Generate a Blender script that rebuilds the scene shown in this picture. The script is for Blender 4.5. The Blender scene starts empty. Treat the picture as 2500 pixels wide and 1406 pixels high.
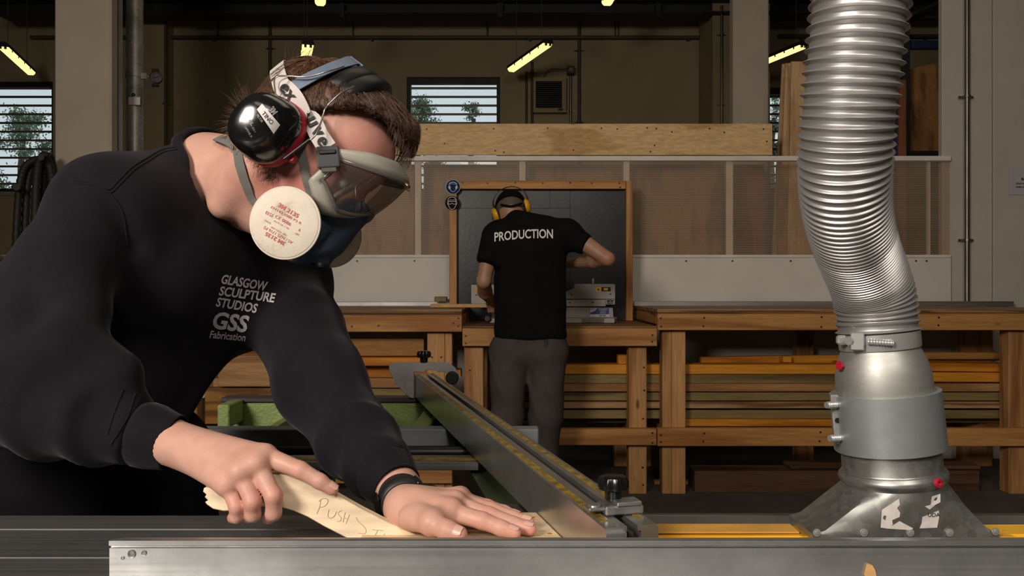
import bpy, bmesh, math, random
import numpy as np
from mathutils import Vector as V, Matrix, Quaternion
from mathutils.bvhtree import BVHTree

SC = bpy.context.scene
COL = SC.collection

# ---------------------------------------------------------------- camera, sky, lights, exposure
CAMZ = 1.17
LENS = 28.0
F = LENS / 36.0 * 2500.0
cam_d = bpy.data.cameras.new('camera'); cam_d.lens = LENS; cam_d.sensor_width = 36.0
cam_d.clip_start = 0.02; cam_d.clip_end = 200
cam = bpy.data.objects.new('camera', cam_d); COL.objects.link(cam)
cam.location = (0, 0, CAMZ); cam.rotation_euler = (math.pi / 2, 0, 0)
SC.camera = cam

w = bpy.data.worlds.new('sky'); SC.world = w; w.use_nodes = True
bg = w.node_tree.nodes['Background']
bg.inputs['Color'].default_value = (0.76, 0.83, 0.88, 1); bg.inputs['Strength'].default_value = 0.95

def area(name, loc, target, size, power, color):
    d = bpy.data.lights.new(name, 'AREA'); d.shape = 'RECTANGLE'; d.size = size[0]; d.size_y = size[1]
    d.energy = power; d.color = color
    o = bpy.data.objects.new(name, d); COL.objects.link(o); o.location = loc
    o.rotation_euler = (V(target) - V(loc)).to_track_quat('-Z', 'Y').to_euler()
    return o
area('studio_softbox', (-1.75, -1.45, 2.45), (0.1, 2.4, 1.05), (0.9, 0.9), 110, (1.0, 0.90, 0.80))
area('studio_softbox_second', (0.55, -1.75, 3.0), (0.1, 2.4, 0.9), (0.7, 0.7), 34, (1.0, 0.91, 0.82))
area('rear_fill_light', (0.3, -2.4, 4.7), (0.3, -2.6, 0), (3.5, 1.2), 40, (1.0, 0.90, 0.78))  # added fill behind the camera, gives upright metal something to reflect
area('ceiling_fill_light', (1.0, 2.6, 4.6), (1.0, 2.7, 0), (3.0, 1.2), 15, (1.0, 0.84, 0.62))  # added unseen fill, a dim ambient glow from above

vs = SC.view_settings
vs.view_transform = 'Standard'; vs.look = 'None'; vs.gamma = 1.0; vs.use_curve_mapping = False
vs.exposure = 0.0

# ---------------------------------------------------------------- helpers
random.seed(7)
RNG = np.random.default_rng(11)
def P(px, py, Y):
    return V(((px - 1250) / F * Y, Y, CAMZ - (py - 703) / F * Y))
def BX(px, Y): return (px - 1250) / F * Y
def BZ(py, Y): return CAMZ - (py - 703) / F * Y
def PZ(px, py, Z):
    Y = (CAMZ - Z) * F / (py - 703); return P(px, py, Y)

def tag(o, label=None, cat=None, group=None, kind=None):
    if label: o['label'] = label
    if cat: o['category'] = cat
    if group: o['group'] = group
    if kind: o['kind'] = kind
    return o
def thing(name, loc, label=None, cat=None, group=None, kind=None):
    o = bpy.data.objects.new(name, None); COL.objects.link(o); o.location = loc
    o.empty_display_size = 0.05
    return tag(o, label, cat, group, kind)
def wmat(o):
    m = Matrix.LocRotScale(o.location, o.rotation_euler, o.scale)
    if o.parent: m = wmat(o.parent) @ o.matrix_parent_inverse @ m
    return m
def setparent(o, p):
    o.parent = p; o.matrix_parent_inverse = wmat(p).inverted()
def link(name, me, mat, parent=None, label=None, cat=None, group=None, kind=None, smooth=False):
    if smooth: me.shade_smooth()
    if mat is not None:
        for m in (mat if isinstance(mat, (list, tuple)) else [mat]): me.materials.append(m)
    o = bpy.data.objects.new(name, me); COL.objects.link(o)
    if len(me.vertices):
        co = np.empty(len(me.vertices) * 3, np.float32); me.vertices.foreach_get('co', co); co = co.reshape(-1, 3)
        c = (co.min(0) + co.max(0)) / 2; c[2] = co[:, 2].min()
        co -= c; me.vertices.foreach_set('co', co.ravel()); me.update()
        o.location = V([float(q) for q in c])
    if parent is not None: setparent(o, parent)
    return tag(o, label, cat, group, kind)
def mk(name, verts, faces, mat, parent=None, smooth=False, **k):
    me = bpy.data.meshes.new(name); me.from_pydata([tuple(v) for v in verts], [], [tuple(f) for f in faces]); me.update()
    return link(name, me, mat, parent, smooth=smooth, **k)
def from_bm(name, bm, mat, parent=None, smooth=False, sharp=None, **k):
    me = bpy.data.meshes.new(name); bm.normal_update(); bm.to_mesh(me); bm.free()
    o = link(name, me, mat, parent, smooth=smooth, **k)
    if sharp is not None: me.set_sharp_from_angle(angle=math.radians(sharp))
    return o
def bm_hexa(bm, p, bev=0.0, seg=1):
    """p: 8 corners, bottom 4 ccw then top 4"""
    vs_ = [bm.verts.new(q) for q in p]
    fs = [(3, 2, 1, 0), (4, 5, 6, 7), (0, 1, 5, 4), (1, 2, 6, 5), (2, 3, 7, 6), (3, 0, 4, 7)]
    ff = [bm.faces.new([vs_[i] for i in f]) for f in fs]
    if bev > 0:
        es = list({e for f in ff for e in f.edges})
        bmesh.ops.bevel(bm, geom=es, offset=bev, segments=seg, affect='EDGES', profile=0.5)
def bm_box(bm, x0, x1, y0, y1, z0, z1, bev=0.0, seg=1):
    bm_hexa(bm, [(x0, y0, z0), (x1, y0, z0), (x1, y1, z0), (x0, y1, z0), (x0, y0, z1), (x1, y0, z1), (x1, y1, z1), (x0, y1, z1)], bev, seg)
def box(name, x0, x1, y0, y1, z0, z1, mat, parent=None, bev=0.0, seg=1, **k):
    bm = bmesh.new(); bm_box(bm, min(x0, x1), max(x0, x1), y0, y1, min(z0, z1), max(z0, z1), bev, seg)
    return from_bm(name, bm, mat, parent, **k)
def pbox(name, px0, px1, py0, py1, Y, d, mat, parent=None, bev=0.004, **k):
    """box whose front face spans those photo coordinates at distance Y"""
    return box(name, BX(px0, Y), BX(px1, Y), Y, Y + d, BZ(py1, Y), BZ(py0, Y), mat, parent, bev, **k)
def obox(name, c, ax, ay, az, mat, parent=None, bev=0.0, seg=1, **k):
    """oriented box: centre and three half-axis vectors"""
    bm = bmesh.new(); c = V(c); ax = V(ax); ay = V(ay); az = V(az)
    bm_hexa(bm, [c - ax - ay - az, c + ax - ay - az, c + ax + ay - az, c - ax + ay - az,
                 c - ax - ay + az, c + ax - ay + az, c + ax + ay + az, c - ax + ay + az], bev, seg)
    return from_bm(name, bm, mat, parent, **k)
def bm_prism(bm, pts, off, bev=0.0, seg=1):
    """pts polygon, extruded by vector off"""
    n = len(pts); off = V(off)
    a = [bm.verts.new(V(p)) for p in pts]; b = [bm.verts.new(V(p) + off) for p in pts]
    ff = [bm.faces.new(a), bm.faces.new(b[::-1])]
    for i in range(n): ff.append(bm.faces.new((a[(i + 1) % n], a[i], b[i], b[(i + 1) % n])))
    bmesh.ops.recalc_face_normals(bm, faces=ff)
    if bev > 0:
        es = list(set(ff[0].edges) | set(ff[1].edges))
        bmesh.ops.bevel(bm, geom=es, offset=bev, segments=seg, affect='EDGES', profile=0.5)
def prism(name, pts, off, mat, parent=None, bev=0.0, seg=1, **k):
    bm = bmesh.new(); bm_prism(bm, pts, off, bev, seg); return from_bm(name, bm, mat, parent, **k)
def frames(pts, up=None):
    pts = [V(p) for p in pts]; n = len(pts); out = []
    prev = None
    for i in range(n):
        t = (pts[min(i + 1, n - 1)] - pts[max(i - 1, 0)]).normalized()
        if prev is None:
            u = V(up) if up else (V((0, 0, 1)) if abs(t.z) < 0.9 else V((0, 1, 0)))
        else: u = prev
        s = u - t * u.dot(t)
        if s.length < 1e-6: s = t.orthogonal()
        s.normalize(); prev = s
        out.append((pts[i], t, s, t.cross(s)))
    return out
def tube_geo(pts, r, n=10, closed=False, cap=True, up=None):
    fr = frames(pts, up); vs_, fs = [], []
    for i, (p, t, s, b) in enumerate(fr):
        rr = r[i] if isinstance(r, (list, tuple, np.ndarray)) else r
        for j in range(n):
            a = 2 * math.pi * j / n
            vs_.append(p + (s * math.cos(a) + b * math.sin(a)) * rr)
    m = len(fr)
    for i in range(m - 1 + (1 if closed else 0)):
        for j in range(n):
            i2 = (i + 1) % m
            fs.append((i * n + j, i * n + (j + 1) % n, i2 * n + (j + 1) % n, i2 * n + j))
    if cap and not closed:
        fs.append(tuple(range(n))[::-1]); fs.append(tuple((m - 1) * n + j for j in range(n)))
    return vs_, fs
def tube(name, pts, r, mat, parent=None, n=10, closed=False, smooth=True, up=None, **k):
    v, f = tube_geo(pts, r, n, closed, True, up)
    o = mk(name, v, f, mat, parent, smooth=smooth, **k)
    if smooth and not closed: o.data.set_sharp_from_angle(angle=math.radians(50))
    return o
def spline(pts, n):
    """Catmull-Rom through pts, n samples"""
    p = np.array([list(q) for q in pts], float); m = len(p)
    pp = np.vstack([2 * p[0] - p[1], p, 2 * p[-1] - p[-2]])
    out = []
    for u in np.linspace(0, m - 1 - 1e-9, n):
        i = int(u); t = u - i
        a, b, c, d = pp[i], pp[i + 1], pp[i + 2], pp[i + 3]
        out.append(0.5 * ((2 * b) + (-a + c) * t + (2 * a - 5 * b + 4 * c - d) * t * t + (-a + 3 * b - 3 * c + d) * t ** 3))
    return np.array(out)
def lathe_geo(prof, c, axis, n=32, ref=None):
    """prof: list of (radius, height along axis)"""
    c = V(c); a = V(axis).normalized(); s = V(ref) if ref else a.orthogonal()
    s = (s - a * s.dot(a)).normalized(); b = a.cross(s); vs_, fs = [], []
    for (r, h) in prof:
        for j in range(n):
            q = 2 * math.pi * j / n
            vs_.append(c + a * h + (s * math.cos(q) + b * math.sin(q)) * r)
    m = len(prof)
    for i in range(m - 1):
        for j in range(n):
            fs.append((i * n + j, i * n + (j + 1) % n, (i + 1) * n + (j + 1) % n, (i + 1) * n + j))
    if prof[0][0] > 1e-6: fs.append(tuple(range(n))[::-1])
    if prof[-1][0] > 1e-6: fs.append(tuple((m - 1) * n + j for j in range(n)))
    return vs_, fs
def lathe(name, prof, c, axis, mat, parent=None, n=32, sharp=35, ref=None, **k):
    v, f = lathe_geo(prof, c, axis, n, ref)
    o = mk(name, v, f, mat, parent, smooth=True, **k)
    o.data.set_sharp_from_angle(angle=math.radians(sharp)); return o
def join_geo(parts):
    vs_, fs = [], []
    for v, f in parts:
        o = len(vs_); vs_ += list(v); fs += [tuple(i + o for i in q) for q in f]
    return vs_, fs
def text_geo(s, size=1.0, bold=0.0, align='CENTER', spacing=1.0):
    """2-D outline mesh of a text (x right, y up) as verts, faces"""
    cu = bpy.data.curves.new('txt', 'FONT'); cu.body = s; cu.size = size; cu.align_x = align; cu.align_y = 'CENTER'
    cu.offset = bold * size; cu.space_character = spacing; cu.resolution_u = 3; cu.fill_mode = 'FRONT'
    o = bpy.data.objects.new('txt', cu); COL.objects.link(o)
    dg = bpy.context.evaluated_depsgraph_get()
    me = bpy.data.meshes.new_from_object(o.evaluated_get(dg))
    v = [tuple(q.co) for q in me.vertices]; f = [tuple(p.vertices) for p in me.polygons]
    bpy.data.objects.remove(o); bpy.data.curves.remove(cu); bpy.data.meshes.remove(me)
    return v, f
def decal(name, geo, o, xd, yd, mat, parent, bvh=None, ray=None, off=0.0006, bend=None, **k):
    """lay flat 2-D geometry at o along xd, yd; with bvh the points drop along ray onto that surface"""
    o = V(o); xd = V(xd); yd = V(yd); nrm = xd.cross(yd).normalized(); vs_ = []
    for (x, y, *_r) in geo[0]:
        if bend: x, y = bend(x, y)
        p = o + xd * x + yd * y
        if bvh is not None:
            d = (V(ray) if ray is not None else -nrm).normalized()
            h = bvh.ray_cast(p - d * 0.15, d)
            if h[0] is not None: p = h[0] - d * off
        else: p = p + nrm * off
        vs_.append(p)
    return mk(name, vs_, geo[1], mat, parent, **k)
def bvh_of(o):
    me = o.data; m = wmat(o)
    return BVHTree.FromPolygons([m @ v.co for v in me.vertices], [tuple(p.vertices) for p in me.polygons])
def clone(o, name, loc, parent=None, **k):
    c = o.copy(); COL.objects.link(c); c.parent = None; c.location = loc; c.name = name
    if parent is not None: setparent(c, parent)
    return tag(c, **k)

# ---------------------------------------------------------------- materials (all procedural)
class NT:
    def __init__(s, name):
        s.m = bpy.data.materials.new(name); s.m.use_nodes = True; s.t = s.m.node_tree
        s.b = s.t.nodes['Principled BSDF']; s.out = s.t.nodes['Material Output']
    def n(s, typ, **k):
        q = s.t.nodes.new(typ)
        for a, v in k.items():
            if a.startswith('_'): setattr(q, a[1:], v)
            else: q.inputs[a.replace('__', ' ')].default_value = v
        return q
    def l(s, a, ao, b, bi): s.t.links.new(a.outputs[ao], b.inputs[bi])
    def coords(s, scale=(1, 1, 1), rnd=True, kind='Object'):
        tc = s.n('ShaderNodeTexCoord'); mp = s.n('ShaderNodeMapping'); mp.inputs['Scale'].default_value = scale
        if rnd:
            oi = s.n('ShaderNodeObjectInfo'); mu = s.n('ShaderNodeVectorMath', _operation='SCALE')
            cx = s.n('ShaderNodeCombineXYZ', X=1.0, Y=0.73, Z=0.41)
            s.l(cx, 0, mu, 0); ml = s.n('ShaderNodeMath', _operation='MULTIPLY'); ml.inputs[1].default_value = 37.0
            s.l(oi, 'Random', ml, 0); s.l(ml, 0, mu, 'Scale')
            ad = s.n('ShaderNodeVectorMath', _operation='ADD'); s.l(tc, kind, ad, 0); s.l(mu, 0, ad, 1); s.l(ad, 0, mp, 'Vector')
        else: s.l(tc, kind, mp, 'Vector')
        return mp
    def ramp(s, src, so, stops):
        r = s.n('ShaderNodeValToRGB'); e = r.color_ramp.elements
        while len(e) < len(stops): e.new(0.5)
        for el, (p, c) in zip(e, stops): el.position = p; el.color = (*c, 1) if len(c) == 3 else c
        s.l(src, so, r, 0); return r
    def bump(s, src, so, strength, dist=0.01):
        b = s.n('ShaderNodeBump', Strength=strength, Distance=dist); s.l(src, so, b, 'Height'); s.l(b, 0, s.b, 'Normal'); return b
def c4(c): return (*c, 1)
def srgb(r, g, b):
    f = lambda c: (c / 255 / 12.92) if c <= 10 else ((c / 255 + 0.055) / 1.055) ** 2.4
    return (f(r), f(g), f(b))
def plain(name, col, rough=0.5, metal=0.0, var=0.12, scale=8.0, bump=0.0, spec=0.5, sss=0.0, coat=0.0, stretch=(1, 1, 1), bscale=None):
    q = NT(name); q.b.inputs['Roughness'].default_value = rough; q.b.inputs['Metallic'].default_value = metal
    q.b.inputs['Specular IOR Level'].default_value = spec
    if coat: q.b.inputs['Coat Weight'].default_value = coat; q.b.inputs['Coat Roughness'].default_value = 0.08
    mp = q.coords(tuple(scale * s for s in stretch)); nz = q.n('ShaderNodeTexNoise', Scale=1.0, Detail=5.0, Roughness=0.6); q.l(mp, 0, nz, 'Vector')
    lo = tuple(max(0, c * (1 - var)) for c in col); hi = tuple(min(1, c * (1 + var)) for c in col)
    r = q.ramp(nz, 0, [(0.3, lo), (0.7, hi)]); q.l(r, 0, q.b, 'Base Color')
    if sss: q.b.inputs['Subsurface Weight'].default_value = sss; q.b.inputs['Subsurface Radius'].default_value = (0.012, 0.005, 0.003)
    if bump:
        n2 = q.n('ShaderNodeTexNoise', Scale=(bscale or 4.0), Detail=4.0); q.l(mp, 0, n2, 'Vector'); q.bump(n2, 0, bump, 0.004)
    return q.m
def wood(name, lo, hi, axis='X', ring=26.0, rough=0.6, knots=True, bump=0.12, stretch=0.07):
    q = NT(name); q.b.inputs['Roughness'].default_value = rough; q.b.inputs['Specular IOR Level'].default_value = 0.3
    st = {'X': (stretch, 1, 1), 'Y': (1, stretch, 1), 'Z': (1, 1, stretch)}[axis]
    mp = q.coords(st)
    nz = q.n('ShaderNodeTexNoise', Scale=5.0, Detail=3.0, Roughness=0.5); q.l(mp, 0, nz, 'Vector')
    mx = q.n('ShaderNodeMath', _operation='MULTIPLY'); q.l(nz, 0, mx, 0); mx.inputs[1].default_value = ring
    sn = q.n('ShaderNodeMath', _operation='SINE'); q.l(mx, 0, sn, 0)
    mr = q.n('ShaderNodeMapRange'); q.l(sn, 0, mr, 0); mr.inputs[1].default_value = -1; mr.inputs[2].default_value = 1
    fine = q.n('ShaderNodeTexNoise', Scale=90.0, Detail=2.0); q.l(mp, 0, fine, 'Vector')
    mid = tuple((a + b) / 2 for a, b in zip(lo, hi))
    r1 = q.ramp(mr, 0, [(0.0, hi), (0.6, tuple(0.8 * h + 0.2 * l for h, l in zip(hi, lo))), (1.0, lo)])
    r2 = q.ramp(fine, 0, [(0.35, tuple(0.75 for _ in range(3))), (0.65, (1.08, 1.08, 1.08))])
    m = q.n('ShaderNodeMix', _data_type='RGBA', _blend_type='MULTIPLY'); m.inputs[0].default_value = 0.75
    q.l(r1, 0, m, 6); q.l(r2, 0, m, 7); last = m
    if knots:
        s2 = {'X': (0.35, 1, 1), 'Y': (1, 0.35, 1), 'Z': (1, 1, 0.35)}[axis]
        mp2 = q.coords(s2); vo = q.n('ShaderNodeTexVoronoi', Scale=5.5); q.l(mp2, 0, vo, 'Vector')
        rk = q.ramp(vo, 'Distance', [(0.035, (0.25, 0.16, 0.1)), (0.075, (1, 1, 1))])
        m2 = q.n('ShaderNodeMix', _data_type='RGBA', _blend_type='MULTIPLY'); m2.inputs[0].default_value = 0.85
        q.l(last, 2, m2, 6); q.l(rk, 0, m2, 7); last = m2
    oi = q.n('ShaderNodeObjectInfo'); hv = q.n('ShaderNodeHueSaturation'); q.l(last, 2, hv, 'Color')
    vr = q.n('ShaderNodeMapRange'); q.l(oi, 'Random', vr, 0); vr.inputs[3].default_value = 0.86; vr.inputs[4].default_value = 1.12
    q.l(vr, 0, hv, 'Value'); q.l(hv, 0, q.b, 'Base Color')
    if bump: q.bump(fine, 0, bump, 0.002)
    return q.m
def brushed(name, col, rough=0.3, axis='X', scratch=0.35, dirt_reflect=0.25, blotch=3.0, metal=1.0):
    q = NT(name); q.b.inputs['Metallic'].default_value = metal
    st = {'X': (1.2, 220, 220), 'Y': (220, 1.2, 220), 'Z': (220, 220, 1.2)}[axis]
    mp = q.coords(st); nz = q.n('ShaderNodeTexNoise', Scale=1.0, Detail=4.0); q.l(mp, 0, nz, 'Vector')
    mp2 = q.coords((blotch,) * 3); sm = q.n('ShaderNodeTexNoise', Scale=1.5, Detail=6.0, Roughness=0.65); q.l(mp2, 0, sm, 'Vector')
    r = q.ramp(sm, 0, [(0.3, tuple(c * (1 - dirt_reflect) for c in col)), (0.62, col)]); q.l(r, 0, q.b, 'Base Color')
    ad = q.n('ShaderNodeMath', _operation='MULTIPLY_ADD'); q.l(nz, 0, ad, 0); ad.inputs[1].default_value = scratch; ad.inputs[2].default_value = rough - scratch * 0.5
    a2 = q.n('ShaderNodeMath', _operation='MULTIPLY_ADD'); q.l(sm, 0, a2, 0); a2.inputs[1].default_value = -0.2; q.l(ad, 0, a2, 2)
    a3 = q.n('ShaderNodeMath', _operation='ADD'); q.l(a2, 0, a3, 0); a3.inputs[1].default_value = 0.1; a3.use_clamp = True
    q.l(a3, 0, q.b, 'Roughness'); q.bump(nz, 0, 0.05, 0.001)
    return q.m
def galv(name, col, rough=0.35, scale=55.0, metal=0.9, spang=0.28):
    q = NT(name); q.b.inputs['Metallic'].default_value = metal
    mp = q.coords((scale,) * 3); vo = q.n('ShaderNodeTexVoronoi', Scale=1.0); q.l(mp, 0, vo, 'Vector')
    mp2 = q.coords((7,) * 3); nz = q.n('ShaderNodeTexNoise', Scale=1.0, Detail=5.0); q.l(mp2, 0, nz, 'Vector')
    r = q.ramp(vo, 'Color', [(0.2, tuple(c * (1 - spang) for c in col)), (0.8, tuple(min(1, c * (1 + spang * 0.5)) for c in col))])
    r2 = q.ramp(nz, 0, [(0.35, (0.55, 0.56, 0.54)), (0.6, (1, 1, 1))])
    m = q.n('ShaderNodeMix', _data_type='RGBA', _blend_type='MULTIPLY'); m.inputs[0].default_value = 0.8; q.l(r, 0, m, 6); q.l(r2, 0, m, 7)
    q.l(m, 2, q.b, 'Base Color')
    rr = q.n('ShaderNodeMapRange'); q.l(vo, 'Color', rr, 0); rr.inputs[3].default_value = rough - spang * 0.25; rr.inputs[4].default_value = rough + spang * 0.5
    q.l(rr, 0, q.b, 'Roughness'); q.bump(nz, 0, 0.08, 0.01)
    return q.m
def emit(name, col, strength):
    q = NT(name); e = q.n('ShaderNodeEmission', Strength=strength); e.inputs['Color'].default_value = c4(col); q.l(e, 0, q.out, 'Surface'); return q.m
def thin_clear(name, tint, gloss=0.12, rough=0.05, haze=0.0, hazecol=(0.6, 0.6, 0.6)):
    q = NT(name); tr = q.n('ShaderNodeBsdfTransparent'); tr.inputs['Color'].default_value = c4(tint)
    gl = q.n('ShaderNodeBsdfGlossy', Roughness=rough); lw = q.n('ShaderNodeLayerWeight', Blend=0.35)
    mr = q.n('ShaderNodeMapRange'); q.l(lw, 'Fresnel', mr, 0); mr.inputs[3].default_value = gloss; mr.inputs[4].default_value = min(1, gloss + 0.6)
    mx = q.n('ShaderNodeMixShader'); q.l(mr, 0, mx, 0); q.l(tr, 0, mx, 1); q.l(gl, 0, mx, 2); last = mx
    if haze:
        df = q.n('ShaderNodeBsdfDiffuse'); df.inputs['Color'].default_value = c4(hazecol)
        m2 = q.n('ShaderNodeMixShader'); m2.inputs[0].default_value = haze; q.l(mx, 0, m2, 1); q.l(df, 0, m2, 2); last = m2
    q.l(last, 0, q.out, 'Surface'); return q.m

M = {}
M['floor'] = plain('floor_concrete', (0.075, 0.066, 0.056), 0.8, var=0.35, scale=3.0, bump=0.15)
M['wall'] = plain('wall_cream_paint', (0.33, 0.265, 0.155), 0.85, var=0.1, scale=1.3, bump=0.08, bscale=40)
M['column'] = plain('column_paint', (0.55, 0.475, 0.37), 0.85, var=0.08, scale=2.5, bump=0.12, bscale=30)
M['pier'] = plain('pier_white_paint', (0.54, 0.49, 0.43), 0.8, var=0.08, scale=2.0, bump=0.1, bscale=25)
M['ceiling'] = plain('ceiling_dark', (0.12, 0.10, 0.08), 0.9)
M['white_board'] = plain('white_board', (0.70, 0.66, 0.60), 0.6, var=0.06, scale=3.0)
M['white_paint'] = plain('white_batten', (0.78, 0.73, 0.67), 0.6, var=0.1, scale=6.0)
M['dark_steel'] = plain('dark_steel', (0.025, 0.024, 0.022), 0.55, 0.3, var=0.25)
M['conduit'] = brushed('conduit_steel', (0.32, 0.30, 0.27), 0.4, 'Z', dirt_reflect=0.4)
M['conduit_dark'] = plain('conduit_painted', (0.07, 0.06, 0.04), 0.6)
M['duct'] = galv('duct_galvanised', (0.52, 0.50, 0.46), 0.45, 60, 0.6, 0.12)
M['black'] = plain('black_plastic', (0.010, 0.010, 0.011), 0.38, var=0.2)
M['black_matt'] = plain('black_matt', (0.012, 0.012, 0.012), 0.75, var=0.2)
M['grey_cast'] = plain('grey_cast_metal', (0.33, 0.30, 0.28), 0.5, 0.35, var=0.08)
M['steel_sheet'] = plain('dark_steel_sheet', (0.020, 0.0195, 0.021), 0.30, 0.15, var=0.3, scale=5.0, bump=0.08, bscale=9, spec=0.35)
M['pine'] = wood('pine_rail', srgb(158, 104, 54), srgb(190, 138, 80), 'X')
M['pine_z'] = wood('pine_post', srgb(160, 108, 60), srgb(198, 148, 94), 'Z')
M['pine_y'] = wood('pine_cross', srgb(140, 88, 44), srgb(196, 142, 84), 'Y')
M['orange_pine'] = wood('orange_pine', srgb(178, 102, 22), srgb(222, 148, 44), 'X', ring=18)
M['olive_pine'] = wood('treated_pine', srgb(92, 76, 42), srgb(142, 122, 76), 'X', ring=20)
M['tan_pine'] = wood('tan_pine', srgb(160, 112, 68), srgb(200, 154, 104), 'X', ring=16)
M['brown_ply'] = wood('brown_ply', srgb(120, 80, 36), srgb(178, 128, 66), 'X', ring=34, stretch=0.12)
M['dark_timber'] = wood('dark_timber', srgb(60, 40, 26), srgb(104, 74, 52), 'X', ring=20)
M['ply_edge'] = wood('ply_edge', srgb(120, 84, 50), srgb(186, 148, 106), 'X', ring=60, knots=False)
M['ply_dark'] = wood('ply_bench_edge', srgb(84, 54, 28), srgb(140, 98, 58), 'X', ring=60, knots=False)
M['bench_top'] = wood('bench_top', srgb(128, 100, 68), srgb(170, 138, 100), 'X', knots=False)
M['pale_ply'] = wood('pale_ply', srgb(196, 152, 96), srgb(222, 184, 130), 'X', ring=30, stretch=0.16)
M['screen_ply'] = wood('screen_ply', srgb(196, 154, 100), srgb(224, 188, 136), 'X', ring=22, stretch=0.22, bump=0.05)
M['pale_ply_z'] = wood('pale_ply_upright', srgb(192, 152, 108), srgb(214, 176, 132), 'Z', ring=26, stretch=0.16, knots=False)
M['store_ply'] = wood('stored_ply', srgb(128, 88, 50), srgb(168, 122, 76), 'Z', ring=24, stretch=0.2)
M['red_ply'] = wood('red_brown_ply', srgb(96, 54, 34), srgb(130, 80, 52), 'Z', knots=False)
M['blue_paint'] = plain('blue_paint', (0.012, 0.025, 0.075), 0.5)
M['alu_trim'] = brushed('aluminium_trim', (0.50, 0.49, 0.48), 0.5, 'X')
M['lamp_glow'] = emit('fluorescent_glow', (1.0, 0.74, 0.27), 1.6)
M['lamp_end'] = plain('lamp_end_cap', (0.75, 0.6, 0.3), 0.4)
M['glass'] = thin_clear('window_glass', (0.93, 0.96, 0.96), 0.03, 0.02)
M['louver'] = plain('louver_metal', (0.16, 0.14, 0.12), 0.5, 0.2)
M['leaf'] = plain('leaf_green', (0.17, 0.24, 0.15), 0.8, var=0.5, scale=2.0)
M['bark'] = plain('bark', (0.09, 0.07, 0.05), 0.9)
M['screw'] = plain('screw_head', (0.05, 0.035, 0.02), 0.5, 0.5)
M['white'] = plain('white_print', (0.62, 0.60, 0.58), 0.6, var=0.04)
M['black_ink'] = plain('black_ink', (0.012, 0.012, 0.012), 0.7)
M['yellow_label'] = plain('yellow_label', (0.75, 0.38, 0.02), 0.5)
M['blue_label'] = plain('blue_label', (0.02, 0.05, 0.22), 0.5)
# ---------------------------------------------------------------- the building
def polycarb():
    q = NT('polycarbonate_sheet'); mp = q.coords((1, 1, 1), rnd=False, kind='Object')
    sx = q.n('ShaderNodeSeparateXYZ'); q.l(mp, 0, sx, 0)
    mu = q.n('ShaderNodeMath', _operation='MULTIPLY'); q.l(sx, 'Z', mu, 0); mu.inputs[1].default_value = 2 * math.pi / 0.0115
    sn = q.n('ShaderNodeMath', _operation='SINE'); q.l(mu, 0, sn, 0)
    nz = q.n('ShaderNodeTexNoise', Scale=2.2, Detail=3.0); q.l(mp, 0, nz, 'Vector')
    mr = q.n('ShaderNodeMapRange'); q.l(sn, 0, mr, 0); mr.inputs[1].default_value = -1; mr.inputs[3].default_value = 0.04; mr.inputs[4].default_value = 0.22
    ad = q.n('ShaderNodeMath', _operation='MULTIPLY_ADD'); q.l(nz, 0, ad, 0); ad.inputs[1].default_value = 0.22; q.l(mr, 0, ad, 2)
    sb = q.n('ShaderNodeMath', _operation='SUBTRACT'); q.l(ad, 0, sb, 0); sb.inputs[1].default_value = 0.08
    tr = q.n('ShaderNodeBsdfTransparent'); tr.inputs['Color'].default_value = (0.96, 0.925, 0.87, 1)
    df = q.n('ShaderNodeBsdfDiffuse'); df.inputs['Color'].default_value = (0.66, 0.55, 0.42, 1)
    gl = q.n('ShaderNodeBsdfGlossy', Roughness=0.5)
    m1 = q.n('ShaderNodeMixShader'); q.l(sb, 0, m1, 0); q.l(tr, 0, m1, 1); q.l(df, 0, m1, 2)
    m2 = q.n('ShaderNodeMixShader'); m2.inputs[0].default_value = 0.02; q.l(m1, 0, m2, 1); q.l(gl, 0, m2, 2)
    q.l(m2, 0, q.out, 'Surface'); return q.m
M['polycarb'] = polycarb()

box('floor', -9, 9, -4, 10.3, -0.1, 0, M['floor'], kind='structure')
box('ceiling', -9, 9, -4, 10.3, 5.3, 5.4, M['ceiling'], kind='structure')
box('wall_left', -9.15, -9, -4, 10.3, 0, 5.3, M['wall'], kind='structure')
box('wall_right', 9, 9.15, -4, 10.3, 0, 5.3, M['wall'], kind='structure')
box('wall_front', -9, 9, -4.15, -4, 0, 5.3, M['wall'], kind='structure')

# back wall with three window openings
YW = 10.0
wins = [(-190, 129, 199, 468), (993, 1221, 188, 468), (1868, 2110, 214, 468)]
holes = [(BX(a, YW), BX(b, YW), BZ(d, YW), BZ(c, YW)) for a, b, c, d in wins]
def wall_with_holes(name, x0, x1, y0, y1, z0, z1, holes, mat):
    xs = sorted({x0, x1} | {h[0] for h in holes} | {h[1] for h in holes}); zs = sorted({z0, z1} | {h[2] for h in holes} | {h[3] for h in holes})
    bm = bmesh.new()
    for i in range(len(xs) - 1):
        for j in range(len(zs) - 1):
            cx = (xs[i] + xs[i + 1]) / 2; cz = (zs[j] + zs[j + 1]) / 2
            if any(h[0] < cx < h[1] and h[2] < cz < h[3] for h in holes): continue
            bm_box(bm, xs[i], xs[i + 1], y0, y1, zs[j], zs[j + 1])
    bmesh.ops.remove_doubles(bm, verts=bm.verts, dist=1e-5)
    inner = [f for f in bm.faces if sum(1 for g in bm.faces if g is not f and (g.calc_center_median() - f.calc_center_median()).length < 1e-5)]
    bmesh.ops.delete(bm, geom=inner, context='FACES')
    return from_bm(name, bm, mat, kind='structure')
wall_with_holes('wall_back', -9, 9, YW, YW + 0.25, 0, 5.3, holes, M['wall'])
slat_px = [[213 + 21.3 * i for i in range(12)], [213 + 21.3 * i for i in range(12)], [234 + 21.3 * i for i in range(11)]]
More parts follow.
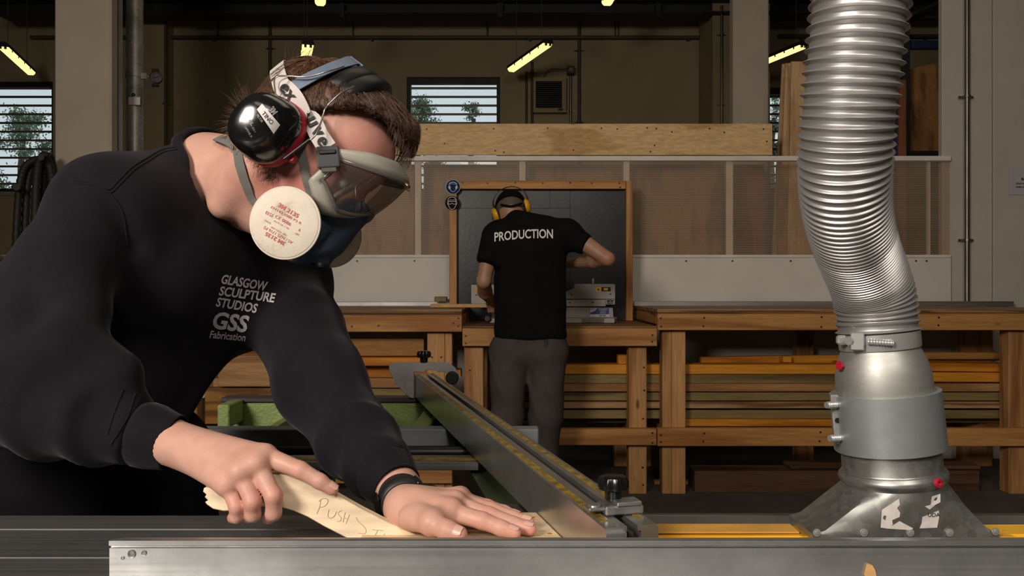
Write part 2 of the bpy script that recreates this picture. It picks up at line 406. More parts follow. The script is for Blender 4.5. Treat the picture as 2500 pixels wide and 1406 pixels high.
wlabels = ['window behind the left column, louvred, with trees outside', 'louvred window above the middle of the plywood board', 'louvred window behind the leaning plywood sheets']
for wi, (h, sl) in enumerate(zip(holes, slat_px)):
    x0, x1, z0, z1 = h
    wn = thing('window_%d' % (wi + 1), ((x0 + x1) / 2, YW + 0.1, z0), wlabels[wi], kind='structure')
    bm = bmesh.new(); t = 0.045
    bm_box(bm, x0, x0 + t, YW + 0.05, YW + 0.14, z0, z1); bm_box(bm, x1 - t, x1, YW + 0.05, YW + 0.14, z0, z1)
    bm_box(bm, x0 + t, x1 - t, YW + 0.05, YW + 0.14, z0, z0 + t); bm_box(bm, x0 + t, x1 - t, YW + 0.05, YW + 0.14, z1 - t * 1.5, z1)
    from_bm('window_frame', bm, M['dark_steel'], wn)
    box('pane', x0 + t, x1 - t, YW + 0.155, YW + 0.16, z0 + t, z1 - t * 1.5, M['glass'], wn)
    first = None
    for py in sl:
        z = BZ(py, YW)
        if z < z0 + 0.05 or z > z1 - 0.07: continue
        if first is None:
            c = ((x0 + x1) / 2, YW + 0.05, z)
            first = obox('slat', c, ((x1 - x0) / 2 - t, 0, 0), (0, 0.034, 0.006), (0, -0.003, 0.0125), M['louver'], wn)
            zf = first.location.z - z
        else: clone(first, 'slat', V((first.location.x, first.location.y, z + zf)), wn)
box('window_sill', holes[0][0] - 0.05, holes[0][1] + 0.05, YW - 0.03, YW + 0.05, holes[0][2] - 0.05, holes[0][2], M['wall'], bpy.data.objects['window_1'], bev=0.004)

# trees outside
def tree(px, pytop, pybase, Y, width_px, n, label, conifer=False, seed=0):
    rng = np.random.default_rng(seed); top = P(px, pytop, Y); zb = 0.0; H = top.z - zb; W = width_px / F * Y / 2
    t = thing('tree', (top.x, Y, 0), label, 'tree', 'trees outside the windows')
    pts = [V((top.x + 0.1 * math.sin(k), Y, zb + H * 0.9 * k / 6)) for k in range(7)]
    tube('trunk', pts, [0.16 * (1 - 0.12 * k) for k in range(7)], M['bark'], t, n=8)
    vs_, fs = [], []
    clumps = []
    for i in range(26):
        h = rng.uniform(0.35, 1.0); rad = W * (1 - h) * 1.5 if conifer else W * math.sqrt(max(0.05, 1 - ((h - 0.6) / 0.45) ** 2))
        a = rng.uniform(0, 2 * math.pi); q = rng.uniform(0.3, 1.0)
        clumps.append((top.x + rad * q * math.cos(a), Y + rad * q * math.sin(a), zb + H * h * 0.98, W * 0.3))
    for i in range(n):
        cx, cy, cz, cr = clumps[rng.integers(len(clumps))]
        d = rng.normal(0, 0.55, 3) * cr; c = V((cx + d[0], cy + d[1], cz + d[2] * 0.8)); s = rng.uniform(0.018, 0.044)
        u = V(rng.normal(0, 1, 3)).normalized(); v_ = u.orthogonal().normalized()
        o = len(vs_); vs_ += [c - u * s, c + v_ * s * 0.45, c + u * s, c - v_ * s * 0.45]; fs.append((o, o + 1, o + 2, o + 3))
    mk('foliage', vs_, fs, M['leaf'], t)
tree(62, 262, 480, 17, 150, 9000, 'broad leafy tree seen through the left window', seed=1)
tree(-60, 285, 480, 18, 140, 3500, 'leafy tree at the far left edge of the left window', seed=2)
tree(1030, 226, 320, 17, 130, 9000, 'bushy leafy tree on the left in the middle window', seed=3)
tree(1160, 230, 320, 18, 66, 3200, 'slender tree on the right in the middle window', seed=4)
tree(1893, 226, 380, 16, 70, 3500, 'pointed conifer seen beside the leaning plywood sheets', True, seed=5)
box('ground_outside', -25, 25, 10.4, 40, -0.15, -0.05, plain('grass_outside', (0.06, 0.09, 0.04), 0.9), kind='structure')

# columns and pier
pbox('trim_1', 132, 271, -700, 1150, 5.55, 0.10, M['column'], bev=0.012, kind='structure', label='painted concrete column behind the stooping person')
pbox('trim_2', 1790, 1878, -700, 1030, 6.9, 0.12, M['column'], bev=0.012, kind='structure', label='painted concrete column behind the plywood board')
box('trim_3', BX(348, 9.75), BX(403, 9.75), 9.75, 9.99, 0, 5.3, M['wall'], kind='structure', label='cream pilaster beside the spiral duct')
box('trim_4', BX(1740, 9.3), BX(1880, 9.3), 9.3, 9.99, 0, 5.3, M['wall'], kind='structure', label='cream wall return left of the right column')
pr = thing('wall_pier', (BX(2400, 5.45), 5.45, 0), 'white painted boarded pier at the right edge', kind='structure')
box('panel', BX(2300, 5.45), BX(2424, 5.45) - 0.003, 5.45, 5.50, 0, 5.3, M['pier'], pr, bev=0.004)
box('panel', BX(2424, 5.45) + 0.003, BX(3000, 5.45), 5.448, 5.50, 0, 5.3, M['pier'], pr, bev=0.004)

# overhead steelwork and conduits
YC = 9.972
bmr = thing('roof_beam', (0, 9.3, BZ(38, 9.3)), 'dark steel roof beam running across the top of the picture', 'beam')
box('flange', -6, 6, 9.2, 9.5, BZ(38, 9.3), BZ(34, 9.3), M['dark_steel'], bmr)
box('web', -6, 6, 9.33, 9.36, BZ(34, 9.3), BZ(8, 9.3), M['dark_steel'], bmr)
box('flange', -6, 6, 9.2, 9.5, BZ(8, 9.3), BZ(3, 9.3), M['dark_steel'], bmr)
for px in (440, 830, 1215, 1600):
    box('hanger', BX(px, 9.2), BX(px + 12, 9.2), 9.16, 9.2, BZ(44, 9.2), BZ(10, 9.2), M['dark_steel'], bmr)
def level_pipe(x0, x1, z, label):
    t = thing('pipe', ((x0 + x1) / 2, 9.925, z), label, 'pipe')
    tube('tube', [(x0, 9.925, z), (x1, 9.925, z)], 0.022, M['conduit_dark'], t, n=10)
    for k in range(5):
        x = x0 + 0.3 + (x1 - x0 - 0.6) * k / 4; box('bracket', x - 0.015, x + 0.015, 9.92, 9.9995, z - 0.03, z - 0.018, M['conduit_dark'], t)
level_pipe(-6, BX(1740, 9.925), BZ(91, 9.925), 'dark pipe running level across the back wall above the windows')
level_pipe(BX(1900, 9.925), 6, BZ(88, 9.925), 'dark level pipe on the back wall behind the silver hose')
def conduit(px, py0, py1, Y, r, label, mat='conduit_dark', clips=(), name='conduit', group='wall conduits'):
    t = thing(name, (BX(px, Y), Y, BZ(py1, Y)), label, 'conduit', group)
    tube('tube', [P(px, py1, Y), P(px, py0, Y)], r, M[mat], t, n=12)
    for cpy in clips:
        z = BZ(cpy, Y); x = BX(px, Y)
        lathe('clip', [(r * 1.0, -0.008), (r * 1.5, -0.008), (r * 1.5, 0.008), (r * 1.0, 0.008)], (x, Y, z), (0, 0, 1), M[mat], t, n=14)
        box('bracket', x - r * 3, x + r * 3, Y + r * 0.7, Y + r * 1.25, z - 0.007, z + 0.007, M[mat], t)
    return t
conduit(659, 36, 480, 9.97, 0.02, 'thin dark conduit on the back wall left of the bent head', clips=(118,))
conduit(1414, 36, 480, 9.97, 0.021, 'dark conduit right of the wall fan', clips=(123, 298))
conduit(1285, 175, 480, 9.975, 0.014, 'leftmost of the two close conduits under the middle lamp')
conduit(1299, 150, 480, 9.975, 0.016, 'conduit between the wall fan and its twin to the left', clips=(177,))
conduit(1393, 178, 480, 9.975, 0.016, 'conduit dropping from the fan switch box', 'conduit', clips=(271,))
conduit(404, 12, 480, 9.73, 0.016, 'dark conduit on the pilaster right of the spiral duct', clips=(252,))
conduit(1502, 36, 90, 9.98, 0.009, 'leftmost of two short hanging rods on the upper back wall')
conduit(1510, 36, 90, 9.98, 0.009, 'rightmost of two short hanging rods on the upper back wall')
conduit(532, 36, 90, 9.98, 0.012, 'short hanging rod above the stooping back')
conduit(862, 36, 90, 9.98, 0.01, 'short hanging rod above the bent head')
conduit(1190, 36, 90, 9.98, 0.012, 'short hanging rod left of the middle lamp')
conduit(1762, 14, 480, 9.275, 0.016, 'conduit running down the return beside the right column', 'conduit', clips=(85, 255))
conduit(2361, -500, 738, 5.40, 0.0165, 'galvanised conduit on the white pier at the right edge', 'conduit', clips=(236, 586))

# fan on the wall
fv = thing('wall_fan', P(1342, 275, 9.9), 'square cream wall fan with a black louvred grille', 'fan')
bm = bmesh.new()
for a in ((1302, 1308, 190, 275), (1372, 1382, 190, 275), (1308, 1372, 190, 199), (1308, 1372, 265, 275)):
    bm_box(bm, BX(a[0], 9.9), BX(a[1], 9.9), 9.88, 9.99, BZ(a[3], 9.9), BZ(a[2], 9.9))
from_bm('casing', bm, M['wall'], fv)
box('grille_back', BX(1307, 9.9), BX(1373, 9.9), 9.96, 9.985, BZ(266, 9.9), BZ(198, 9.9), M['black_matt'], fv)
sl0 = None
for i in range(14):
    z = BZ(202 + i * 4.7, 9.9)
    if sl0 is None: sl0 = box('grille_slat', BX(1308, 9.9), BX(1372, 9.9), 9.90, 9.94, z - 0.003, z + 0.003, M['black'], fv); dz0 = sl0.location.z - z
    else: clone(sl0, 'grille_slat', V((sl0.location.x, sl0.location.y, z + dz0)), fv)
box('badge', BX(1363, 9.9), BX(1374, 9.9), 9.872, 9.879, BZ(271, 9.9), BZ(266, 9.9), M['black_ink'], fv)
sb = thing('switch_box', P(1394, 178, 9.85), 'small brown switch box wired to the wall fan', 'switch')
pbox('body', 1385, 1403, 160, 178, 9.82, 0.12, M['conduit_dark'], sb, bev=0.008)
pbox('rocker', 1390, 1398, 165, 172, 9.80, 0.02, M['wall'], sb)
tube('cable', spline([P(1328, 190, 9.88), P(1332, 178, 9.88), P(1345, 169, 9.88), P(1365, 169, 9.88), P(1386, 169, 9.88)], 16), 0.006, M['conduit_dark'], sb, n=6)

# fluorescent lamps
def lamp(p1, p2, Yn, w, label, wires=True):
    Yf = Yn * (703 - p1[1]) / (703 - p2[1])
    a, b = P(*p1, Yn), P(*p2, Yf); d = (b - a).normalized(); s = d.cross(V((0, 0, 1))).normalized(); up = s.cross(d)
    t = thing('fluorescent_lamp', (a + b) / 2, label, 'lamp', 'fluorescent lamps hung from the roof')
    L = (b - a).length; c = (a + b) / 2
    prof = [(-w, 0), (-w * 0.9, -w * 0.45), (-w * 0.55, -w * 0.8), (w * 0.55, -w * 0.8), (w * 0.9, -w * 0.45), (w, 0)]
    prism('diffuser', [a + s * x + up * y for x, y in prof], d * L, M['lamp_glow'], t)
    prism('housing', [a - d * 0.02 + s * x + up * y for x, y in [(-w * 1.1, -w * 0.1), (w * 1.1, -w * 0.1), (w * 1.0, w * 0.5), (w * 0.5, w * 0.9), (-w * 0.5, w * 0.9), (-w * 1.0, w * 0.5)]], d * (L + 0.04), M['black_matt'], t)
    for sgn in (-1, 1):
        obox('lampholder', a + s * sgn * w * 0.45 - up * w * 0.3 - d * 0.008, s * w * 0.2, up * w * 0.3, d * 0.012, M['black'], t)
    for k in (0.12, 0.34, 0.56, 0.78):
        for sgn in (-1, 1):
            obox('clip', a + d * L * k + s * sgn * w * 1.02 - up * w * 0.3, s * w * 0.06, up * w * 0.22, d * 0.007, M['black'], t)
    if wires:
        for k in (0.15, 0.85):
            q = a + d * L * k + up * w * 0.8
            tube('hanging_wire', [q, V((q.x, q.y, 5.3))], 0.003, M['conduit_dark'], t, n=5)
lamp((1337, 105), (1249, 167), 8.3, 0.052, 'lit fluorescent lamp hanging left of the wall fan')
lamp((8, 113), (75, 175), 8.3, 0.05, 'lit fluorescent lamp at the left edge above the louvred window')
lamp((1960, 110), (1858, 152), 8.3, 0.048, 'lit fluorescent lamp between the right column and the silver hose')
lamp((752, 108), (741, 168), 8.0, 0.058, 'lit fluorescent lamp seen end-on above the bent head')
lamp((1505, -40), (1482, 3), 7.2, 0.055, 'lit fluorescent lamp cut by the top edge above the plywood board')
lamp((783, -60), (782, 4), 6.4, 0.048, 'lit fluorescent lamp cut by the top edge above the bent head')

# spiral duct and steel track beside the left column
dk = thing('spiral_duct', (BX(329, 6.1), 6.1, 0), 'upright galvanised duct with a pressure gauge beside the left column', 'duct')
rd = 19.5 / F * 6.1
prof = []
for k in range(120):
    z = k * 5.25 / 119; prof.append((rd + (0.0025 if k % 4 == 0 else 0), z))
lathe('pipe_wall', prof, (BX(329, 6.1), 6.1, 0.0), (0, 0, 1), M['duct'], dk, n=28)
lathe('clamp_ring', [(rd * 1.02, -0.02), (rd * 1.12, -0.02), (rd * 1.12, 0.02), (rd * 1.02, 0.02)], (BX(329, 6.1), 6.1, BZ(184, 6.1)), (0, 0, 1), M['duct'], dk, n=28)
obox('clamp_lug', P(352, 186, 6.08), (0.02, 0, 0), (0, 0.01, 0), (0, 0, 0.022), M['duct'], dk)
pbox('paper_tag', 314, 342, 237, 256, 6.02, 0.004, M['white_paint'], dk, bev=0)
lathe('port', [(0.012, 0), (0.012, 0.012), (0.006, 0.012), (0.006, 0.004), (0, 0.004)], P(327, 232, 6.045), (0, -1, 0), M['black'], dk, n=12)
gx = thing('pressure_gauge', P(377, 205, 6.05), 'round red-rimmed pressure gauge on the spiral duct', 'gauge')
lathe('case', [(0.0, 0.03), (0.042, 0.03), (0.046, 0.0), (0.046, -0.012), (0.040, -0.014), (0.040, -0.006), (0.0, -0.006)], P(381, 189, 6.06), (-0.15, 1, 0), plain('gauge_red', (0.10, 0.012, 0.012), 0.45), gx, n=24)
lathe('dial', [(0.0, -0.008), (0.038, -0.008)], P(381, 189, 6.06), (-0.15, 1, 0), plain('gauge_dial', (0.16, 0.15, 0.13), 0.5), gx, n=24)
obox('needle', P(379, 189, 6.047), (0.022, 0, 0.006), (0, 0.001, 0), (0, 0, 0.002), M['black'], gx)
for py, h in ((172, 0.012), (208, 0.012)):
    obox('valve', P(379, py, 6.06), (0.026, 0, 0), (0, 0.012, 0), (0, 0, h), M['dark_steel'], gx, bev=0.004)
tube('stem', [P(356, 186, 6.07), P(366, 188, 6.07)], 0.007, M['duct'], gx, n=8)
tube('pigtail', spline([P(374, 212, 6.06), P(373, 228, 6.06), P(364, 240, 6.06), P(352, 243, 6.06)], 12), 0.002, M['conduit_dark'], gx, n=5)
ch = thing('steel_track', (BX(282, 5.7), 5.7, 0), 'slotted steel channel standing against the left column', 'channel')
bm = bmesh.new()
x0, x1 = BX(275, 5.7), BX(291, 5.7); zt = 5.25
bm_box(bm, x0, x0 + 0.006, 5.7, 5.75, 0, zt); bm_box(bm, x1 - 0.006, x1, 5.7, 5.75, 0, zt); bm_box(bm, x0 + 0.006, x1 - 0.006, 5.744, 5.75, 0, zt)
from_bm('channel_section', bm, brushed('track_steel', (0.60, 0.60, 0.60), 0.5, 'Z', metal=0.6), ch)
bm = bmesh.new(); bm_box(bm, x0 - 0.018, x0, 5.705, 5.74, 0, zt); from_bm('back_plate', bm, M['black'], ch)

# coiled hoses hanging at the left
hk = thing('hose_reel', P(90, 385, 5.3), 'black ribbed hoses hung in loops by the left window', 'hose')
def ribbed(pts, r, n_rib, amp, mat, parent, name='hose_loop'):
    m = n_rib * 4; q = spline(pts, m); rr = [r + (amp if k % 4 < 2 else 0) for k in range(m)]
    return tube(name, [V(x) for x in q], rr, mat, parent, n=10)
M['hose_black'] = plain('hose_black', (0.022, 0.020, 0.017), 0.6)
def loop(cx, w, pt, pb, Y): return [P(cx - w, pb, Y), P(cx - w * 1.05, (pt + pb) / 2, Y), P(cx - w * 0.8, pt + 55, Y), P(cx - w * 0.2, pt + 5, Y), P(cx + w * 0.4, pt + 12, Y + 0.03), P(cx + w * 0.9, pt + 70, Y + 0.05), P(cx + w * 1.0, (pt + pb) / 2, Y + 0.05), P(cx + w * 0.95, pb, Y + 0.05)]
ribbed(loop(88, 48, 388, 900, 5.3), 0.022, 60, 0.003, M['hose_black'], hk)
ribbed(loop(97, 36, 392, 880, 5.36), 0.022, 60, 0.003, M['hose_black'], hk)
ribbed(loop(107, 22, 378, 860, 5.22), 0.024, 60, 0.003, M['hose_black'], hk)
ribbed(loop(120, 14, 380, 870, 5.34), 0.022, 60, 0.003, M['hose_black'], hk)
tube('peg', [P(36, 457, 5.52), P(40, 457, 5.15)], 0.022, M['hose_black'], hk, n=10)
tube('hook', [P(100, 384, 5.55), P(100, 384, 5.12)], 0.02, M['dark_steel'], hk, n=10)
tp = thing('tap', P(12, 640, 6.0), 'small brass tap beside the hanging black hoses', 'tap')
tube('spout', spline([P(30, 640, 6.0), P(20, 636, 6.0), P(8, 634, 6.0), P(0, 650, 6.0)], 10), 0.014, plain('brass', (0.32, 0.24, 0.12), 0.4, 0.8), tp, n=8)
obox('handle', P(14, 624, 6.0), (0.035, 0, 0), (0, 0.01, 0), (0, 0, 0.008), M['wall'], tp, bev=0.003)
tube('riser', [P(32, 640, 6.0), P(32, 1080, 6.0)], 0.014, M['dark_steel'], tp, n=8)
# ---------------------------------------------------------------- storage screen behind the benches
YP = 5.42
ZT = BZ(378, YP)
sc = thing('storage_screen', (BX(1400, YP), YP, 0), 'long screen of white framed polycarbonate panels behind the workbenches', 'screen')
XL, XR = BX(150 + 140, YP), BX(2320, YP)
box('top_rail', XL, XR, YP - 0.012, YP + 0.04, BZ(393, YP), BZ(381, YP), M['white_paint'], sc, bev=0.003)
box('bottom_rail', XL, XR, YP - 0.012, YP + 0.04, BZ(629, YP), BZ(622, YP), M['white_paint'], sc, bev=0.003)
for px, wpx in ((756, 15), (1013, 15), (1268, 15), (1522, 15), (1773, 17), (2024, 17), (2266, 6), (500, 15)):
    pbox('mullion', px, px + wpx, 393, 622, YP + 0.012, 0.03, M['white_paint'], sc, bev=0.002)
edges = [(500, 756), (756, 1013), (1013, 1268), (1268, 1522), (1522, 1773), (1773, 2024), (2024, 2266), (2266, 2318)]
for a, b in edges:
    box('polycarbonate_panel', BX(a, YP) + 0.004, BX(b, YP) - 0.002, YP - 0.002, YP + 0.008, BZ(623, YP), BZ(392, YP), M['polycarb'], sc)
box('white_panel', BX(430, YP), BX(2321, YP), YP - 0.006, YP + 0.02, BZ(1010, YP), BZ(629, YP), M['white_board'], sc, bev=0.002)
for px in (872, 1012, 1160, 1675, 1788, 1930, 2236, 2262):
    lathe('pin', [(0.0, 0.004), (0.006, 0.004), (0.006, 0)], P(px, 637, YP - 0.006), (0, -1, 0), M['screw'], sc, n=8)
# plywood board over the screen
pbd = thing('plywood_board', P(1430, 378, YP - 0.01), 'long pale plywood board with wavy grain and screws above the screen', 'board')
box('sheet', BX(640, YP), BX(1884, YP), YP - 0.016, YP + 0.004, BZ(379.5, YP), BZ(303, YP), M['screen_ply'], pbd, bev=0.0015)
random.seed(3)
for px, py in ((1042, 315), (1205, 314), (1337, 313), (1468, 313), (1507, 315), (1580, 312), (1602, 314), (1732, 314), (1768, 323), (1864, 315), (1872, 345), (1598, 355), (1588, 370), (1209, 368), (1400, 366), (1085, 350), (1640, 322), (1230, 371)):
    lathe('screw', [(0, 0.002), (0.0055, 0.002), (0.0055, 0)], P(px, py, YP - 0.017), (0, -1, 0), M['screw'], pbd, n=8)
# sheets stored behind the polycarbonate
store = [(780, 1010, 'store_ply', 5.64, 'first stored sheet from the left behind the polycarbonate'), (1032, 1262, 'store_ply', 5.62, 'stored sheet behind the polycarbonate left of the dark booth panel'),
         (1290, 1520, 'store_ply', 5.66, 'stored sheet behind the polycarbonate above the dark booth panel'), (1540, 1768, 'store_ply', 5.62, 'stored sheet behind the polycarbonate right of the booth post'),
         (1795, 1872, 'red_ply', 5.70, 'narrow dark stored sheet below the right column'), (1902, 2010, 'store_ply', 5.62, 'narrow stored sheet behind the polycarbonate beside the hose'), (2120, 2262, 'red_ply', 5.64, 'red-brown stored sheet behind the polycarbonate right of the hose')]
for a, b, m, Y, lb in store:
    o = obox('stored_sheet', ((BX(a, Y) + BX(b, Y)) / 2, Y + 0.04, (0.8 + BZ(398, Y)) / 2), ((BX(b, Y) - BX(a, Y)) / 2, 0, 0), (0, 0.006, 0), (0, 0.03, (BZ(398, Y) - 0.8) / 2), M[m], label=lb, cat='sheet', group='sheets stored behind the polycarbonate')
sh = thing('storage_shelf', (0.8, 5.9, 0), 'plain shelf carrying the stored sheets behind the screen', 'shelf')
box('board', XL, XR, 5.46, 6.05, 0.76, 0.80, M['dark_timber'], sh)
for x in (XL + 0.05, 0, XR - 0.1):
    box('leg', x, x + 0.07, 5.95, 6.02, 0, 0.76, M['dark_timber'], sh)
# leaning plywood sheets left of the hose
def lean(b0, b1, t0, t1, Y, th, mat, label):
    if b0[1] == 640: pb = 703 + (CAMZ - 0.802) * F / Y; b0, b1 = (b0[0] - (pb - 640) * 0.02, pb), (b1[0] + (pb - 640) * 0.02, pb)
    c = [P(*b0, Y), P(*b1, Y), P(*t1, Y + 0.12), P(*t0, Y + 0.12)]
    prism('plywood_sheet', c, (0, th, 0), M[mat], label=label, cat='plywood', group='plywood sheets leaning behind the hose')
for o in (0,):
    lean((1922, 640), (2120, 640), (1932, 150), (2090, 150), 5.58, 0.016, 'pale_ply_z', 'front plywood sheet leaning behind the silver hose')
    lean((1896, 640), (2100, 640), (1918, 154), (2080, 154), 5.72, 0.016, 'pale_ply_z', 'second plywood sheet behind the front leaning one')
    lean((1878, 640), (2080, 640), (1910, 156), (2070, 156), 5.86, 0.016, 'pale_ply_z', 'rearmost of the three leaning plywood sheets')
lean((2192, 640), (2210, 640), (2196, 195), (2212, 195), 5.50, 0.02, 'red_ply', 'narrow red-brown board standing right of the silver hose')
# steel rack with boards on the right
rk = thing('steel_rack', (BX(2250, 6.3), 6.3, 0), 'dark steel storage rack with a blue beam right of the hose', 'rack')
pbox('upright', 2206, 2222, -60, 1020, 6.2, 0.06, M['dark_steel'], rk)
pbox('upright', 2180, 2192, 200, 1020, 6.1, 0.05, M['blue_paint'], rk)
pbox('beam', 2222, 2310, 98, 118, 6.3, 0.05, M['blue_paint'], rk)
pbox('beam', 2222, 2310, 84, 92, 6.5, 0.05, M['dark_steel'], rk)
pbox('beam', 2200, 2310, 36, 46, 6.4, 0.06, M['dark_steel'], rk)
tube('brace', [P(2215, 40, 6.28), P(2302, 2, 6.28)], 0.02, M['dark_steel'], rk, n=6)
tube('brace', [P(2210, 115, 6.22), P(2188, 170, 6.18)], 0.014, M['dark_steel'], rk, n=6)
pbox('shelf_rail', 2222, 2310, 368, 382, 6.15, 0.06, M['dark_steel'], rk)
lean((2226, 372), (2330, 372), (2224, 168), (2330, 142), 6.36, 0.03, 'store_ply', 'grainy plywood sheet standing in the steel rack at the right')
# notice on the pier
nt = thing('paper_notice', P(2485, 475, 5.44), 'white paper notice with black printing at the right edge', 'notice')
pbox('sheet', 2463, 2560, 407, 475, 5.442, 0.003, plain('notice_paper', (0.50, 0.47, 0.50), 0.7, var=0.03), nt, bev=0)
for s, px, py, sz in (('Ba', 2493, 437, 0.026), ('(Don’t d', 2480, 448, 0.0165), ('unless p', 2480, 456, 0.0165)):
    decal('printing', text_geo(s, sz, 0.03, 'LEFT'), P(px, py, 5.441), (1, 0, 0), (0, 0, 1), M['black_ink'], nt, off=0.0012)
# ---------------------------------------------------------------- workbenches
YB = 4.47
def screws(parent, pts, Y):
    for px, py in pts:
        lathe('screw', [(0, 0.0015), (0.006, 0.0015), (0.006, 0)], P(px, py, Y), (0, -1, 0), M['screw'], parent, n=8)
YR = 5.36   # rear of the benches
# right bench
wb = thing('workbench', (BX(2080, YB), 4.9, 0), 'right-hand timber workbench with a layered plywood top, behind the hose', 'workbench')
xl, xr = BX(1605, YB), BX(2600, YB)
box('top_panel', xl, xr, YB - 0.003, YR, BZ(758, YB), BZ(754.5, YB), M['bench_top'], wb, bev=0.001)
box('ply_layer', xl, xr, YB, YR, BZ(762, YB) + 0.001, BZ(758, YB), M['ply_edge'], wb, bev=0.001)
box('ply_layer', xl, xr, YB - 0.002, YR, BZ(766, YB) + 0.001, BZ(762, YB), M['ply_dark'], wb, bev=0.001)
box('front_apron', xl, xr, YB - 0.006, YB + 0.045, BZ(806, YB), BZ(766, YB), M['pine'], wb, bev=0.003)
box('side_apron', xl, xl + 0.045, YB + 0.046, YR, BZ(792, YB), BZ(766, YB), M['pine_y'], wb, bev=0.003)
pbox('upstand', 1548, 2476, 735.5, 747.5, YR - 0.03, 0.03, M['alu_trim'], wb, bev=0.002)
def leg(parent, px0, px1, py0, Y, d, mat='pine_z'):
    return box('leg', BX(px0, Y), BX(px1, Y), Y, Y + d, 0.0, BZ(py0, Y), M[mat], parent, bev=0.004)
YL = YB + 0.05
leg(wb, 1617, 1640, 807, YL, 0.09); leg(wb, 1640.6, 1674, 807, YL, 0.09)
leg(wb, 2463, 2505, 807, YL, 0.09)
leg(wb, 1946, 1987, 800, 5.22, 0.09); leg(wb, 2352, 2424, 800, 5.22, 0.09); leg(wb, 1560, 1590, 800, 5.22, 0.09)
box('lower_rail', xl, xr, YB - 0.004, YL - 0.001, BZ(1089, YB), BZ(1046, YB), M['pine'], wb, bev=0.003)
box('rear_rail', BX(1560, 5.2), BX(2600, 5.2), 5.17, 5.215, BZ(1020, 5.2), BZ(985, 5.2), M['pine'], wb)
box('cross_rail', BX(1625, YL), BX(1660, YL), YL + 0.091, 5.165, BZ(1089, YB), BZ(1056, YB), M['pine_y'], wb)
box('cross_rail', BX(2465, YL), BX(2500, YL), YL + 0.091, 5.165, BZ(1089, YB), BZ(1056, YB), M['pine_y'], wb)
screws(wb, [(1613, 777), (1614, 797), (1719, 776), (1717, 796), (2006, 774), (2005, 798), (2292, 775), (2291, 794)], YB - 0.006)
screws(wb, [(1613, 1062), (1613, 1079), (1719, 1058), (1717, 1077), (2003, 1055), (2001, 1077)], YB - 0.004)
# lower middle bench
mb = thing('workbench', (BX(1366, YB), 4.9, 0), 'lower middle workbench carrying the grey mitre saw', 'workbench')
xa, xb = BX(1128, YB) + 0.002, BX(1605, YB) - 0.002
box('top_panel', xa, xb, YB - 0.002, YR, BZ(801, YB), BZ(796, YB), M['ply_dark'], mb, bev=0.001)
box('front_apron', xa, xb, YB - 0.004, YB + 0.045, BZ(845, YB), BZ(801, YB) - 0.001, M['pine'], mb, bev=0.003)
leg(mb, 1133, 1180, 846, YL, 0.09); leg(mb, 1535, 1579, 846, YL, 0.09)
leg(mb, 1150, 1190, 840, 5.22, 0.09); leg(mb, 1500, 1540, 840, 5.22, 0.09)
box('lower_rail', BX(1180, YL), BX(1603, YB), YB - 0.002, YL - 0.001, BZ(1087, YB), BZ(1047, YB), M['pine'], mb, bev=0.003)
box('cross_rail', BX(1545, YL), BX(1575, YL), YL + 0.091, 5.215, BZ(1085, YB), BZ(1056, YB), M['pine_y'], mb)
screws(mb, [(1137, 820), (1137, 838), (1593, 818), (1592, 834)], YB - 0.004)
screws(mb, [(1593, 1057), (1593, 1081)], YB - 0.002)
screws(mb, [(1572, 897), (1573, 953), (1570, 1022), (1569, 1141), (1570, 1184)], YL)
screws(mb, [(1147, 904), (1147, 990)], YL)
# left bench
lb = thing('workbench', (BX(700, YB), 4.9, 0), 'left-hand timber workbench behind the stooping person', 'workbench')
xe = BX(1128, YB); x0 = BX(300, YB)
box('top_panel', x0, xe, YB - 0.003, YR, BZ(760, YB), BZ(755, YB), M['bench_top'], lb, bev=0.001)
box('ply_layer', x0, xe, YB - 0.001, YR, BZ(764, YB) + 0.001, BZ(760, YB), M['ply_dark'], lb, bev=0.001)
box('ply_layer', x0, xe, YB - 0.002, YR, BZ(768.5, YB) + 0.001, BZ(764, YB), M['dark_timber'], lb, bev=0.001)
box('front_apron', x0, xe, YB - 0.006, YB + 0.045, BZ(810, YB), BZ(768.5, YB), M['pine'], lb, bev=0.003)
box('side_apron', xe - 0.045, xe, YB + 0.046, YR, BZ(810, YB), BZ(768.5, YB), M['pine_y'], lb, bev=0.003)
pbox('upstand', 500, 1108, 737, 748.5, YR - 0.03, 0.03, M['alu_trim'], lb, bev=0.002)
leg(lb, 1043, 1085.5, 811, YL, 0.09); leg(lb, 1086, 1104, 811, YL + 0.004, 0.09)
leg(lb, 430, 480, 811, YL, 0.09); leg(lb, 1060, 1100, 805, 5.22, 0.09); leg(lb, 500, 540, 805, 5.22, 0.09)
box('lower_rail', BX(430, YB), BX(1104, YB), YB - 0.004, YL - 0.001, BZ(1180, YB), BZ(1140, YB), M['pine'], lb, bev=0.003)
box('cross_rail', BX(1050, YL), BX(1080, YL), YL + 0.091, 5.215, BZ(1085, YB), BZ(1056, YB), M['pine_y'], lb)
box('cross_rail', BX(440, YL), BX(470, YL), YL + 0.091, 5.215, BZ(1085, YB), BZ(1056, YB), M['pine_y'], lb)
screws(lb, [(839, 779), (839, 798), (859, 797), (924, 795), (1119, 777), (1119, 796), (1107, 789)], YB - 0.006)
screws(lb, [(1055, 872), (1077, 872)], YL)
pbox('offcut_block', 1060, 1090, 724, 736, 5.25, 0.08, M['olive_pine'], None, label='small grey-brown offcut lying on the left bench against the white panel', cat='offcut')

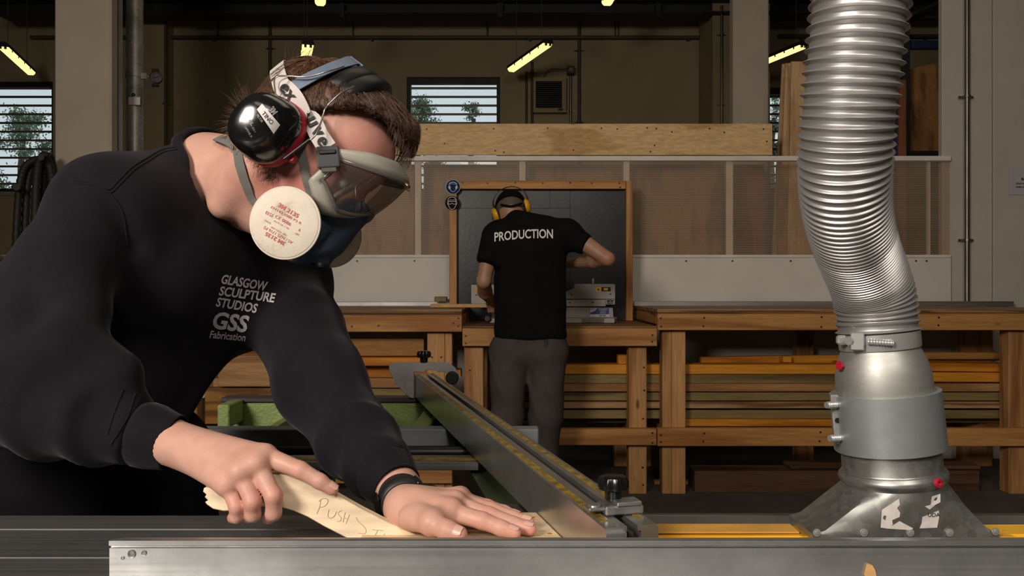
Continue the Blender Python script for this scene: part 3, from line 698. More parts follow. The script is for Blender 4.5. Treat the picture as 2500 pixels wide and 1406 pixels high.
# timber stored under the benches
G = 'timber lengths stored under the benches'
def plank(px0, px1, py0, py1, Y, d, mat, label, tilt=0.0, name='timber_plank'):
    x0, x1 = BX(px0, Y), BX(px1, Y); z0, z1 = BZ(py1, Y), BZ(py0, Y); dz = tilt / F * Y
    bm = bmesh.new()
    bm_hexa(bm, [(x0, Y, z0), (x1, Y, z0 + dz), (x1, Y + d, z0 + dz), (x0, Y + d, z0), (x0, Y, z1), (x1, Y, z1 + dz), (x1, Y + d, z1 + dz), (x0, Y + d, z1)], 0.003)
    return from_bm(name, bm, M[mat], label=label, cat='plank', group=G)
YS = YL + 0.11
plank(1205, 2470, 1001, 1022, YS + 0.02, 0.12, 'olive_pine', 'olive-brown plank, third from the bottom of the right stack')
plank(1672, 2052, 1024, 1041, YS - 0.005, 0.12, 'orange_pine', 'short orange-brown plank at the bottom of the right stack')
plank(1210, 2468, 1021, 1032, YS + 0.14, 0.10, 'olive_pine', 'olive plank set back behind the bottom short plank')
plank(1215, 2466, 981.5, 997, YS - 0.01, 0.15, 'ply_edge', 'pale plywood strip in the middle of the right stack')
plank(1205, 2468, 957.5, 978, YS + 0.015, 0.14, 'olive_pine', 'olive-brown plank just above the pale plywood strip')
plank(1212, 2470, 937, 956, YS - 0.008, 0.14, 'tan_pine', 'tan plank between two olive planks of the right stack')
plank(1210, 2040, 914.5, 936, YS + 0.012, 0.14, 'olive_pine', 'olive plank under the bright orange one of the right stack')
plank(1208, 2060, 890, 913.5, YS, 0.13, 'orange_pine', 'bright orange plank on top of the right stack')
plank(1712, 2466, 872, 892, YS + 0.16, 0.05, 'orange_pine', 'brown-orange plank leaning up at the back of the right stack', tilt=12)
plank(2050, 2464, 908, 931, YS + 0.005, 0.12, 'orange_pine', 'lower of the two sagging orange planks right of the hood', tilt=-2)
plank(2050, 2464, 884, 904, YS + 0.02, 0.12, 'orange_pine', 'upper of the two sagging orange planks right of the hood', tilt=-4)
plank(2060, 2462, 860, 877, YS + 0.10, 0.03, 'brown_ply', 'wide brown board standing at the top right of the stack')
plank(1912, 1933, 870, 885, YS + 0.08, 0.07, 'orange_pine', 'small square yellow offcut lying on the right stack', name='timber_offcut')
plank(1509, 1534, 866, 889, YS + 0.05, 0.07, 'orange_pine', 'small yellow offcut behind the middle bench leg', name='timber_offcut')
plank(1696, 2392, 1150, 1204, 4.57, 0.16, 'dark_timber', 'heavy dark timber baulk lying on the floor under the right bench', name='timber_baulk')
plank(1930, 2395, 1137, 1145.5, 4.60, 0.14, 'dark_timber', 'thin dark board lying on the heavy floor timber')
plank(470, 1035, 827, 869, YS + 0.05, 0.04, 'brown_ply', 'wide brown plywood board at the top under the left bench')
plank(500, 1040, 873, 893, YS, 0.12, 'orange_pine', 'yellow-orange plank under the wide brown board, left bench')
plank(886, 1125, 903, 922, YS - 0.005, 0.12, 'orange_pine', 'short yellow plank end behind the fence end stop')
plank(520, 1038, 923, 947, YS + 0.005, 0.12, 'tan_pine', 'pinkish tan plank under the short yellow plank')
plank(505, 1036, 949, 972, YS + 0.015, 0.12, 'olive_pine', 'dull brown plank low in the left stack')
plank(532, 800, 868, 944, YS - 0.09, 0.045, 'tan_pine', 'broad knotty board seen between the arms')
plank(500, 900, 946, 1035, YS - 0.045, 0.05, 'brown_ply', 'broad brown board with wavy grain below the knotty board')
plank(490, 1036, 973, 1030, YS + 0.06, 0.07, 'olive_pine', 'dull board at the bottom of the left stack')
# floor litter under the bench
box('offcut_strip', 0.85, 1.12, 4.75, 4.79, 0.0, 0.02, M['tan_pine'], label='thin wood offcut on the floor under the middle bench', cat='offcut')

# booth of steel sheet in a timber frame
bo = thing('saw_booth', (BX(1320, 5.2), 5.2, BZ(796, YB)), 'timber framed dark steel booth behind the mitre saw', 'booth')
YF = 5.12; zt0 = BZ(796, YB) + 0.002
box('post', BX(1529, YF), BX(1545, YF), YF, YF + 0.045, zt0, BZ(441, YF), M['pine_z'], bo, bev=0.003)
box('post', BX(1097, YF), BX(1115, YF), YF, YF + 0.045, BZ(755, YB) + 0.002, BZ(441, YF), M['pine_z'], bo, bev=0.003)
pbox('top_rail', 1116, 1528, 441, 461, YF, 0.045, M['pine'], bo, bev=0.003)
YSH = YF + 0.05
def sheet(a, b, c, d, yo=0): pbox('steel_sheet', a, b, c, d, YSH + yo, 0.006, M['steel_sheet'], bo, bev=0.001)
sheet(1100, 1341.95, 455, 508.4); sheet(1342.05, 1391.95, 455, 508.4); sheet(1100, 1391.95, 508.5, 745.5, 0.001); sheet(1392.05, 1542, 455, 745.5); sheet(1147, 1542, 745.6, 779)
screws(bo, [(1130, 446), (1190, 447), (1258, 446), (1325, 447), (1392, 446), (1445, 447), (1512, 447), (1514, 457)], YF)
# round safety signs
def ring_geo(r0, r1, n=32, cx=0, cy=0):
    v, f = [], []
    for i in range(n):
        a = 2 * math.pi * i / n
        v += [(cx + r0 * math.cos(a), cy + r0 * math.sin(a), 0), (cx + r1 * math.cos(a), cy + r1 * math.sin(a), 0)]
    for i in range(n):
        j = (i + 1) % n; f.append((2 * i, 2 * i + 1, 2 * j + 1, 2 * j))
    return v, f
def stroke(pts, w, closed=False):
    p = [V((x, y)) for x, y in pts]; n = len(p); v, f = [], []
    for i in range(n):
        a = p[(i - 1) % n] if (closed or i > 0) else p[i]; b = p[(i + 1) % n] if (closed or i < n - 1) else p[i]
        t = (b - a).normalized() if (b - a).length > 1e-9 else V((1, 0)); nn = V((-t.y, t.x)) * w / 2
        v += [(p[i].x + nn.x, p[i].y + nn.y, 0), (p[i].x - nn.x, p[i].y - nn.y, 0)]
    for i in range(n if closed else n - 1):
        j = (i + 1) % n; f.append((2 * i, 2 * i + 1, 2 * j + 1, 2 * j))
    return v, f
def poly(pts): return [(x, y, 0) for x, y in pts], [tuple(range(len(pts)))]
def sign(px, py, r, bgmat, label, art):
    o = P(px, py, YF - 0.003); t = thing('safety_sign', o, label, 'sign', 'round safety signs on the booth post')
    lathe('disc', [(0, 0.003), (r, 0.003), (r, 0)], o, (0, -1, 0), M[bgmat], t, n=40)
    for g in art: decal('symbol', ([(x * r, y * r, 0) for x, y, _ in g[0]], g[1]), o + V((0, -0.0035, 0)), (1, 0, 0), (0, 0, 1), M['white'], t)
M['sign_blue'] = plain('sign_blue', (0.010, 0.035, 0.10), 0.75, spec=0.1)
M['sign_black'] = plain('sign_black', (0.012, 0.009, 0.009), 0.75, spec=0.1)
arc = lambda cx, cy, rx, ry, a0, a1, n=14: [(cx + rx * math.cos(math.radians(a0 + (a1 - a0) * i / (n - 1))), cy + ry * math.sin(math.radians(a0 + (a1 - a0) * i / (n - 1)))) for i in range(n)]
rs = 18.2 / F * YF
sign(1106, 456.5, rs, 'sign_blue', 'blue round ear protection sign at the booth corner', [
    ring_geo(0.93, 0.985, 40), stroke(arc(0, 0.32, 0.5, 0.32, 180, 0), 0.10), stroke([(-0.5, 0.3), (-0.48, 0.12)], 0.08), stroke([(0.5, 0.3), (0.48, 0.12)], 0.08),
    poly([(-0.62, 0.1), (-0.5, 0.2), (-0.38, 0.16), (-0.3, -0.05), (-0.34, -0.3), (-0.52, -0.3), (-0.6, -0.15)]), poly([(0.62, 0.1), (0.6, -0.15), (0.52, -0.3), (0.34, -0.3), (0.3, -0.05), (0.38, 0.16), (0.5, 0.2)]),
    stroke(arc(0, -0.05, 0.42, 0.58, 205, 335), 0.06), stroke([(-0.36, 0.36), (-0.15, 0.44), (0.05, 0.4), (0.36, 0.38)], 0.05)])
sign(1104, 495.5, 17.2 / F * YF, 'sign_black', 'black round eye protection sign below the blue sign', [
    stroke(arc(0.0, 0.32, 0.6, 0.52, 200, -20), 0.08), stroke([(-0.52, 0.22), (0.52, 0.22), (0.52, -0.16), (0.16, -0.16), (0.0, -0.02), (-0.16, -0.16), (-0.52, -0.16)], 0.08, True),
    stroke([(-0.66, 0.15), (-0.64, -0.14), (-0.48, -0.4), (-0.36, -0.7), (-0.18, -0.88), (0.18, -0.88), (0.36, -0.7), (0.48, -0.4), (0.64, -0.14), (0.66, 0.15)], 0.075),
    stroke([(-0.42, 0.36), (-0.2, 0.44), (0.05, 0.38), (0.3, 0.46), (0.46, 0.58), (0.44, 0.3)], 0.06)])

# mitre saw on the middle bench
YM = 4.92; ms = thing('mitre_saw', P(1330, 790, YM), 'grey cast mitre saw with yellow warning labels on the middle bench', 'mitre saw')
ms.location.z = zt0
def mpoly(name, pts, Y, d, mat, parent=ms, bev=0.002): return prism(name, [P(x, y, Y) for x, y in pts], (0, d, 0), M[mat], parent, bev)
fr_ = mpoly('right_fence', [(1378, 730), (1378, 713), (1384, 711), (1401, 704), (1402, 693), (1500, 693), (1502, 696), (1502, 730)], YM, 0.03, 'grey_cast')
mpoly('fence_base', [(1376, 748), (1376, 732), (1479, 731), (1479, 748)], YM - 0.005, 0.04, 'grey_cast')
bm = bmesh.new()
for a in ((1479, 1482, 731, 743), (1498, 1501, 731, 743), (1489, 1491, 731, 743), (1482, 1498, 731, 733), (1482, 1498, 736.5, 738.5), (1482, 1498, 741, 743)):
    bm_box(bm, BX(a[0], YM), BX(a[1], YM), YM, YM + 0.02, BZ(a[3], YM), BZ(a[2], YM))
from_bm('fence_grid', bm, M['grey_cast'], ms)
pbox('stop_peg', 1445, 1451, 679, 693, YM + 0.01, 0.012, M['grey_cast'], ms)
pbox('warning_label', 1454, 1468, 701, 711, YM - 0.001, 0.001, M['yellow_label'], fr_, bev=0)
decal('warning_mark', poly([(-0.008, -0.005), (0.008, -0.005), (0, 0.008)]), P(1461, 706.5, YM - 0.0012), (1, 0, 0), (0, 0, 1), M['black_ink'], fr_, off=0.0005)
pbox('lock_slot', 1468, 1491, 701, 711, YM - 0.001, 0.001, M['black_ink'], fr_, bev=0)
pbox('lock_mark', 1474, 1484, 703, 709, YM - 0.003, 0.002, M['yellow_label'], fr_, bev=0)
fl_ = mpoly('left_fence', [(1150, 742), (1150, 695), (1240, 695), (1240, 742)], YM, 0.03, 'grey_cast')
pbox('warning_label', 1160, 1174, 701, 713, YM - 0.001, 0.001, M['yellow_label'], fl_, bev=0)
decal('warning_mark', poly([(-0.008, -0.005), (0.008, -0.005), (0, 0.008)]), P(1167.5, 707, YM - 0.0012), (1, 0, 0), (0, 0, 1), M['black_ink'], fl_, off=0.0005)
for px, py in ((1395, 718), (1490, 718), (1391, 739), (1447, 738), (1163, 720)):
    lathe('bolt', [(0, 0.002), (0.005, 0.002), (0.005, 0)], P(px, py, YM - 0.006 if py > 730 else YM), (0, -1, 0), M['screw'], ms, n=8)
mpoly('table_body', [(1376, 784), (1376, 749), (1496, 751), (1499, 784)], YM + 0.02, 0.12, 'grey_cast')
mpoly('table_body', [(1200, 784), (1200, 749), (1376, 749), (1376, 784)], YM + 0.03, 0.12, 'dark_steel')
zb = BZ(792, 4.80)
pv = [(1196, 4.80, 0), (1420, 4.80, 0), (1455, 4.86, 0), (1475, 4.80, 0), (1500, 4.80, 0), (1506, 4.86, 0), (1506, 5.05, 0), (1196, 5.05, 0)]
prism('base_plate', [V((BX(a, b), b, zt0)) for a, b, _ in pv], (0, 0, 0.03), M['grey_cast'], ms, bev=0.003)
lathe('turntable', [(0.17, 0), (0.175, 0.01), (0.175, 0.035), (0.15, 0.045), (0, 0.045)], (BX(1300, YM), YM + 0.0, zt0 + 0.03), (0, 0, 1), M['grey_cast'], ms, n=36)
lb_ = pbox('rating_label', 1440, 1488, 752, 774, YM + 0.012, 0.006, M['white'], ms, bev=0)
prism('label_band', [P(1440, 763.5, YM + 0.0114), P(1440, 767.0, YM + 0.0114), P(1487, 767.0, YM + 0.0114), P(1487, 752, YM + 0.0114), P(1459, 752, YM + 0.0114), P(1452, 759, YM + 0.0114)], (0, 0.0006, 0), M['blue_label'], lb_)
decal('printing', text_geo('GSS-005', 0.013, 0.02), P(1471, 770.5, YM + 0.0118), (1, 0, 0), (0, 0, 1), M['black_ink'], lb_, off=0.0008)
for i, (wd, py) in enumerate(((0.05, 754), (0.056, 756.5), (0.03, 759), (0.036, 762), (0.036, 764.5))):
    decal('printing', poly([(-wd / 2, -0.001), (wd / 2, -0.001), (wd / 2, 0.001), (-wd / 2, 0.001)]), P(1472, py, YM + 0.0112), (1, 0, 0), (0, 0, 1), M['white'], lb_, off=0.0006)
# saw head, mostly behind the second person
hd = lathe('blade_guard', [(0, 0.03), (0.12, 0.03), (0.128, 0.022), (0.128, -0.022), (0.12, -0.03), (0, -0.03)], (BX(1296, 4.95), 4.97, zt0 + 0.22), (1, 0, 0), M['grey_cast'], ms, n=32)
lathe('motor', [(0, 0.0), (0.05, 0.0), (0.055, 0.01), (0.055, 0.11), (0.04, 0.13), (0, 0.13)], (BX(1300, 4.95), 4.97, zt0 + 0.25), (1, 0, 0), M['black'], ms, n=24)
tube('handle', spline([(BX(1296, 4.9), 4.87, zt0 + 0.30), (BX(1296, 4.9), 4.80, zt0 + 0.34), (BX(1296, 4.9), 4.74, zt0 + 0.31)], 10), 0.016, M['black'], ms, n=10)
pbox('pivot_arm', 1285, 1310, 700, 770, 5.05, 0.06, M['grey_cast'], ms)
lathe('clamp_knob', [(0, 0), (0.02, 0), (0.022, 0.006), (0.022, 0.02), (0.016, 0.025), (0, 0.025)], P(1190, 777, 4.80), (0, -1, 0), M['black'], ms, n=16)
# workpiece on the left bench reaching to the saw
plank(1050, 1212, 742, 750.8, 4.80, 0.06, 'pale_ply', 'pale plywood strip held across the bench into the mitre saw', name='plywood_strip')['group'] = 'plywood being cut'
# ---------------------------------------------------------------- panel saw in the foreground
ZTAB = 0.885
M['alu'] = brushed('aluminium', (0.55, 0.56, 0.56), 0.36, 'X', dirt_reflect=0.42, blotch=5.0, metal=0.9)  # blotches in the colour imitate cloudy reflections on the rip fence
M['alu_dark'] = brushed('worn_table', (0.34, 0.34, 0.34), 0.42, 'X', dirt_reflect=0.35, metal=0.85)
M['cast_table'] = brushed('cast_iron_table', (0.26, 0.25, 0.235), 0.42, 'X', dirt_reflect=0.3)
M['alu_y'] = plain('aluminium_fence', (0.54, 0.535, 0.51), 0.28, 0.9, var=0.16, scale=14)
M['stop_metal'] = plain('stop_plate_metal', (0.36, 0.35, 0.335), 0.45, 0.35, var=0.12, scale=30)
def speckled_green():
    q = NT('hammered_green'); q.b.inputs['Roughness'].default_value = 0.5
    mp = q.coords((1, 1, 1)); n1 = q.n('ShaderNodeTexNoise', Scale=28.0, Detail=5.0); q.l(mp, 0, n1, 'Vector')
    vo = q.n('ShaderNodeTexVoronoi', Scale=120.0); q.l(mp, 0, vo, 'Vector')
    r = q.ramp(n1, 0, [(0.30, (0.05, 0.06, 0.03)), (0.36, (0.20, 0.265, 0.075)), (0.75, (0.26, 0.335, 0.11))]); q.l(r, 0, q.b, 'Base Color')
    q.bump(vo, 'Distance', 0.5, 0.002); return q.m
M['green'] = speckled_green()
M['green_dark'] = plain('dark_green_paint', (0.055, 0.075, 0.03), 0.5)
def tape():
    q = NT('steel_rule_tape'); q.b.inputs['Roughness'].default_value = 0.4
    mp = q.coords((1, 1, 1)); nz = q.n('ShaderNodeTexNoise', Scale=60.0, Detail=4.0); q.l(mp, 0, nz, 'Vector')
    sx = q.n('ShaderNodeSeparateXYZ'); q.l(mp, 0, sx, 0)
    mu = q.n('ShaderNodeMath', _operation='MULTIPLY'); q.l(sx, 'Y', mu, 0); mu.inputs[1].default_value = 2 * math.pi / 0.005
    sn = q.n('ShaderNodeMath', _operation='SINE'); q.l(mu, 0, sn, 0)
    r0 = q.ramp(sn, 0, [(0.80, (1, 1, 1)), (0.9, (0.25, 0.2, 0.1))])
    r = q.ramp(nz, 0, [(0.35, (0.16, 0.11, 0.02)), (0.6, (0.42, 0.29, 0.05))])
    m = q.n('ShaderNodeMix', _data_type='RGBA', _blend_type='MULTIPLY'); m.inputs[0].default_value = 0.7; q.l(r, 0, m, 6); q.l(r0, 0, m, 7); q.l(m, 2, q.b, 'Base Color')
    q.b.inputs['Metallic'].default_value = 0.3; return q.m
M['tape'] = tape()
M['yellow_paint'] = (lambda q: q)(plain('yellow_guard_paint', (0.78, 0.40, 0.015), 0.4, var=0.15, scale=20, coat=0.2))
def chipped():
    q = NT('chipped_yellow'); mp = q.coords((14, 60, 60)); nz = q.n('ShaderNodeTexNoise', Scale=1.0, Detail=6.0, Roughness=0.7); q.l(mp, 0, nz, 'Vector')
    r = q.ramp(nz, 0, [(0.60, (0.76, 0.40, 0.02)), (0.64, (0.45, 0.44, 0.42))]); q.l(r, 0, q.b, 'Base Color')
    r2 = q.ramp(nz, 0, [(0.60, (0, 0, 0)), (0.64, (0.9, 0.9, 0.9))]); q.l(r2, 0, q.b, 'Metallic'); q.b.inputs['Roughness'].default_value = 0.38; return q.m
M['yellow_chip'] = chipped()

saw = thing('panel_saw', (0, 0.85, 0), 'panel saw with a worn metal table in the foreground', 'panel saw')
box('table_strip', -1.45, 1.35, 0.941, 0.999, ZTAB - 0.05, ZTAB, M['alu_dark'], saw, bev=0.0015)
box('table_strip', -1.45, 1.35, 0.842, 0.9375, ZTAB - 0.05, ZTAB, M['alu_dark'], saw, bev=0.0015)
box('table_strip', -1.45, 1.35, 0.52, 0.8385, ZTAB - 0.05, ZTAB, M['alu_dark'], saw, bev=0.0015)
box('slide_rail', -1.45, 1.35, 0.9375, 0.941, ZTAB - 0.02, ZTAB - 0.001, M['alu'], saw)
box('slide_rail', -1.45, 1.35, 0.8385, 0.842, ZTAB - 0.02, ZTAB - 0.001, M['alu'], saw)
box('table_wing', -0.16, 0.045, 1.0, 1.056, ZTAB - 0.045, ZTAB - 0.0005, M['cast_table'], saw, bev=0.002)
box('table_wing', 0.10, 1.35, 1.0, 1.012, ZTAB - 0.045, ZTAB - 0.0005, M['cast_table'], saw, bev=0.002)
box('cabinet', -1.1, 1.1, 0.55, 0.93, 0.0, ZTAB - 0.051, M['green_dark'], saw, bev=0.01)

# rip fence nearest the camera
YRF = 0.705
rf = thing('rip_fence', (0.3, YRF, ZTAB), 'long brushed aluminium rip fence along the bottom edge of the picture', 'rip fence')
zt = lambda py, Y: CAMZ - (py - 703) * Y / F
prof = [(YRF, ZTAB), (YRF, zt(1338, YRF)), (YRF + 0.003, zt(1338, YRF)), (YRF + 0.003, zt(1333, YRF + 0.003)), (YRF - 0.001, zt(1332, YRF - 0.001)),
        (YRF - 0.001, zt(1320, YRF - 0.001)), (YRF + 0.004, zt(1316, YRF + 0.004)), (YRF + 0.028, zt(1312, YRF + 0.028)), (YRF + 0.030, zt(1314, YRF + 0.03)), (YRF + 0.030, ZTAB)]
xe = BX(267, YRF)
prism('extrusion', [V((xe, y, z)) for y, z in prof], (1.9, 0, 0), M['alu'], rf)
for px, py, r in ((322, 1352, 0.0035), (352, 1350, 0.0022), (300, 1362, 0.0015)):
    lathe('dimple', [(0, 0.0004), (r * 0.75, 0.0004), (r, 0.0008), (r * 1.1, 0)], P(px, py, YRF), (0, -1, 0), M['alu_dark'], rf, n=14)
prism('wood_splinter', [P(2112, 1406, YRF - 0.003), P(2120, 1377, YRF - 0.003), P(2130, 1380, YRF - 0.003), P(2137, 1392, YRF - 0.003), P(2140, 1408, YRF - 0.003)], (0, 0.0028, 0), M['pale_ply'], label='small pale wood splinter stuck to the rip fence face', cat='splinter')

# crosscut fence running away from the camera
Yn, Yf = 0.746, 2.085
A = V((BX(1477, 0.744), 0.744, 0)); B = V((BX(1010, 2.088), 2.088, 0)); fd = (B - A).normalized(); fs_ = V((fd.y, -fd.x, 0))  # to the right
ZF0, ZF1, WF = ZTAB + 0.003, 0.9457, 0.054
cf = thing('crosscut_fence', A + V((0, 0, ZF0)), 'long aluminium crosscut fence with yellow scale tapes running away from the hands', 'fence')
LF = (B - A).length
def sect(name, pts, mat, a=0.0, b=LF, parent=None):
    o = A + fd * a
    return prism(name, [o + fs_ * s + V((0, 0, z)) for s, z in pts], fd * (b - a), M[mat], parent or cf)
W = WF
sect('extrusion', [(0, ZF0), (W * 0.34, ZF0), (W * 0.34, ZF0 + 0.006), (W * 0.66, ZF0 + 0.006), (W * 0.66, ZF0), (W, ZF0), (W, ZF1 - 0.004), (W * 0.97, ZF1), (W * 0.61, ZF1), (W * 0.61, ZF1 - 0.005),
     (W * 0.67, ZF1 - 0.005), (W * 0.67, ZF1 - 0.014), (W * 0.35, ZF1 - 0.014), (W * 0.35, ZF1 - 0.005), (W * 0.41, ZF1 - 0.005), (W * 0.41, ZF1), (W * 0.02, ZF1), (0, ZF1 - 0.001)], 'alu_y')
sect('scale_tape', [(W * 0.06, ZF1 - 0.0005), (W * 0.06, ZF1 + 0.0006), (W * 0.20, ZF1 + 0.0006), (W * 0.20, ZF1 - 0.0005)], 'tape', 0.02, LF - 0.02)
sect('tape_edge', [(W * 0.20, ZF1 - 0.0005), (W * 0.20, ZF1 + 0.0012), (W * 0.215, ZF1 + 0.0012), (W * 0.215, ZF1 - 0.0005)], 'alu', 0.02, LF - 0.02)
sect('scale_tape', [(W * 0.77, ZF1 - 0.0005), (W * 0.77, ZF1 + 0.0006), (W * 0.87, ZF1 + 0.0006), (W * 0.87, ZF1 - 0.0005)], 'tape', 0.02, LF - 0.02)
sect('tape_edge', [(W * 0.87, ZF1 - 0.0005), (W * 0.87, ZF1 + 0.0012), (W * 0.885, ZF1 + 0.0012), (W * 0.885, ZF1 - 0.0005)], 'alu', 0.02, LF - 0.02)
sect('slot_bar', [(W * 0.44, ZF1 - 0.0135), (W * 0.44, ZF1 - 0.006), (W * 0.53, ZF1 - 0.006), (W * 0.53, ZF1 - 0.0135)], 'dark_steel')
sect('end_shoe', [(-0.001, ZF1 - 0.012), (W * 0.36, ZF1 - 0.012), (W * 0.36, ZF1 - 0.004), (-0.001, ZF1 - 0.004)], 'alu', -0.006, 0.0)
# far stop
YE = 2.06
fl = thing('fence_stop', P(1030, 972, YE), 'flat grey shark-fin stop plate with black knob at the far fence end', 'stop')
arcp = [(952, 909), (949.5, 900), (949.5, 893), (953, 888), (962, 884.6), (1090, 884.6), (1100, 889), (1110, 897), (1120, 912), (1120, 922), (1098, 923), (1092, 912), (1083, 908), (1070, 907.5), (1060, 903), (1040, 903), (1036, 908), (1010.5, 908), (1010.5, 972), (1003, 972), (985, 958), (968, 938)]
prism('plate', [P(x, y, YE) for x, y in arcp], (0, 0.012, 0), M['stop_metal'], fl, bev=0.001)
lathe('pad', [(0, 0.012), (0.013, 0.012), (0.017, 0.009), (0.017, -0.004), (0, -0.004)], P(1104, 922, YE - 0.002), (0, -1, 0), M['black_matt'], fl, n=24)
lathe('pad_screw', [(0, 0.003), (0.004, 0.003), (0.004, 0)], P(1103, 922, YE - 0.014), (0, -1, 0), M['screw'], fl, n=10)
def star_knob(name, c, r, h, parent, lobes=8):
    vs_, n = [], lobes * 6
    prof = [(0.0, h), (0.55, h), (0.86, h * 0.96), (1.0, h * 0.78), (1.0, h * 0.48), (0.8, h * 0.40), (0.58, h * 0.38), (0.56, 0.0)]
    fs2 = []
    for k, (pr, z) in enumerate(prof):
        for j in range(n):
            a = 2 * math.pi * j / n; q = r * pr * (1 + (0.06 * math.cos(lobes * a) if pr > 0.8 else 0))
            vs_.append(V(c) + V((q * math.cos(a), q * math.sin(a), z)))
    for i in range(len(prof) - 1):
        for j in range(n): fs2.append((i * n + j, i * n + (j + 1) % n, (i + 1) * n + (j + 1) % n, (i + 1) * n + j)[::-1])
    o = mk(name, vs_, fs2, M['knob'], parent, smooth=True); o.data.set_sharp_from_angle(angle=math.radians(40)); return o
M['knob'] = plain('glossy_black_knob', (0.006, 0.006, 0.006), 0.24, var=0.1, spec=0.4)
k1 = P(1035, 884, YE + 0.006)
star_knob('knob', k1, 16.5 / F * YE, 28 / F * YE, fl)
# near stop with knob
nc = A + fd * 0.035; nst = thing('flip_stop', nc + V((0, 0, ZF1)), 'aluminium flip stop with a big black star knob near the camera', 'stop')
def fo(s, a, z): return A + fd * a + fs_ * s + V((0, 0, z))
obox('base', fo(W * 0.62, 0.045, ZF1 + 0.0055), fs_ * 0.020, fd * 0.013, (0, 0, 0.0045), M['alu'], nst, bev=0.0015)
obox('tab', fo(W * 0.18, 0.046, ZF1 + 0.0065), fs_ * 0.012, fd * 0.009, (0, 0, 0.002), M['alu'], nst, bev=0.0015)
lathe('tab_ring', [(0.0045, 0), (0.0065, 0), (0.0065, 0.0012), (0.0045, 0.0012)], fo(W * 0.12, 0.046, ZF1 + 0.0086), (0, 0, 1), M['alu'], nst, n=20)
lathe('tab_hole', [(0, 0.0003), (0.0045, 0.0003)], fo(W * 0.12, 0.046, ZF1 + 0.0086), (0, 0, 1), M['black'], nst, n=20)
obox('clamp_block', fo(W * 0.70, 0.040, ZF1 + 0.012), fs_ * 0.013, fd * 0.010, (0, 0, 0.002), M['alu'], nst, bev=0.001)
star_knob('knob', fo(W * 0.52, 0.05, ZF1 + 0.0125), 0.0148, 0.0235, nst, 9)

# outrigger carrying the far end of the fence
og = thing('outrigger', (-0.3, 1.7, ZTAB), 'green and grey outrigger frame under the crosscut fence', 'outrigger')
zz = ZTAB
box('scale_rail', BX(560, 1.33), BX(1170, 1.33), 1.302, 1.360, zz - 0.0135, zz, M['alu_dark'], og, bev=0.001)
box('rail_stripe', BX(560, 1.33), BX(1165, 1.33), 1.316, 1.336, zz - 0.0002, zz + 0.0006, M['tape'], og)
tube('round_bar', [(BX(560, 1.45), 1.44, zz - 0.012), (BX(1150, 1.45), 1.44, zz - 0.012)], 0.011, M['black'], og, n=14)
box('steel_rail', BX(395, 1.606), BX(1315, 1.606), 1.606, 1.648, BZ(1090, 1.606), zz, brushed('grey_steel_rail', (0.30, 0.325, 0.34), 0.45, 'X', dirt_reflect=0.3, metal=0.35), og, bev=0.002)
box('green_rail', BX(538, 2.06), BX(1100, 2.06), 2.075, 2.115, zz - 0.11, zz - 0.012, M['green'], og, bev=0.004)
box('rail_cap', BX(536, 2.06), BX(1100, 2.06), 2.068, 2.12, zz - 0.012, zz, plain('purple_black_strip', (0.06, 0.05, 0.055), 0.45, 0.4), og, bev=0.002)
box('end_member', BX(530, 1.96), BX(559, 1.96), 1.96, 2.066, zz - 0.06, zz - 0.003, M['green'], og, bev=0.003)
box('end_member', BX(1040, 2.0), BX(1075, 2.0), 1.65, 2.066, zz - 0.06, zz - 0.012, M['green'], og, bev=0.003)
for xa, xb in ((BX(640, 1.75), BX(720, 2.05)), (BX(960, 1.75), BX(905, 2.05))):
    prism('web', [(xa, 1.66, zz - 0.03), (xa + 0.018, 1.66, zz - 0.03), (xb + 0.018, 2.07, zz - 0.03), (xb, 2.07, zz - 0.03)], (0, 0, -0.05), M['green'], og)
box('post', BX(797, 1.40), BX(829, 1.40), 1.345, 1.37, 0.0, zz - 0.014, M['green'], og, bev=0.002)
prism('swing_arm', [(-0.02, 1.06, zz - 0.02), (0.035, 1.06, zz - 0.02), (-0.15, 2.06, zz - 0.02), (-0.205, 2.06, zz - 0.02)], (0, 0, -0.055), M['green_dark'], og)
box('post_foot', BX(797, 1.40) - 0.05, BX(829, 1.40) + 0.05, 1.30, 1.42, 0.0, 0.012, M['green_dark'], og)

# workpiece and push stick
ZP = ZTAB + 0.0135
M['birch'] = wood('birch_ply', srgb(214, 186, 142), srgb(234, 212, 176), 'X', ring=14, stretch=0.3, knots=False, bump=0.04)
def cutx(y): # left face of the fence at depth y
    return A.x + fd.x / fd.y * (y - A.y)
ply = [(-0.165, 0.79), (cutx(0.79) - 0.001, 0.79), (cutx(0.964) - 0.001, 0.964), (-0.165, 0.964)]
pl = thing('plywood_workpiece', (0, 0.88, ZTAB), 'pale plywood workpiece flat on the saw table under the left hand', 'plywood')
prism('sheet', [V((x, y, ZTAB + 0.0004)) for x, y in ply], (0, 0, 0.0131), M['birch'], pl, bev=0.0006)
for px, py in ((1342, 1302), (1300, 1263)):
    c = PZ(px, py, ZP); lathe('knot', [(0, 0.0002), (0.0022, 0.0002), (0.003, 0.0)], c, (0, 0, 1), M['orange_pine'], pl, n=14)
YK = 0.876
M['stick'] = wood('push_stick_wood', srgb(206, 180, 144), srgb(230, 210, 180), 'X', ring=14, knots=False, bump=0.05, stretch=0.15)
up_e = [(497, 1192), (540, 1188), (600, 1172), (650, 1160), (685, 1157), (720, 1165), (760, 1181), (820, 1208), (880, 1242), (935, 1270), (985, 1294), (1030, 1311), (1052, 1322)]
lo_e = [(1052, 1352), (960, 1350), (900, 1342), (835, 1308), (790, 1285), (750, 1262), (715, 1247), (690, 1240), (655, 1236), (610, 1240), (570, 1247), (545, 1248), (520, 1243), (504, 1232), (500, 1226), (508, 1223), (499, 1214), (503, 1208), (495, 1201)]
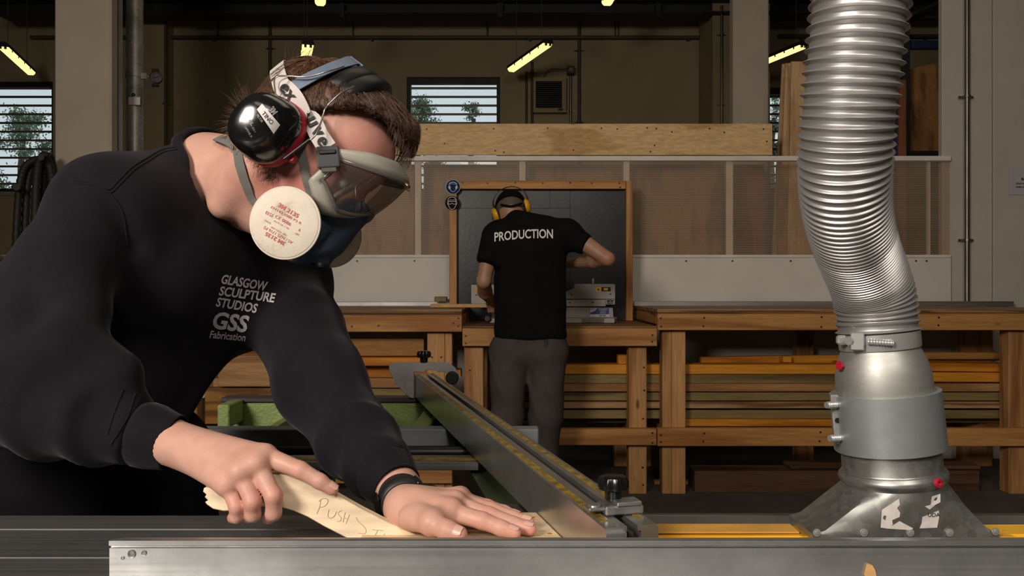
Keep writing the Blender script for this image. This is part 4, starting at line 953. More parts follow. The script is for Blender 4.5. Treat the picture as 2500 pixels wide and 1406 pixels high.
ps = thing('push_stick', P(770, 1330, YK), 'curved pale wooden push stick with pencilled letters held in the right hand', 'push stick')
prism('stick', [P(x, y, YK) for x, y in up_e + lo_e], (0, 0.013, 0), M['stick'], ps, bev=0.0012)
pencil = plain('pencil_line', (0.56, 0.45, 0.34), 0.8)
def scribble(strokes, parent):
    for st in strokes:
        pts = [P(x, y, YK - 0.0004) for x, y in st]
        if len(pts) > 2: pts = [V(q) for q in spline(pts, len(pts) * 4)]
        tube('pencil_mark', pts, 0.00035, pencil, parent, n=4, smooth=False)
zx = lambda x, y: (320 + x / 2.2727, 960 + y / 2.2727)
scribble([[zx(1052, 592), zx(1045, 630), zx(1030, 668)], [zx(1040, 600), zx(1060, 585), zx(1085, 585), zx(1092, 602), zx(1075, 625), zx(1048, 632)],
          [zx(1098, 645), zx(1092, 680), zx(1108, 692), zx(1128, 680), zx(1140, 655)], [zx(1168, 650), zx(1150, 660), zx(1152, 675), zx(1165, 690), zx(1160, 708), zx(1140, 710)],
          [zx(1188, 660), zx(1175, 715)], [zx(1212, 672), zx(1192, 722)], [zx(1180, 690), zx(1205, 696)],
          [zx(1248, 688), zx(1256, 706)], [zx(1256, 706), zx(1300, 750), zx(1296, 778), zx(1262, 774)],
          [zx(1338, 756), zx(1398, 762)], [zx(1368, 760), zx(1352, 792)], [zx(1405, 778), zx(1400, 796)]], ps)
# ---------------------------------------------------------------- guard, dust hood and hose
YH = 0.845
gd = thing('blade_guard', (0.35, 0.84, ZTAB), 'chipped yellow blade guard bar lying on the saw table', 'guard')
ZG = 0.915
xg0 = BX(1580, 0.83)
bm = bmesh.new(); bm_hexa(bm, [(xg0, 0.826, ZTAB + 0.001), (0.62, 0.826, ZTAB + 0.001), (0.62, 0.862, ZTAB + 0.001), (xg0 - 0.002, 0.862, ZTAB + 0.001), (xg0, 0.826, ZG - 0.004), (0.62, 0.826, ZG), (0.62, 0.862, ZG), (xg0 - 0.002, 0.862, ZG - 0.002)], 0.002)
from_bm('bar', bm, M['yellow_chip'], gd)
box('bar_top', xg0 + 0.006, 0.30, 0.832, 0.860, ZG - 0.0014, ZG + 0.0004, plain('dusty_orange', (0.55, 0.28, 0.05), 0.6, var=0.2, scale=12), gd)
box('end_bracket', 0.488, 0.51, 0.80, 0.83, ZTAB + 0.012, ZG + 0.004, M['yellow_chip'], gd, bev=0.002)
M['galv_hood'] = galv('galvanised_hood', (0.40, 0.41, 0.39), 0.40, 130, 0.85, 0.12)
M['steel_soft'] = brushed('spun_steel', (0.46, 0.46, 0.43), 0.52, 'X', scratch=0.15, dirt_reflect=0.2, metal=0.8)
M['zinc'] = plain('zinc_band', (0.33, 0.36, 0.36), 0.5, 0.7, var=0.07, scale=60)
M['hose_silver'] = plain('hose_silver', (0.44, 0.43, 0.42), 0.42, 0.74, var=0.06, scale=20)
M['chrome'] = plain('bright_steel', (0.52, 0.52, 0.50), 0.32, 0.65, var=0.08)
M['red_plastic'] = plain('red_plastic', (0.45, 0.01, 0.03), 0.35)
axp0 = P(2178, 1150, YH); axp1 = P(2143, 800, YH); ax = (axp1 - axp0).normalized()
pxm = YH / F
def axpt(py): return axp0 + ax * ((1150 - py) * pxm / ax.z)
hood = thing('dust_hood', P(2190, 1305, YH), 'galvanised dust hood with a torn white label on the saw guard', 'hood')
# rectangle to round transition
n = 64; rings = []
bx0, bx1, by0, by1, bz = BX(1984, 0.80), BX(2440, 0.80), 0.80, 0.868, ZG + 0.0015
def rect_pt(t, inset=0.0):
    a = 2 * math.pi * t; c, s = math.cos(a), math.sin(a); m = max(abs(c), abs(s)); return c / m, s / m
top_c = axpt(1172); r_t = 0.0492
sv = ax.cross(V((0, 1, 0))).normalized() * -1; sv = V((1, 0, 0)) - ax * ax.x; sv.normalize(); bv = ax.cross(sv)
vs_, fs = [], []
steps = [0, 0.03, 0.2, 0.4, 0.6, 0.8, 0.92, 1.0]
for k, u in enumerate(steps):
    for j in range(n):
        a = 2 * math.pi * j / n; x, y = rect_pt(j / n)
        pr = V(((bx0 + bx1) / 2 + x * (bx1 - bx0) / 2, (by0 + by1) / 2 + y * (by1 - by0) / 2, bz))
        pc = top_c + (sv * math.cos(a) + bv * math.sin(a)) * r_t
        uu = u
        vs_.append(pr.lerp(pc, uu) if k != 1 else V((pr.x, pr.y, bz + 0.006)))
for k in range(len(steps) - 1):
    for j in range(n): fs.append((k * n + j, k * n + (j + 1) % n, (k + 1) * n + (j + 1) % n, (k + 1) * n + j))
o = mk('transition', vs_, fs, M['galv_hood'], hood, smooth=True); o.data.set_sharp_from_angle(angle=math.radians(28))
TR = bvh_of(o)
R_ = lambda px: px * pxm
def ringpart(name, prof, mat, parent=hood, n=56, sharp=35):
    """prof: list of (radius px, photo y) along the hood axis"""
    c = axpt(prof[0][1]); h0 = prof[0][1]
    return lathe(name, [(R_(r), (h0 - py) * pxm / ax.z) for r, py in prof], c, ax, M[mat], parent, n=n, sharp=sharp, ref=(1, 0, 0))
ringpart('collar', [(114, 1174), (121, 1166), (124, 1158), (122, 1150), (115, 1143), (113, 1138), (112, 1088)], 'galv_hood')
ringpart('seam_bead', [(112, 1150), (116, 1147), (116, 1143), (112, 1140)], 'galv_hood')
ringpart('band_clamp', [(122, 1092), (127, 1091.5), (125.5, 955), (121, 954.5), (112, 956)], 'zinc')
ringpart('reducer', [(110, 962), (111, 955), (109.5, 930), (107.5, 905), (101, 880), (92, 858), (88, 850), (88, 800)], 'steel_soft')
hcl = ringpart('hose_clamp', [(90, 849), (92.5, 848), (93, 840), (93, 818), (92.5, 810), (90, 809)], 'chrome')
# worm screw housing of the hose clamp
wc = axpt(829) + V((R_(-64), -R_(70), 0.0)); 
tube('worm_screw', [axpt(829) + V((R_(-62), -R_(78), 0)), axpt(831) + V((R_(-12), -R_(101), 0))], 0.0028, M['chrome'], hood, n=10)
obox('worm_housing', axpt(829) + V((R_(-80), -R_(64), 0)), (0.006, -0.003, 0), (0.0015, 0.003, 0), (0, 0, 0.009), M['chrome'], hood, bev=0.001)
lathe('worm_head', [(0, 0.005), (0.0042, 0.005), (0.005, 0.003), (0.005, 0)], axpt(829) + V((R_(-92), -R_(56), 0)), (-0.8, -0.6, 0), M['chrome'], hood, n=8)
obox('worm_tail', axpt(828) + V((R_(-104), -R_(30), 0)), (0.005, 0, 0), (0, 0.004, 0), (0, 0, 0.005), M['chrome'], hood, bev=0.002)
for i in range(9):
    tt = i / 8; c = axpt(829 + 2 * tt) + V((R_(-58 + 44 * tt), -R_(80 + 19 * tt), 0)); 
    lathe('thread', [(0.0028, -0.0006), (0.0037, 0), (0.0028, 0.0006)], c, (0.88, -0.40, 0), M['chrome'], hood, n=10)
# bolted lug of the band clamp
lug = obox('clamp_lug', axpt(1022) + V((R_(-127), -R_(12), 0)), (0.0045, 0, 0), (0, 0.0018, 0), (-0.0025, 0, R_(60)), M['steel_soft'], hood, bev=0.0015)
for py, r in ((984, 9), (1064, 9)):
    c = axpt(py) + V((R_(-112), -R_(20), 0)); tube('bolt', [c, c + V((-0.020, -0.006, 0))], 0.0034, M['chrome'], hood, n=12)
    for i in range(6):
        q = c + V((-0.009, -0.0027, 0)) + V((-0.0018, -0.00054, 0)) * i; lathe('thread', [(0.0034, -0.0005), (0.0039, 0), (0.0034, 0.0005)], q, (1, 0.3, 0), M['chrome'], hood, n=12)
lathe('lug_hole', [(0, 0.0006), (0.0028, 0.0006), (0.0028, 0)], axpt(1023) + V((R_(-128), -R_(18), 0)), (0, -1, 0), M['black'], hood, n=12)
# red plugs, rivets
def rivet(px, py, Y, r=0.0040):
    lathe('rivet', [(0, 0.0016), (r * 0.45, 0.0016), (r * 0.5, 0.001), (r, 0.0008), (r, 0)], P(px, py, Y), (0, -1, 0), M['chrome'], hood, n=14)
for px in (1994, 2109, 2222, 2318, 2430): rivet(px, 1300 if px < 2400 else 1297, 0.7995)
d_ = (V((R_(52), -R_(105), 0))).normalized()
pc = axpt(1152) + V((R_(50), -R_(108), 0))
lathe('red_plug', [(0, 0.001), (0.0022, 0.001), (0.0024, 0.004), (0.0045, 0.004), (0.0048, 0.002), (0.0048, 0)], pc, d_, M['red_plastic'], hood, n=18)
pc2 = axpt(891) + V((R_(-101), -R_(20), 0))
lathe('red_plug', [(0.002, 0), (0.0025, 0.004), (0.0048, 0.0045), (0.0048, 0.006), (0, 0.006)], pc2, (-1, -0.25, 0.1), M['red_plastic'], hood, n=14)
# torn label on the front face
def lab(pts):
    v = []
    for x, y in pts:
        o_ = V((0, 0, CAMZ)); d = (P(x, y, 1.0) - o_).normalized(); h = TR.ray_cast(o_, d); v.append(h[0] - d * 0.0006 if h[0] else P(x, y, 0.80))
    return v, [tuple(range(len(v)))]
M['label_paper'] = plain('torn_label_paper', (0.62, 0.58, 0.54), 0.7, var=0.15, scale=60)
for pts in ([(2150, 1288), (2153, 1245), (2160, 1240), (2195, 1217), (2197, 1232), (2190, 1240), (2198, 1252), (2196, 1262), (2178, 1270), (2180, 1280), (2168, 1290)],
            [(2162, 1290), (2180, 1282), (2196, 1272), (2230, 1290), (2222, 1294)],
            [(2252, 1262), (2292, 1246), (2293, 1262), (2288, 1288), (2245, 1290), (2250, 1277)],
            [(2258, 1236), (2272, 1232), (2275, 1212), (2296, 1205), (2296, 1226), (2284, 1232), (2270, 1244)]):
    v, f = lab(pts); mk('torn_label', v, f, M['label_paper'], hood)
v, f = text_geo('UDA', 0.0058, 0.0)
decal('label_print', (v, f), P(2279, 1257, 0.802), (1, 0, 0), (0, 0, 1), M['black_ink'], hood, bvh=TR, ray=(0.45, 1, -0.25), off=0.0012)

# silver hose
path = [(2143, 806, 0.845), (2139, 765, 0.845), (2133, 722, 0.842), (2121, 682, 0.835), (2104, 640, 0.822), (2089, 600, 0.806), (2077, 560, 0.788), (2067, 510, 0.768), (2062, 455, 0.751), (2062, 395, 0.738), (2066, 330, 0.729), (2072, 265, 0.723), (2079, 195, 0.718), (2088, 115, 0.713), (2095, 45, 0.710), (2102, -30, 0.708), (2108, -120, 0.706), (2112, -260, 0.704), (2114, -480, 0.702)]
pc = spline([P(*p) for p in path], 1500)
seg = np.linalg.norm(np.diff(pc, axis=0), axis=1); cum = np.concatenate([[0], np.cumsum(seg)])
pys = 703 - (pc[:, 2] - CAMZ) * F / pc[:, 1]
pit = np.interp(-pys, [-806, -760, -715, -680, -600, -520, -430, -350, -250, -100, 500], [20, 18, 12, 10, 10.5, 13, 17, 21, 25, 27, 27])
cosz = np.abs(np.gradient(pys)) * (pc[:, 1] / F); dph = np.gradient(cum) / (pit * pc[:, 1] / F) 
ph = np.cumsum(dph)
# resample evenly in phase
NR = int(ph[-1] * 14); phs = np.linspace(ph[0], ph[-1], NR)
pts = [V([float(np.interp(p, ph, pc[:, k])) for k in range(3)]) for p in phs]
amp = np.interp(phs, ph, np.clip(pit / 27 * 0.0044, 0.0017, 0.0042))
rad = [0.0391 + float(a) * (0.5 + 0.5 * math.cos(2 * math.pi * p)) ** 3.4 for a, p in zip(amp, phs)]
tube('extraction_hose', pts, rad, M['hose_silver'], n=56, up=(1, 0, 0), label='thick ribbed silver extraction hose rising from the dust hood', cat='hose')
# ---------------------------------------------------------------- smooth implicit modelling for bodies and clothes
def npv(p): return np.array([p[0], p[1], p[2]], np.float32)
class Field:
    def __init__(s, lo, hi, h):
        s.lo = np.array(lo, np.float32); s.h = h
        n = np.ceil((np.array(hi) - np.array(lo)) / h).astype(int) + 1
        s.n = n; ax_ = [s.lo[i] + h * np.arange(n[i], dtype=np.float32) for i in range(3)]
        s.X, s.Y, s.Z = np.meshgrid(*ax_, indexing='ij')
        s.d = np.full(s.X.shape, 1e3, np.float32)
    def cone(s, a, b, ra, rb):
        return rcone(s.X, s.Y, s.Z, a, b, ra, rb)
    def ell(s, c, r, R=None):
        return ellip(s.X, s.Y, s.Z, c, r, R)
    def add(s, d, k=0.0): s.d = smin(s.d, d, k); return s
    def sub(s, d, k=0.0): s.d = -smin(-s.d, d, k); return s
    def mesh(s): return surface_nets(s.d, s.lo, s.h)
def rcone(X, Y, Z, a, b, ra, rb):
    a = npv(a); b = npv(b); ba = b - a; l2 = float(ba @ ba) + 1e-12
    px, py, pz = X - a[0], Y - a[1], Z - a[2]
    t = np.clip((px * ba[0] + py * ba[1] + pz * ba[2]) / l2, 0, 1)
    return np.sqrt((px - t * ba[0]) ** 2 + (py - t * ba[1]) ** 2 + (pz - t * ba[2]) ** 2) - (ra + (rb - ra) * t)
def ellip(X, Y, Z, c, r, R=None):
    c = npv(c); px, py, pz = X - c[0], Y - c[1], Z - c[2]
    if R is not None:
        q = [px * float(v[0]) + py * float(v[1]) + pz * float(v[2]) for v in R]
    else: q = [px, py, pz]
    k0 = np.sqrt(sum((q[i] / r[i]) ** 2 for i in range(3))); k1 = np.sqrt(sum((q[i] / r[i] ** 2) ** 2 for i in range(3))) + 1e-9
    return k0 * (k0 - 1) / k1
def smin(a, b, k):
    if k <= 0: return np.minimum(a, b)
    h = np.clip(0.5 + 0.5 * (b - a) / k, 0, 1)
    return b + (a - b) * h - k * h * (1 - h)
def surface_nets(d, lo, h):
    n = d.shape; inside = d < 0
    c = np.zeros((n[0] - 1, n[1] - 1, n[2] - 1), np.int8)
    for i in (0, 1):
        for j in (0, 1):
            for k in (0, 1): c += inside[i:n[0] - 1 + i, j:n[1] - 1 + j, k:n[2] - 1 + k]
    act = (c > 0) & (c < 8); idx = np.argwhere(act)
    ids = np.full(act.shape, -1, np.int64); ids[act] = np.arange(len(idx))
    acc = np.zeros((len(idx), 3), np.float64); cnt = np.zeros(len(idx))
    corners = [(i, j, k) for i in (0, 1) for j in (0, 1) for k in (0, 1)]
    for a in corners:
        for axs in range(3):
            if a[axs]: continue
            b = list(a); b[axs] = 1
            da = d[idx[:, 0] + a[0], idx[:, 1] + a[1], idx[:, 2] + a[2]]; db = d[idx[:, 0] + b[0], idx[:, 1] + b[1], idx[:, 2] + b[2]]
            m = (da < 0) != (db < 0); t = np.where(m, da / np.where(np.abs(da - db) < 1e-12, 1, da - db), 0)
            for q in range(3):
                acc[:, q] += np.where(m, a[q] + (t if q == axs else 0), 0)
            cnt += m
    vs_ = (idx + acc / np.maximum(cnt, 1)[:, None]) * h + lo
    faces = []
    for axs in range(3):
        o1, o2 = [(1, 2), (2, 0), (0, 1)][axs]
        sl0 = [slice(None)] * 3; sl1 = [slice(None)] * 3; sl0[axs] = slice(0, n[axs] - 1); sl1[axs] = slice(1, n[axs])
        A_, B_ = inside[tuple(sl0)], inside[tuple(sl1)]
        e = np.argwhere(A_ != B_)
        e = e[(e[:, o1] > 0) & (e[:, o2] > 0) & (e[:, o1] < n[o1] - 1) & (e[:, o2] < n[o2] - 1)]
        if not len(e): continue
        flip = A_[e[:, 0], e[:, 1], e[:, 2]]
        def cell(d1, d2):
            q = e.copy(); q[:, o1] -= d1; q[:, o2] -= d2; return ids[q[:, 0], q[:, 1], q[:, 2]]
        quad = np.stack([cell(1, 1), cell(0, 1), cell(0, 0), cell(1, 0)], 1)
        quad[~flip] = quad[~flip][:, ::-1]; faces.append(quad)
    return vs_, np.vstack(faces)
def np_mesh(name, vs_, fs):
    me = bpy.data.meshes.new(name); nv, nf = len(vs_), len(fs)
    me.vertices.add(nv); me.vertices.foreach_set('co', np.asarray(vs_, np.float32).ravel())
    me.loops.add(nf * 4); me.loops.foreach_set('vertex_index', np.asarray(fs, np.int32).ravel())
    me.polygons.add(nf); me.polygons.foreach_set('loop_start', np.arange(0, nf * 4, 4, dtype=np.int32))
    me.update(calc_edges=True); me.validate(); return me
def relax(vs_, fs, it=2, lam=0.5):
    e = np.vstack([fs[:, [0, 1]], fs[:, [1, 2]], fs[:, [2, 3]], fs[:, [3, 0]]])
    for _ in range(it):
        acc = np.zeros_like(vs_); cnt = np.zeros(len(vs_))
        np.add.at(acc, e[:, 0], vs_[e[:, 1]]); np.add.at(acc, e[:, 1], vs_[e[:, 0]]); np.add.at(cnt, e[:, 0], 1); np.add.at(cnt, e[:, 1], 1)
        vs_ = vs_ * (1 - lam) + lam * acc / np.maximum(cnt, 1)[:, None]
    return vs_
def merge(parts):
    V_, F_, o = [], [], 0
    for v, f in parts: V_.append(v); F_.append(f + o); o += len(v)
    return np.vstack(V_), np.vstack(F_)
def tone_attr(me, spots):
    """per-vertex 'tone' 0..1 for natural redness of skin around given points (p, r, w)"""
    co = np.empty(len(me.vertices) * 3, np.float32); me.vertices.foreach_get('co', co); co = co.reshape(-1, 3)
    t = np.zeros(len(co), np.float32)
    for p, r, wgt in spots: t += wgt * np.exp(-((co - npv(p)) ** 2).sum(1) / r ** 2)
    a = me.attributes.new('tone', 'FLOAT', 'POINT'); a.data.foreach_set('value', np.clip(t, 0, 1))
def vnoise(X, Y, Z, f, seed=0):
    r = np.random.default_rng(seed); o = np.zeros_like(X)
    for _ in range(6):
        w_ = r.normal(0, 1, 3); w_ = w_ / np.linalg.norm(w_) * f * r.uniform(0.6, 1.5); o += np.sin(X * w_[0] + Y * w_[1] + Z * w_[2] + r.uniform(0, 6.28))
    return o / 6
def skin_mat(name, base, red):
    q = NT(name); at = q.n('ShaderNodeAttribute', _attribute_name='tone')
    mp = q.coords((1, 1, 1), rnd=False); nz = q.n('ShaderNodeTexNoise', Scale=38.0, Detail=5.0, Roughness=0.6); q.l(mp, 0, nz, 'Vector')
    m1 = q.n('ShaderNodeMix', _data_type='RGBA'); m1.inputs[6].default_value = c4(base); m1.inputs[7].default_value = c4(red); q.l(at, 'Fac', m1, 0)
    r = q.ramp(nz, 0, [(0.3, (0.88, 0.84, 0.82)), (0.7, (1.06, 1.05, 1.05))])
    m2 = q.n('ShaderNodeMix', _data_type='RGBA', _blend_type='MULTIPLY'); m2.inputs[0].default_value = 0.8; q.l(m1, 2, m2, 6); q.l(r, 0, m2, 7); q.l(m2, 2, q.b, 'Base Color')
    q.b.inputs['Roughness'].default_value = 0.48; q.b.inputs['Specular IOR Level'].default_value = 0.4
    q.b.inputs['Subsurface Weight'].default_value = 0.12; q.b.inputs['Subsurface Radius'].default_value = (0.010, 0.004, 0.002); q.b.inputs['Subsurface Scale'].default_value = 0.6
    fine = q.n('ShaderNodeTexVoronoi', Scale=420.0); q.l(mp, 0, fine, 'Vector'); q.bump(fine, 'Distance', 0.12, 0.0008)
    return q.m
def cloth_mat(name, col, rough=0.9, weave=900.0, var=0.25, lint=0.0, sheen=0.0, sheen_rough=0.5):
    q = NT(name); q.b.inputs['Roughness'].default_value = rough; q.b.inputs['Specular IOR Level'].default_value = 0.15
    mp = q.coords((1, 1, 1), rnd=False); nz = q.n('ShaderNodeTexNoise', Scale=9.0, Detail=6.0, Roughness=0.65); q.l(mp, 0, nz, 'Vector')
    r = q.ramp(nz, 0, [(0.35, tuple(c * (1 - var) for c in col)), (0.7, tuple(c * (1 + var) for c in col))]); last = r; so = 0
    if lint:
        vo = q.n('ShaderNodeTexVoronoi', Scale=70.0); q.l(mp, 0, vo, 'Vector'); rl = q.ramp(vo, 'Distance', [(0.03, (lint,) * 3), (0.06, (0, 0, 0))])
        m = q.n('ShaderNodeMix', _data_type='RGBA', _blend_type='ADD'); m.inputs[0].default_value = 1.0; q.l(r, 0, m, 6); q.l(rl, 0, m, 7); last, so = m, 2
    q.l(last, so, q.b, 'Base Color')
    if sheen: q.b.inputs['Sheen Weight'].default_value = sheen; q.b.inputs['Sheen Roughness'].default_value = sheen_rough; q.b.inputs['Sheen Tint'].default_value = (0.8, 0.75, 0.85, 1)
    n2 = q.n('ShaderNodeTexNoise', Scale=weave, Detail=2.0); q.l(mp, 0, n2, 'Vector'); q.bump(n2, 0, 0.2, 0.001)
    return q.m
M['skin'] = skin_mat('skin', (0.60, 0.345, 0.27), (0.58, 0.225, 0.18))
M['skin_dim'] = skin_mat('skin_tanned', (0.40, 0.22, 0.14), (0.42, 0.17, 0.10))
M['sweat'] = cloth_mat('black_sweatshirt', (0.0095, 0.0083, 0.0112), lint=0.012, sheen=0.10, sheen_rough=0.4)
M['trouser_black'] = cloth_mat('black_trousers', (0.004, 0.004, 0.005))
M['tshirt'] = cloth_mat('black_tshirt', (0.0038, 0.0038, 0.0042))
M['trouser_grey'] = cloth_mat('grey_trousers', (0.066, 0.055, 0.050), var=0.15)
M['print_grey'] = cloth_mat('grey_print', (0.60, 0.57, 0.58), 0.8, var=0.08)
# ---------------------------------------------------------------- the person at the saw
def head_basis(th, ps, ro):
    th, ps, ro = map(math.radians, (th, ps, ro))
    f = V((math.cos(ps) * math.cos(th), -math.sin(ps) * math.cos(th), -math.sin(th))); r = V((-math.sin(ps), -math.cos(ps), 0))
    u = r.cross(f)
    if u.z < 0: u = -u
    return f, u * math.cos(ro) - r * math.sin(ro), r * math.cos(ro) + u * math.sin(ro)
HF, HU, HR = head_basis(37, 6, 2)
HO = V((-0.311, 1.15, 1.360)); HS = 1.05
def hl(f, u, r): return HO + (HF * f + HU * u + HR * r) * HS            # head-local to world
def to_local(p): q = (V(p) - HO) / HS; return V((q.dot(HF), q.dot(HU), q.dot(HR)))
def head_sdf(g, S=1.0):
    """skull, face and neck in head coordinates (forward, up, wearer's right)"""
    dx, dy, dz = g.X - HO.x, g.Y - HO.y, g.Z - HO.z
    f = (dx * HF.x + dy * HF.y + dz * HF.z) / HS; u = (dx * HU.x + dy * HU.y + dz * HU.z) / HS; r = (dx * HR.x + dy * HR.y + dz * HR.z) / HS
    ra = np.abs(r)
    C = lambda a, b, r1, r2: rcone(f, u, ra, a, b, r1, r2)
    E = lambda c, rr: ellip(f, u, ra, c, rr)
    d = ellip(f, u, r, (0.009, 0.042, 0), (0.086, 0.080, 0.074))
    d = smin(d, ellip(f, u, r, (0.050, 0.052, 0), (0.066, 0.062, 0.064)), 0.03)
    d = smin(d, ellip(f, u, r, (0.040, -0.035, 0), (0.058, 0.075, 0.056)), 0.03)
    d = smin(d, C((-0.005, -0.050, 0.054), (0.070, -0.100, 0.016), 0.015, 0.017), 0.02)       # jaw
    d = smin(d, ellip(f, u, r, (0.078, -0.098, 0), (0.022, 0.020, 0.024)), 0.018)               # chin
    d = smin(d, E((0.060, -0.012, 0.044), (0.026, 0.022, 0.020)), 0.02)                          # cheekbones
    d = smin(d, C((0.094, 0.032, 0.006), (0.080, 0.030, 0.046), 0.010, 0.009), 0.012)           # brow
    d = -smin(-d, E((0.104, 0.012, 0.034), (0.022, 0.014, 0.017)), 0.010)                         # eye sockets
    d = smin(d, rcone(f, u, r, (0.098, 0.016, 0), (0.122, -0.024, 0), 0.008, 0.011), 0.010)      # nose
    d = smin(d, E((0.112, -0.027, 0.010), (0.010, 0.008, 0.008)), 0.006)
    d = smin(d, rcone(f, u, r, (0.100, -0.056, -0.018), (0.100, -0.056, 0.018), 0.007, 0.007), 0.008)   # lips
    d = smin(d, rcone(f, u, r, (0.098, -0.068, -0.015), (0.098, -0.068, 0.015), 0.0075, 0.0075), 0.008)
    ear = E((-0.012, -0.002, 0.078), (0.018, 0.031, 0.009)); d = smin(d, ear, 0.008)
    return d * HS
NB = P(500, 440, 1.22)          # base of the neck inside the collar
neck_top = hl(-0.020, -0.045, 0)
def build_head():
    g = Field((-0.60, 0.98, 1.10), (-0.10, 1.40, 1.60), 0.0032)
    g.d = head_sdf(g)
    g.add(g.cone(neck_top, NB, 0.060, 0.064), 0.03)
    g.add(g.cone(hl(-0.03, -0.05, 0.045), P(545, 500, 1.13), 0.020, 0.020), 0.03)     # neck muscle on the near side
    g.add(g.cone(hl(0.02, -0.09, 0.0), P(590, 520, 1.20), 0.030, 0.024), 0.03)
    g.add(g.cone(NB, P(420, 520, 1.24), 0.060, 0.08), 0.04)
    g.d[g.X < P(430, 0, 1.2).x] = np.maximum(g.d[g.X < P(430, 0, 1.2).x], 0.001)
    return g.mesh()

def hand_sdf(lo, hi, h, fingers, palm, extra, fk=0.0022, pk=0.010):
    g = Field(lo, hi, h)
    for a, b, ra, rb in palm: g.add(g.cone(a, b, ra, rb), pk)
    for pts, rad in fingers:
        fd_ = None
        for i in range(len(pts) - 1):
            c = g.cone(pts[i], pts[i + 1], rad[i], rad[i + 1]); fd_ = c if fd_ is None else smin(fd_, c, 0.0035)
        g.add(fd_, fk)
    for d_, k in extra(g): g.add(d_, k)
    return g
# right hand: grips the push stick
rj = lambda x, y, Y: P(x, y, Y)
RW = rj(400, 1072, 0.950)
R_idx = [rj(648, 1114, .880), rj(733, 1147, .868), rj(781, 1175, .866), rj(811, 1194, .868)]
R_mid = [rj(626, 1134, .868), rj(668, 1211, .8535), rj(668, 1252, .858), rj(656, 1264, .874)]
R_rin = [rj(588, 1152, .862), rj(617, 1226, .8510), rj(618, 1256, .856), rj(606, 1262, .872)]
R_lit = [rj(556, 1184, .864), rj(578, 1238, .8545), rj(577, 1261, .858), rj(568, 1264, .872)]
R_thu = [rj(470, 1110, .935), rj(548, 1150, .924), rj(620, 1172, .914), rj(668, 1184, .910)]
def r_extra(g):
    out = []
    for m in (R_idx, R_mid, R_rin, R_lit):
        w0 = RW.lerp(m[0], 0.15) + V((0, -0.012, 0.006)); out.append((g.cone(w0, m[0] + V((0, -0.005, 0.003)), 0.007, 0.0062), 0.012))
        out.append((g.ell(m[0] + V((0.001, -0.0045, 0.001)), (0.0074, 0.0072, 0.0070)), 0.006))
    out.append((g.ell(RW + V((0.010, -0.018, 0.0)), (0.012, 0.010, 0.012)), 0.012))
    return out
fr_ = lambda s=1.0: [0.0103 * s, 0.0091 * s, 0.0082 * s, 0.0071 * s]
rh = hand_sdf((-0.47, 0.815, 0.885), (-0.165, 1.0, 1.09), 0.0017,
    [(R_idx, [0.0112, 0.0092, 0.0083, 0.0070]), (R_mid, fr_(1.02)), (R_rin, fr_(0.98)), (R_lit, fr_(0.86)), (R_thu, [0.015, 0.0125, 0.0110, 0.0088])],
    [(P(330, 1040, .965), RW, 0.028, 0.0245), (RW, R_idx[0], 0.0230, 0.0120), (RW, R_mid[0], 0.0235, 0.0125), (RW, R_rin[0], 0.0230, 0.0120), (RW, R_lit[0], 0.0210, 0.0115),
     (RW, rj(540, 1140, .905), 0.022, 0.016), (R_idx[0], R_mid[0], 0.0105, 0.0105), (R_mid[0], R_rin[0], 0.0105, 0.0105), (R_rin[0], R_lit[0], 0.0105, 0.0100)], r_extra)
# left hand: flat on the plywood
LW = rj(992, 1241, .905)
L_idx = [rj(1102, 1250, .872), rj(1178, 1271, .861), rj(1224, 1289, .857), rj(1256, 1300, .853)]
L_mid = [rj(1110, 1231, .893), rj(1196, 1259, .885), rj(1253, 1280, .876), rj(1294, 1291, .869)]
L_rin = [rj(1120, 1221, .918), rj(1200, 1246, .911), rj(1253, 1265, .901), rj(1290, 1275, .893)]
L_lit = [rj(1124, 1217, .942), rj(1190, 1236, .936), rj(1231, 1249, .929), rj(1262, 1260, .919)]
L_thu = [rj(1005, 1264, .872), rj(1054, 1276, .846), rj(1092, 1294, .832), rj(1122, 1303, .826)]
for m in (L_idx, L_mid, L_rin, L_lit, L_thu):                     # rest the finger pads on the sheet
    for i, rr in enumerate((0.011, 0.0096, 0.0085, 0.0072)):
        if m is L_thu: rr += 0.001
        if m[i].z < ZP + rr: m[i].z = ZP + rr
def l_extra(g):
    out = []
    for m in (L_idx, L_mid, L_rin, L_lit):
        w0 = LW.lerp(m[0], 0.2) + V((0, -0.003, 0.012)); out.append((g.cone(w0, m[0] + V((0, 0, 0.005)), 0.0065, 0.0055), 0.012))
        out.append((g.ell(m[0] + V((0, -0.001, 0.0045)), (0.0074, 0.0072, 0.0068)), 0.006))
    out.append((g.ell(LW + V((-0.002, 0.020, 0.010)), (0.011, 0.010, 0.010)), 0.010))
    return out
LC = P(972, 1196, 0.955)
lh = hand_sdf((-0.20, 0.805, ZP - 0.002), (0.035, 1.03, 1.02), 0.0017,
    [(L_idx, fr_(1.02)), (L_mid, fr_(1.04)), (L_rin, fr_(1.0)), (L_lit, fr_(0.88)), (L_thu, [0.0145, 0.0112, 0.0104, 0.0084])],
    [(P(930, 1140, 0.992), LC, 0.028, 0.0262), (LC, LW, 0.0262, 0.0222), (LW, L_idx[0], 0.0200, 0.0115), (LW, L_mid[0], 0.0205, 0.0120), (LW, L_rin[0], 0.0205, 0.0115), (LW, L_lit[0], 0.0195, 0.0108),
     (L_idx[0], L_mid[0], 0.0100, 0.0100), (L_mid[0], L_rin[0], 0.0100, 0.0100), (L_rin[0], L_lit[0], 0.0100, 0.0095), (LW, L_thu[1], 0.018, 0.0135), (L_thu[1], L_idx[0], 0.0105, 0.0095)], l_extra)
lh.d = np.maximum(lh.d, (ZP + 0.0003) - lh.Z)                      # pressed flat against the sheet

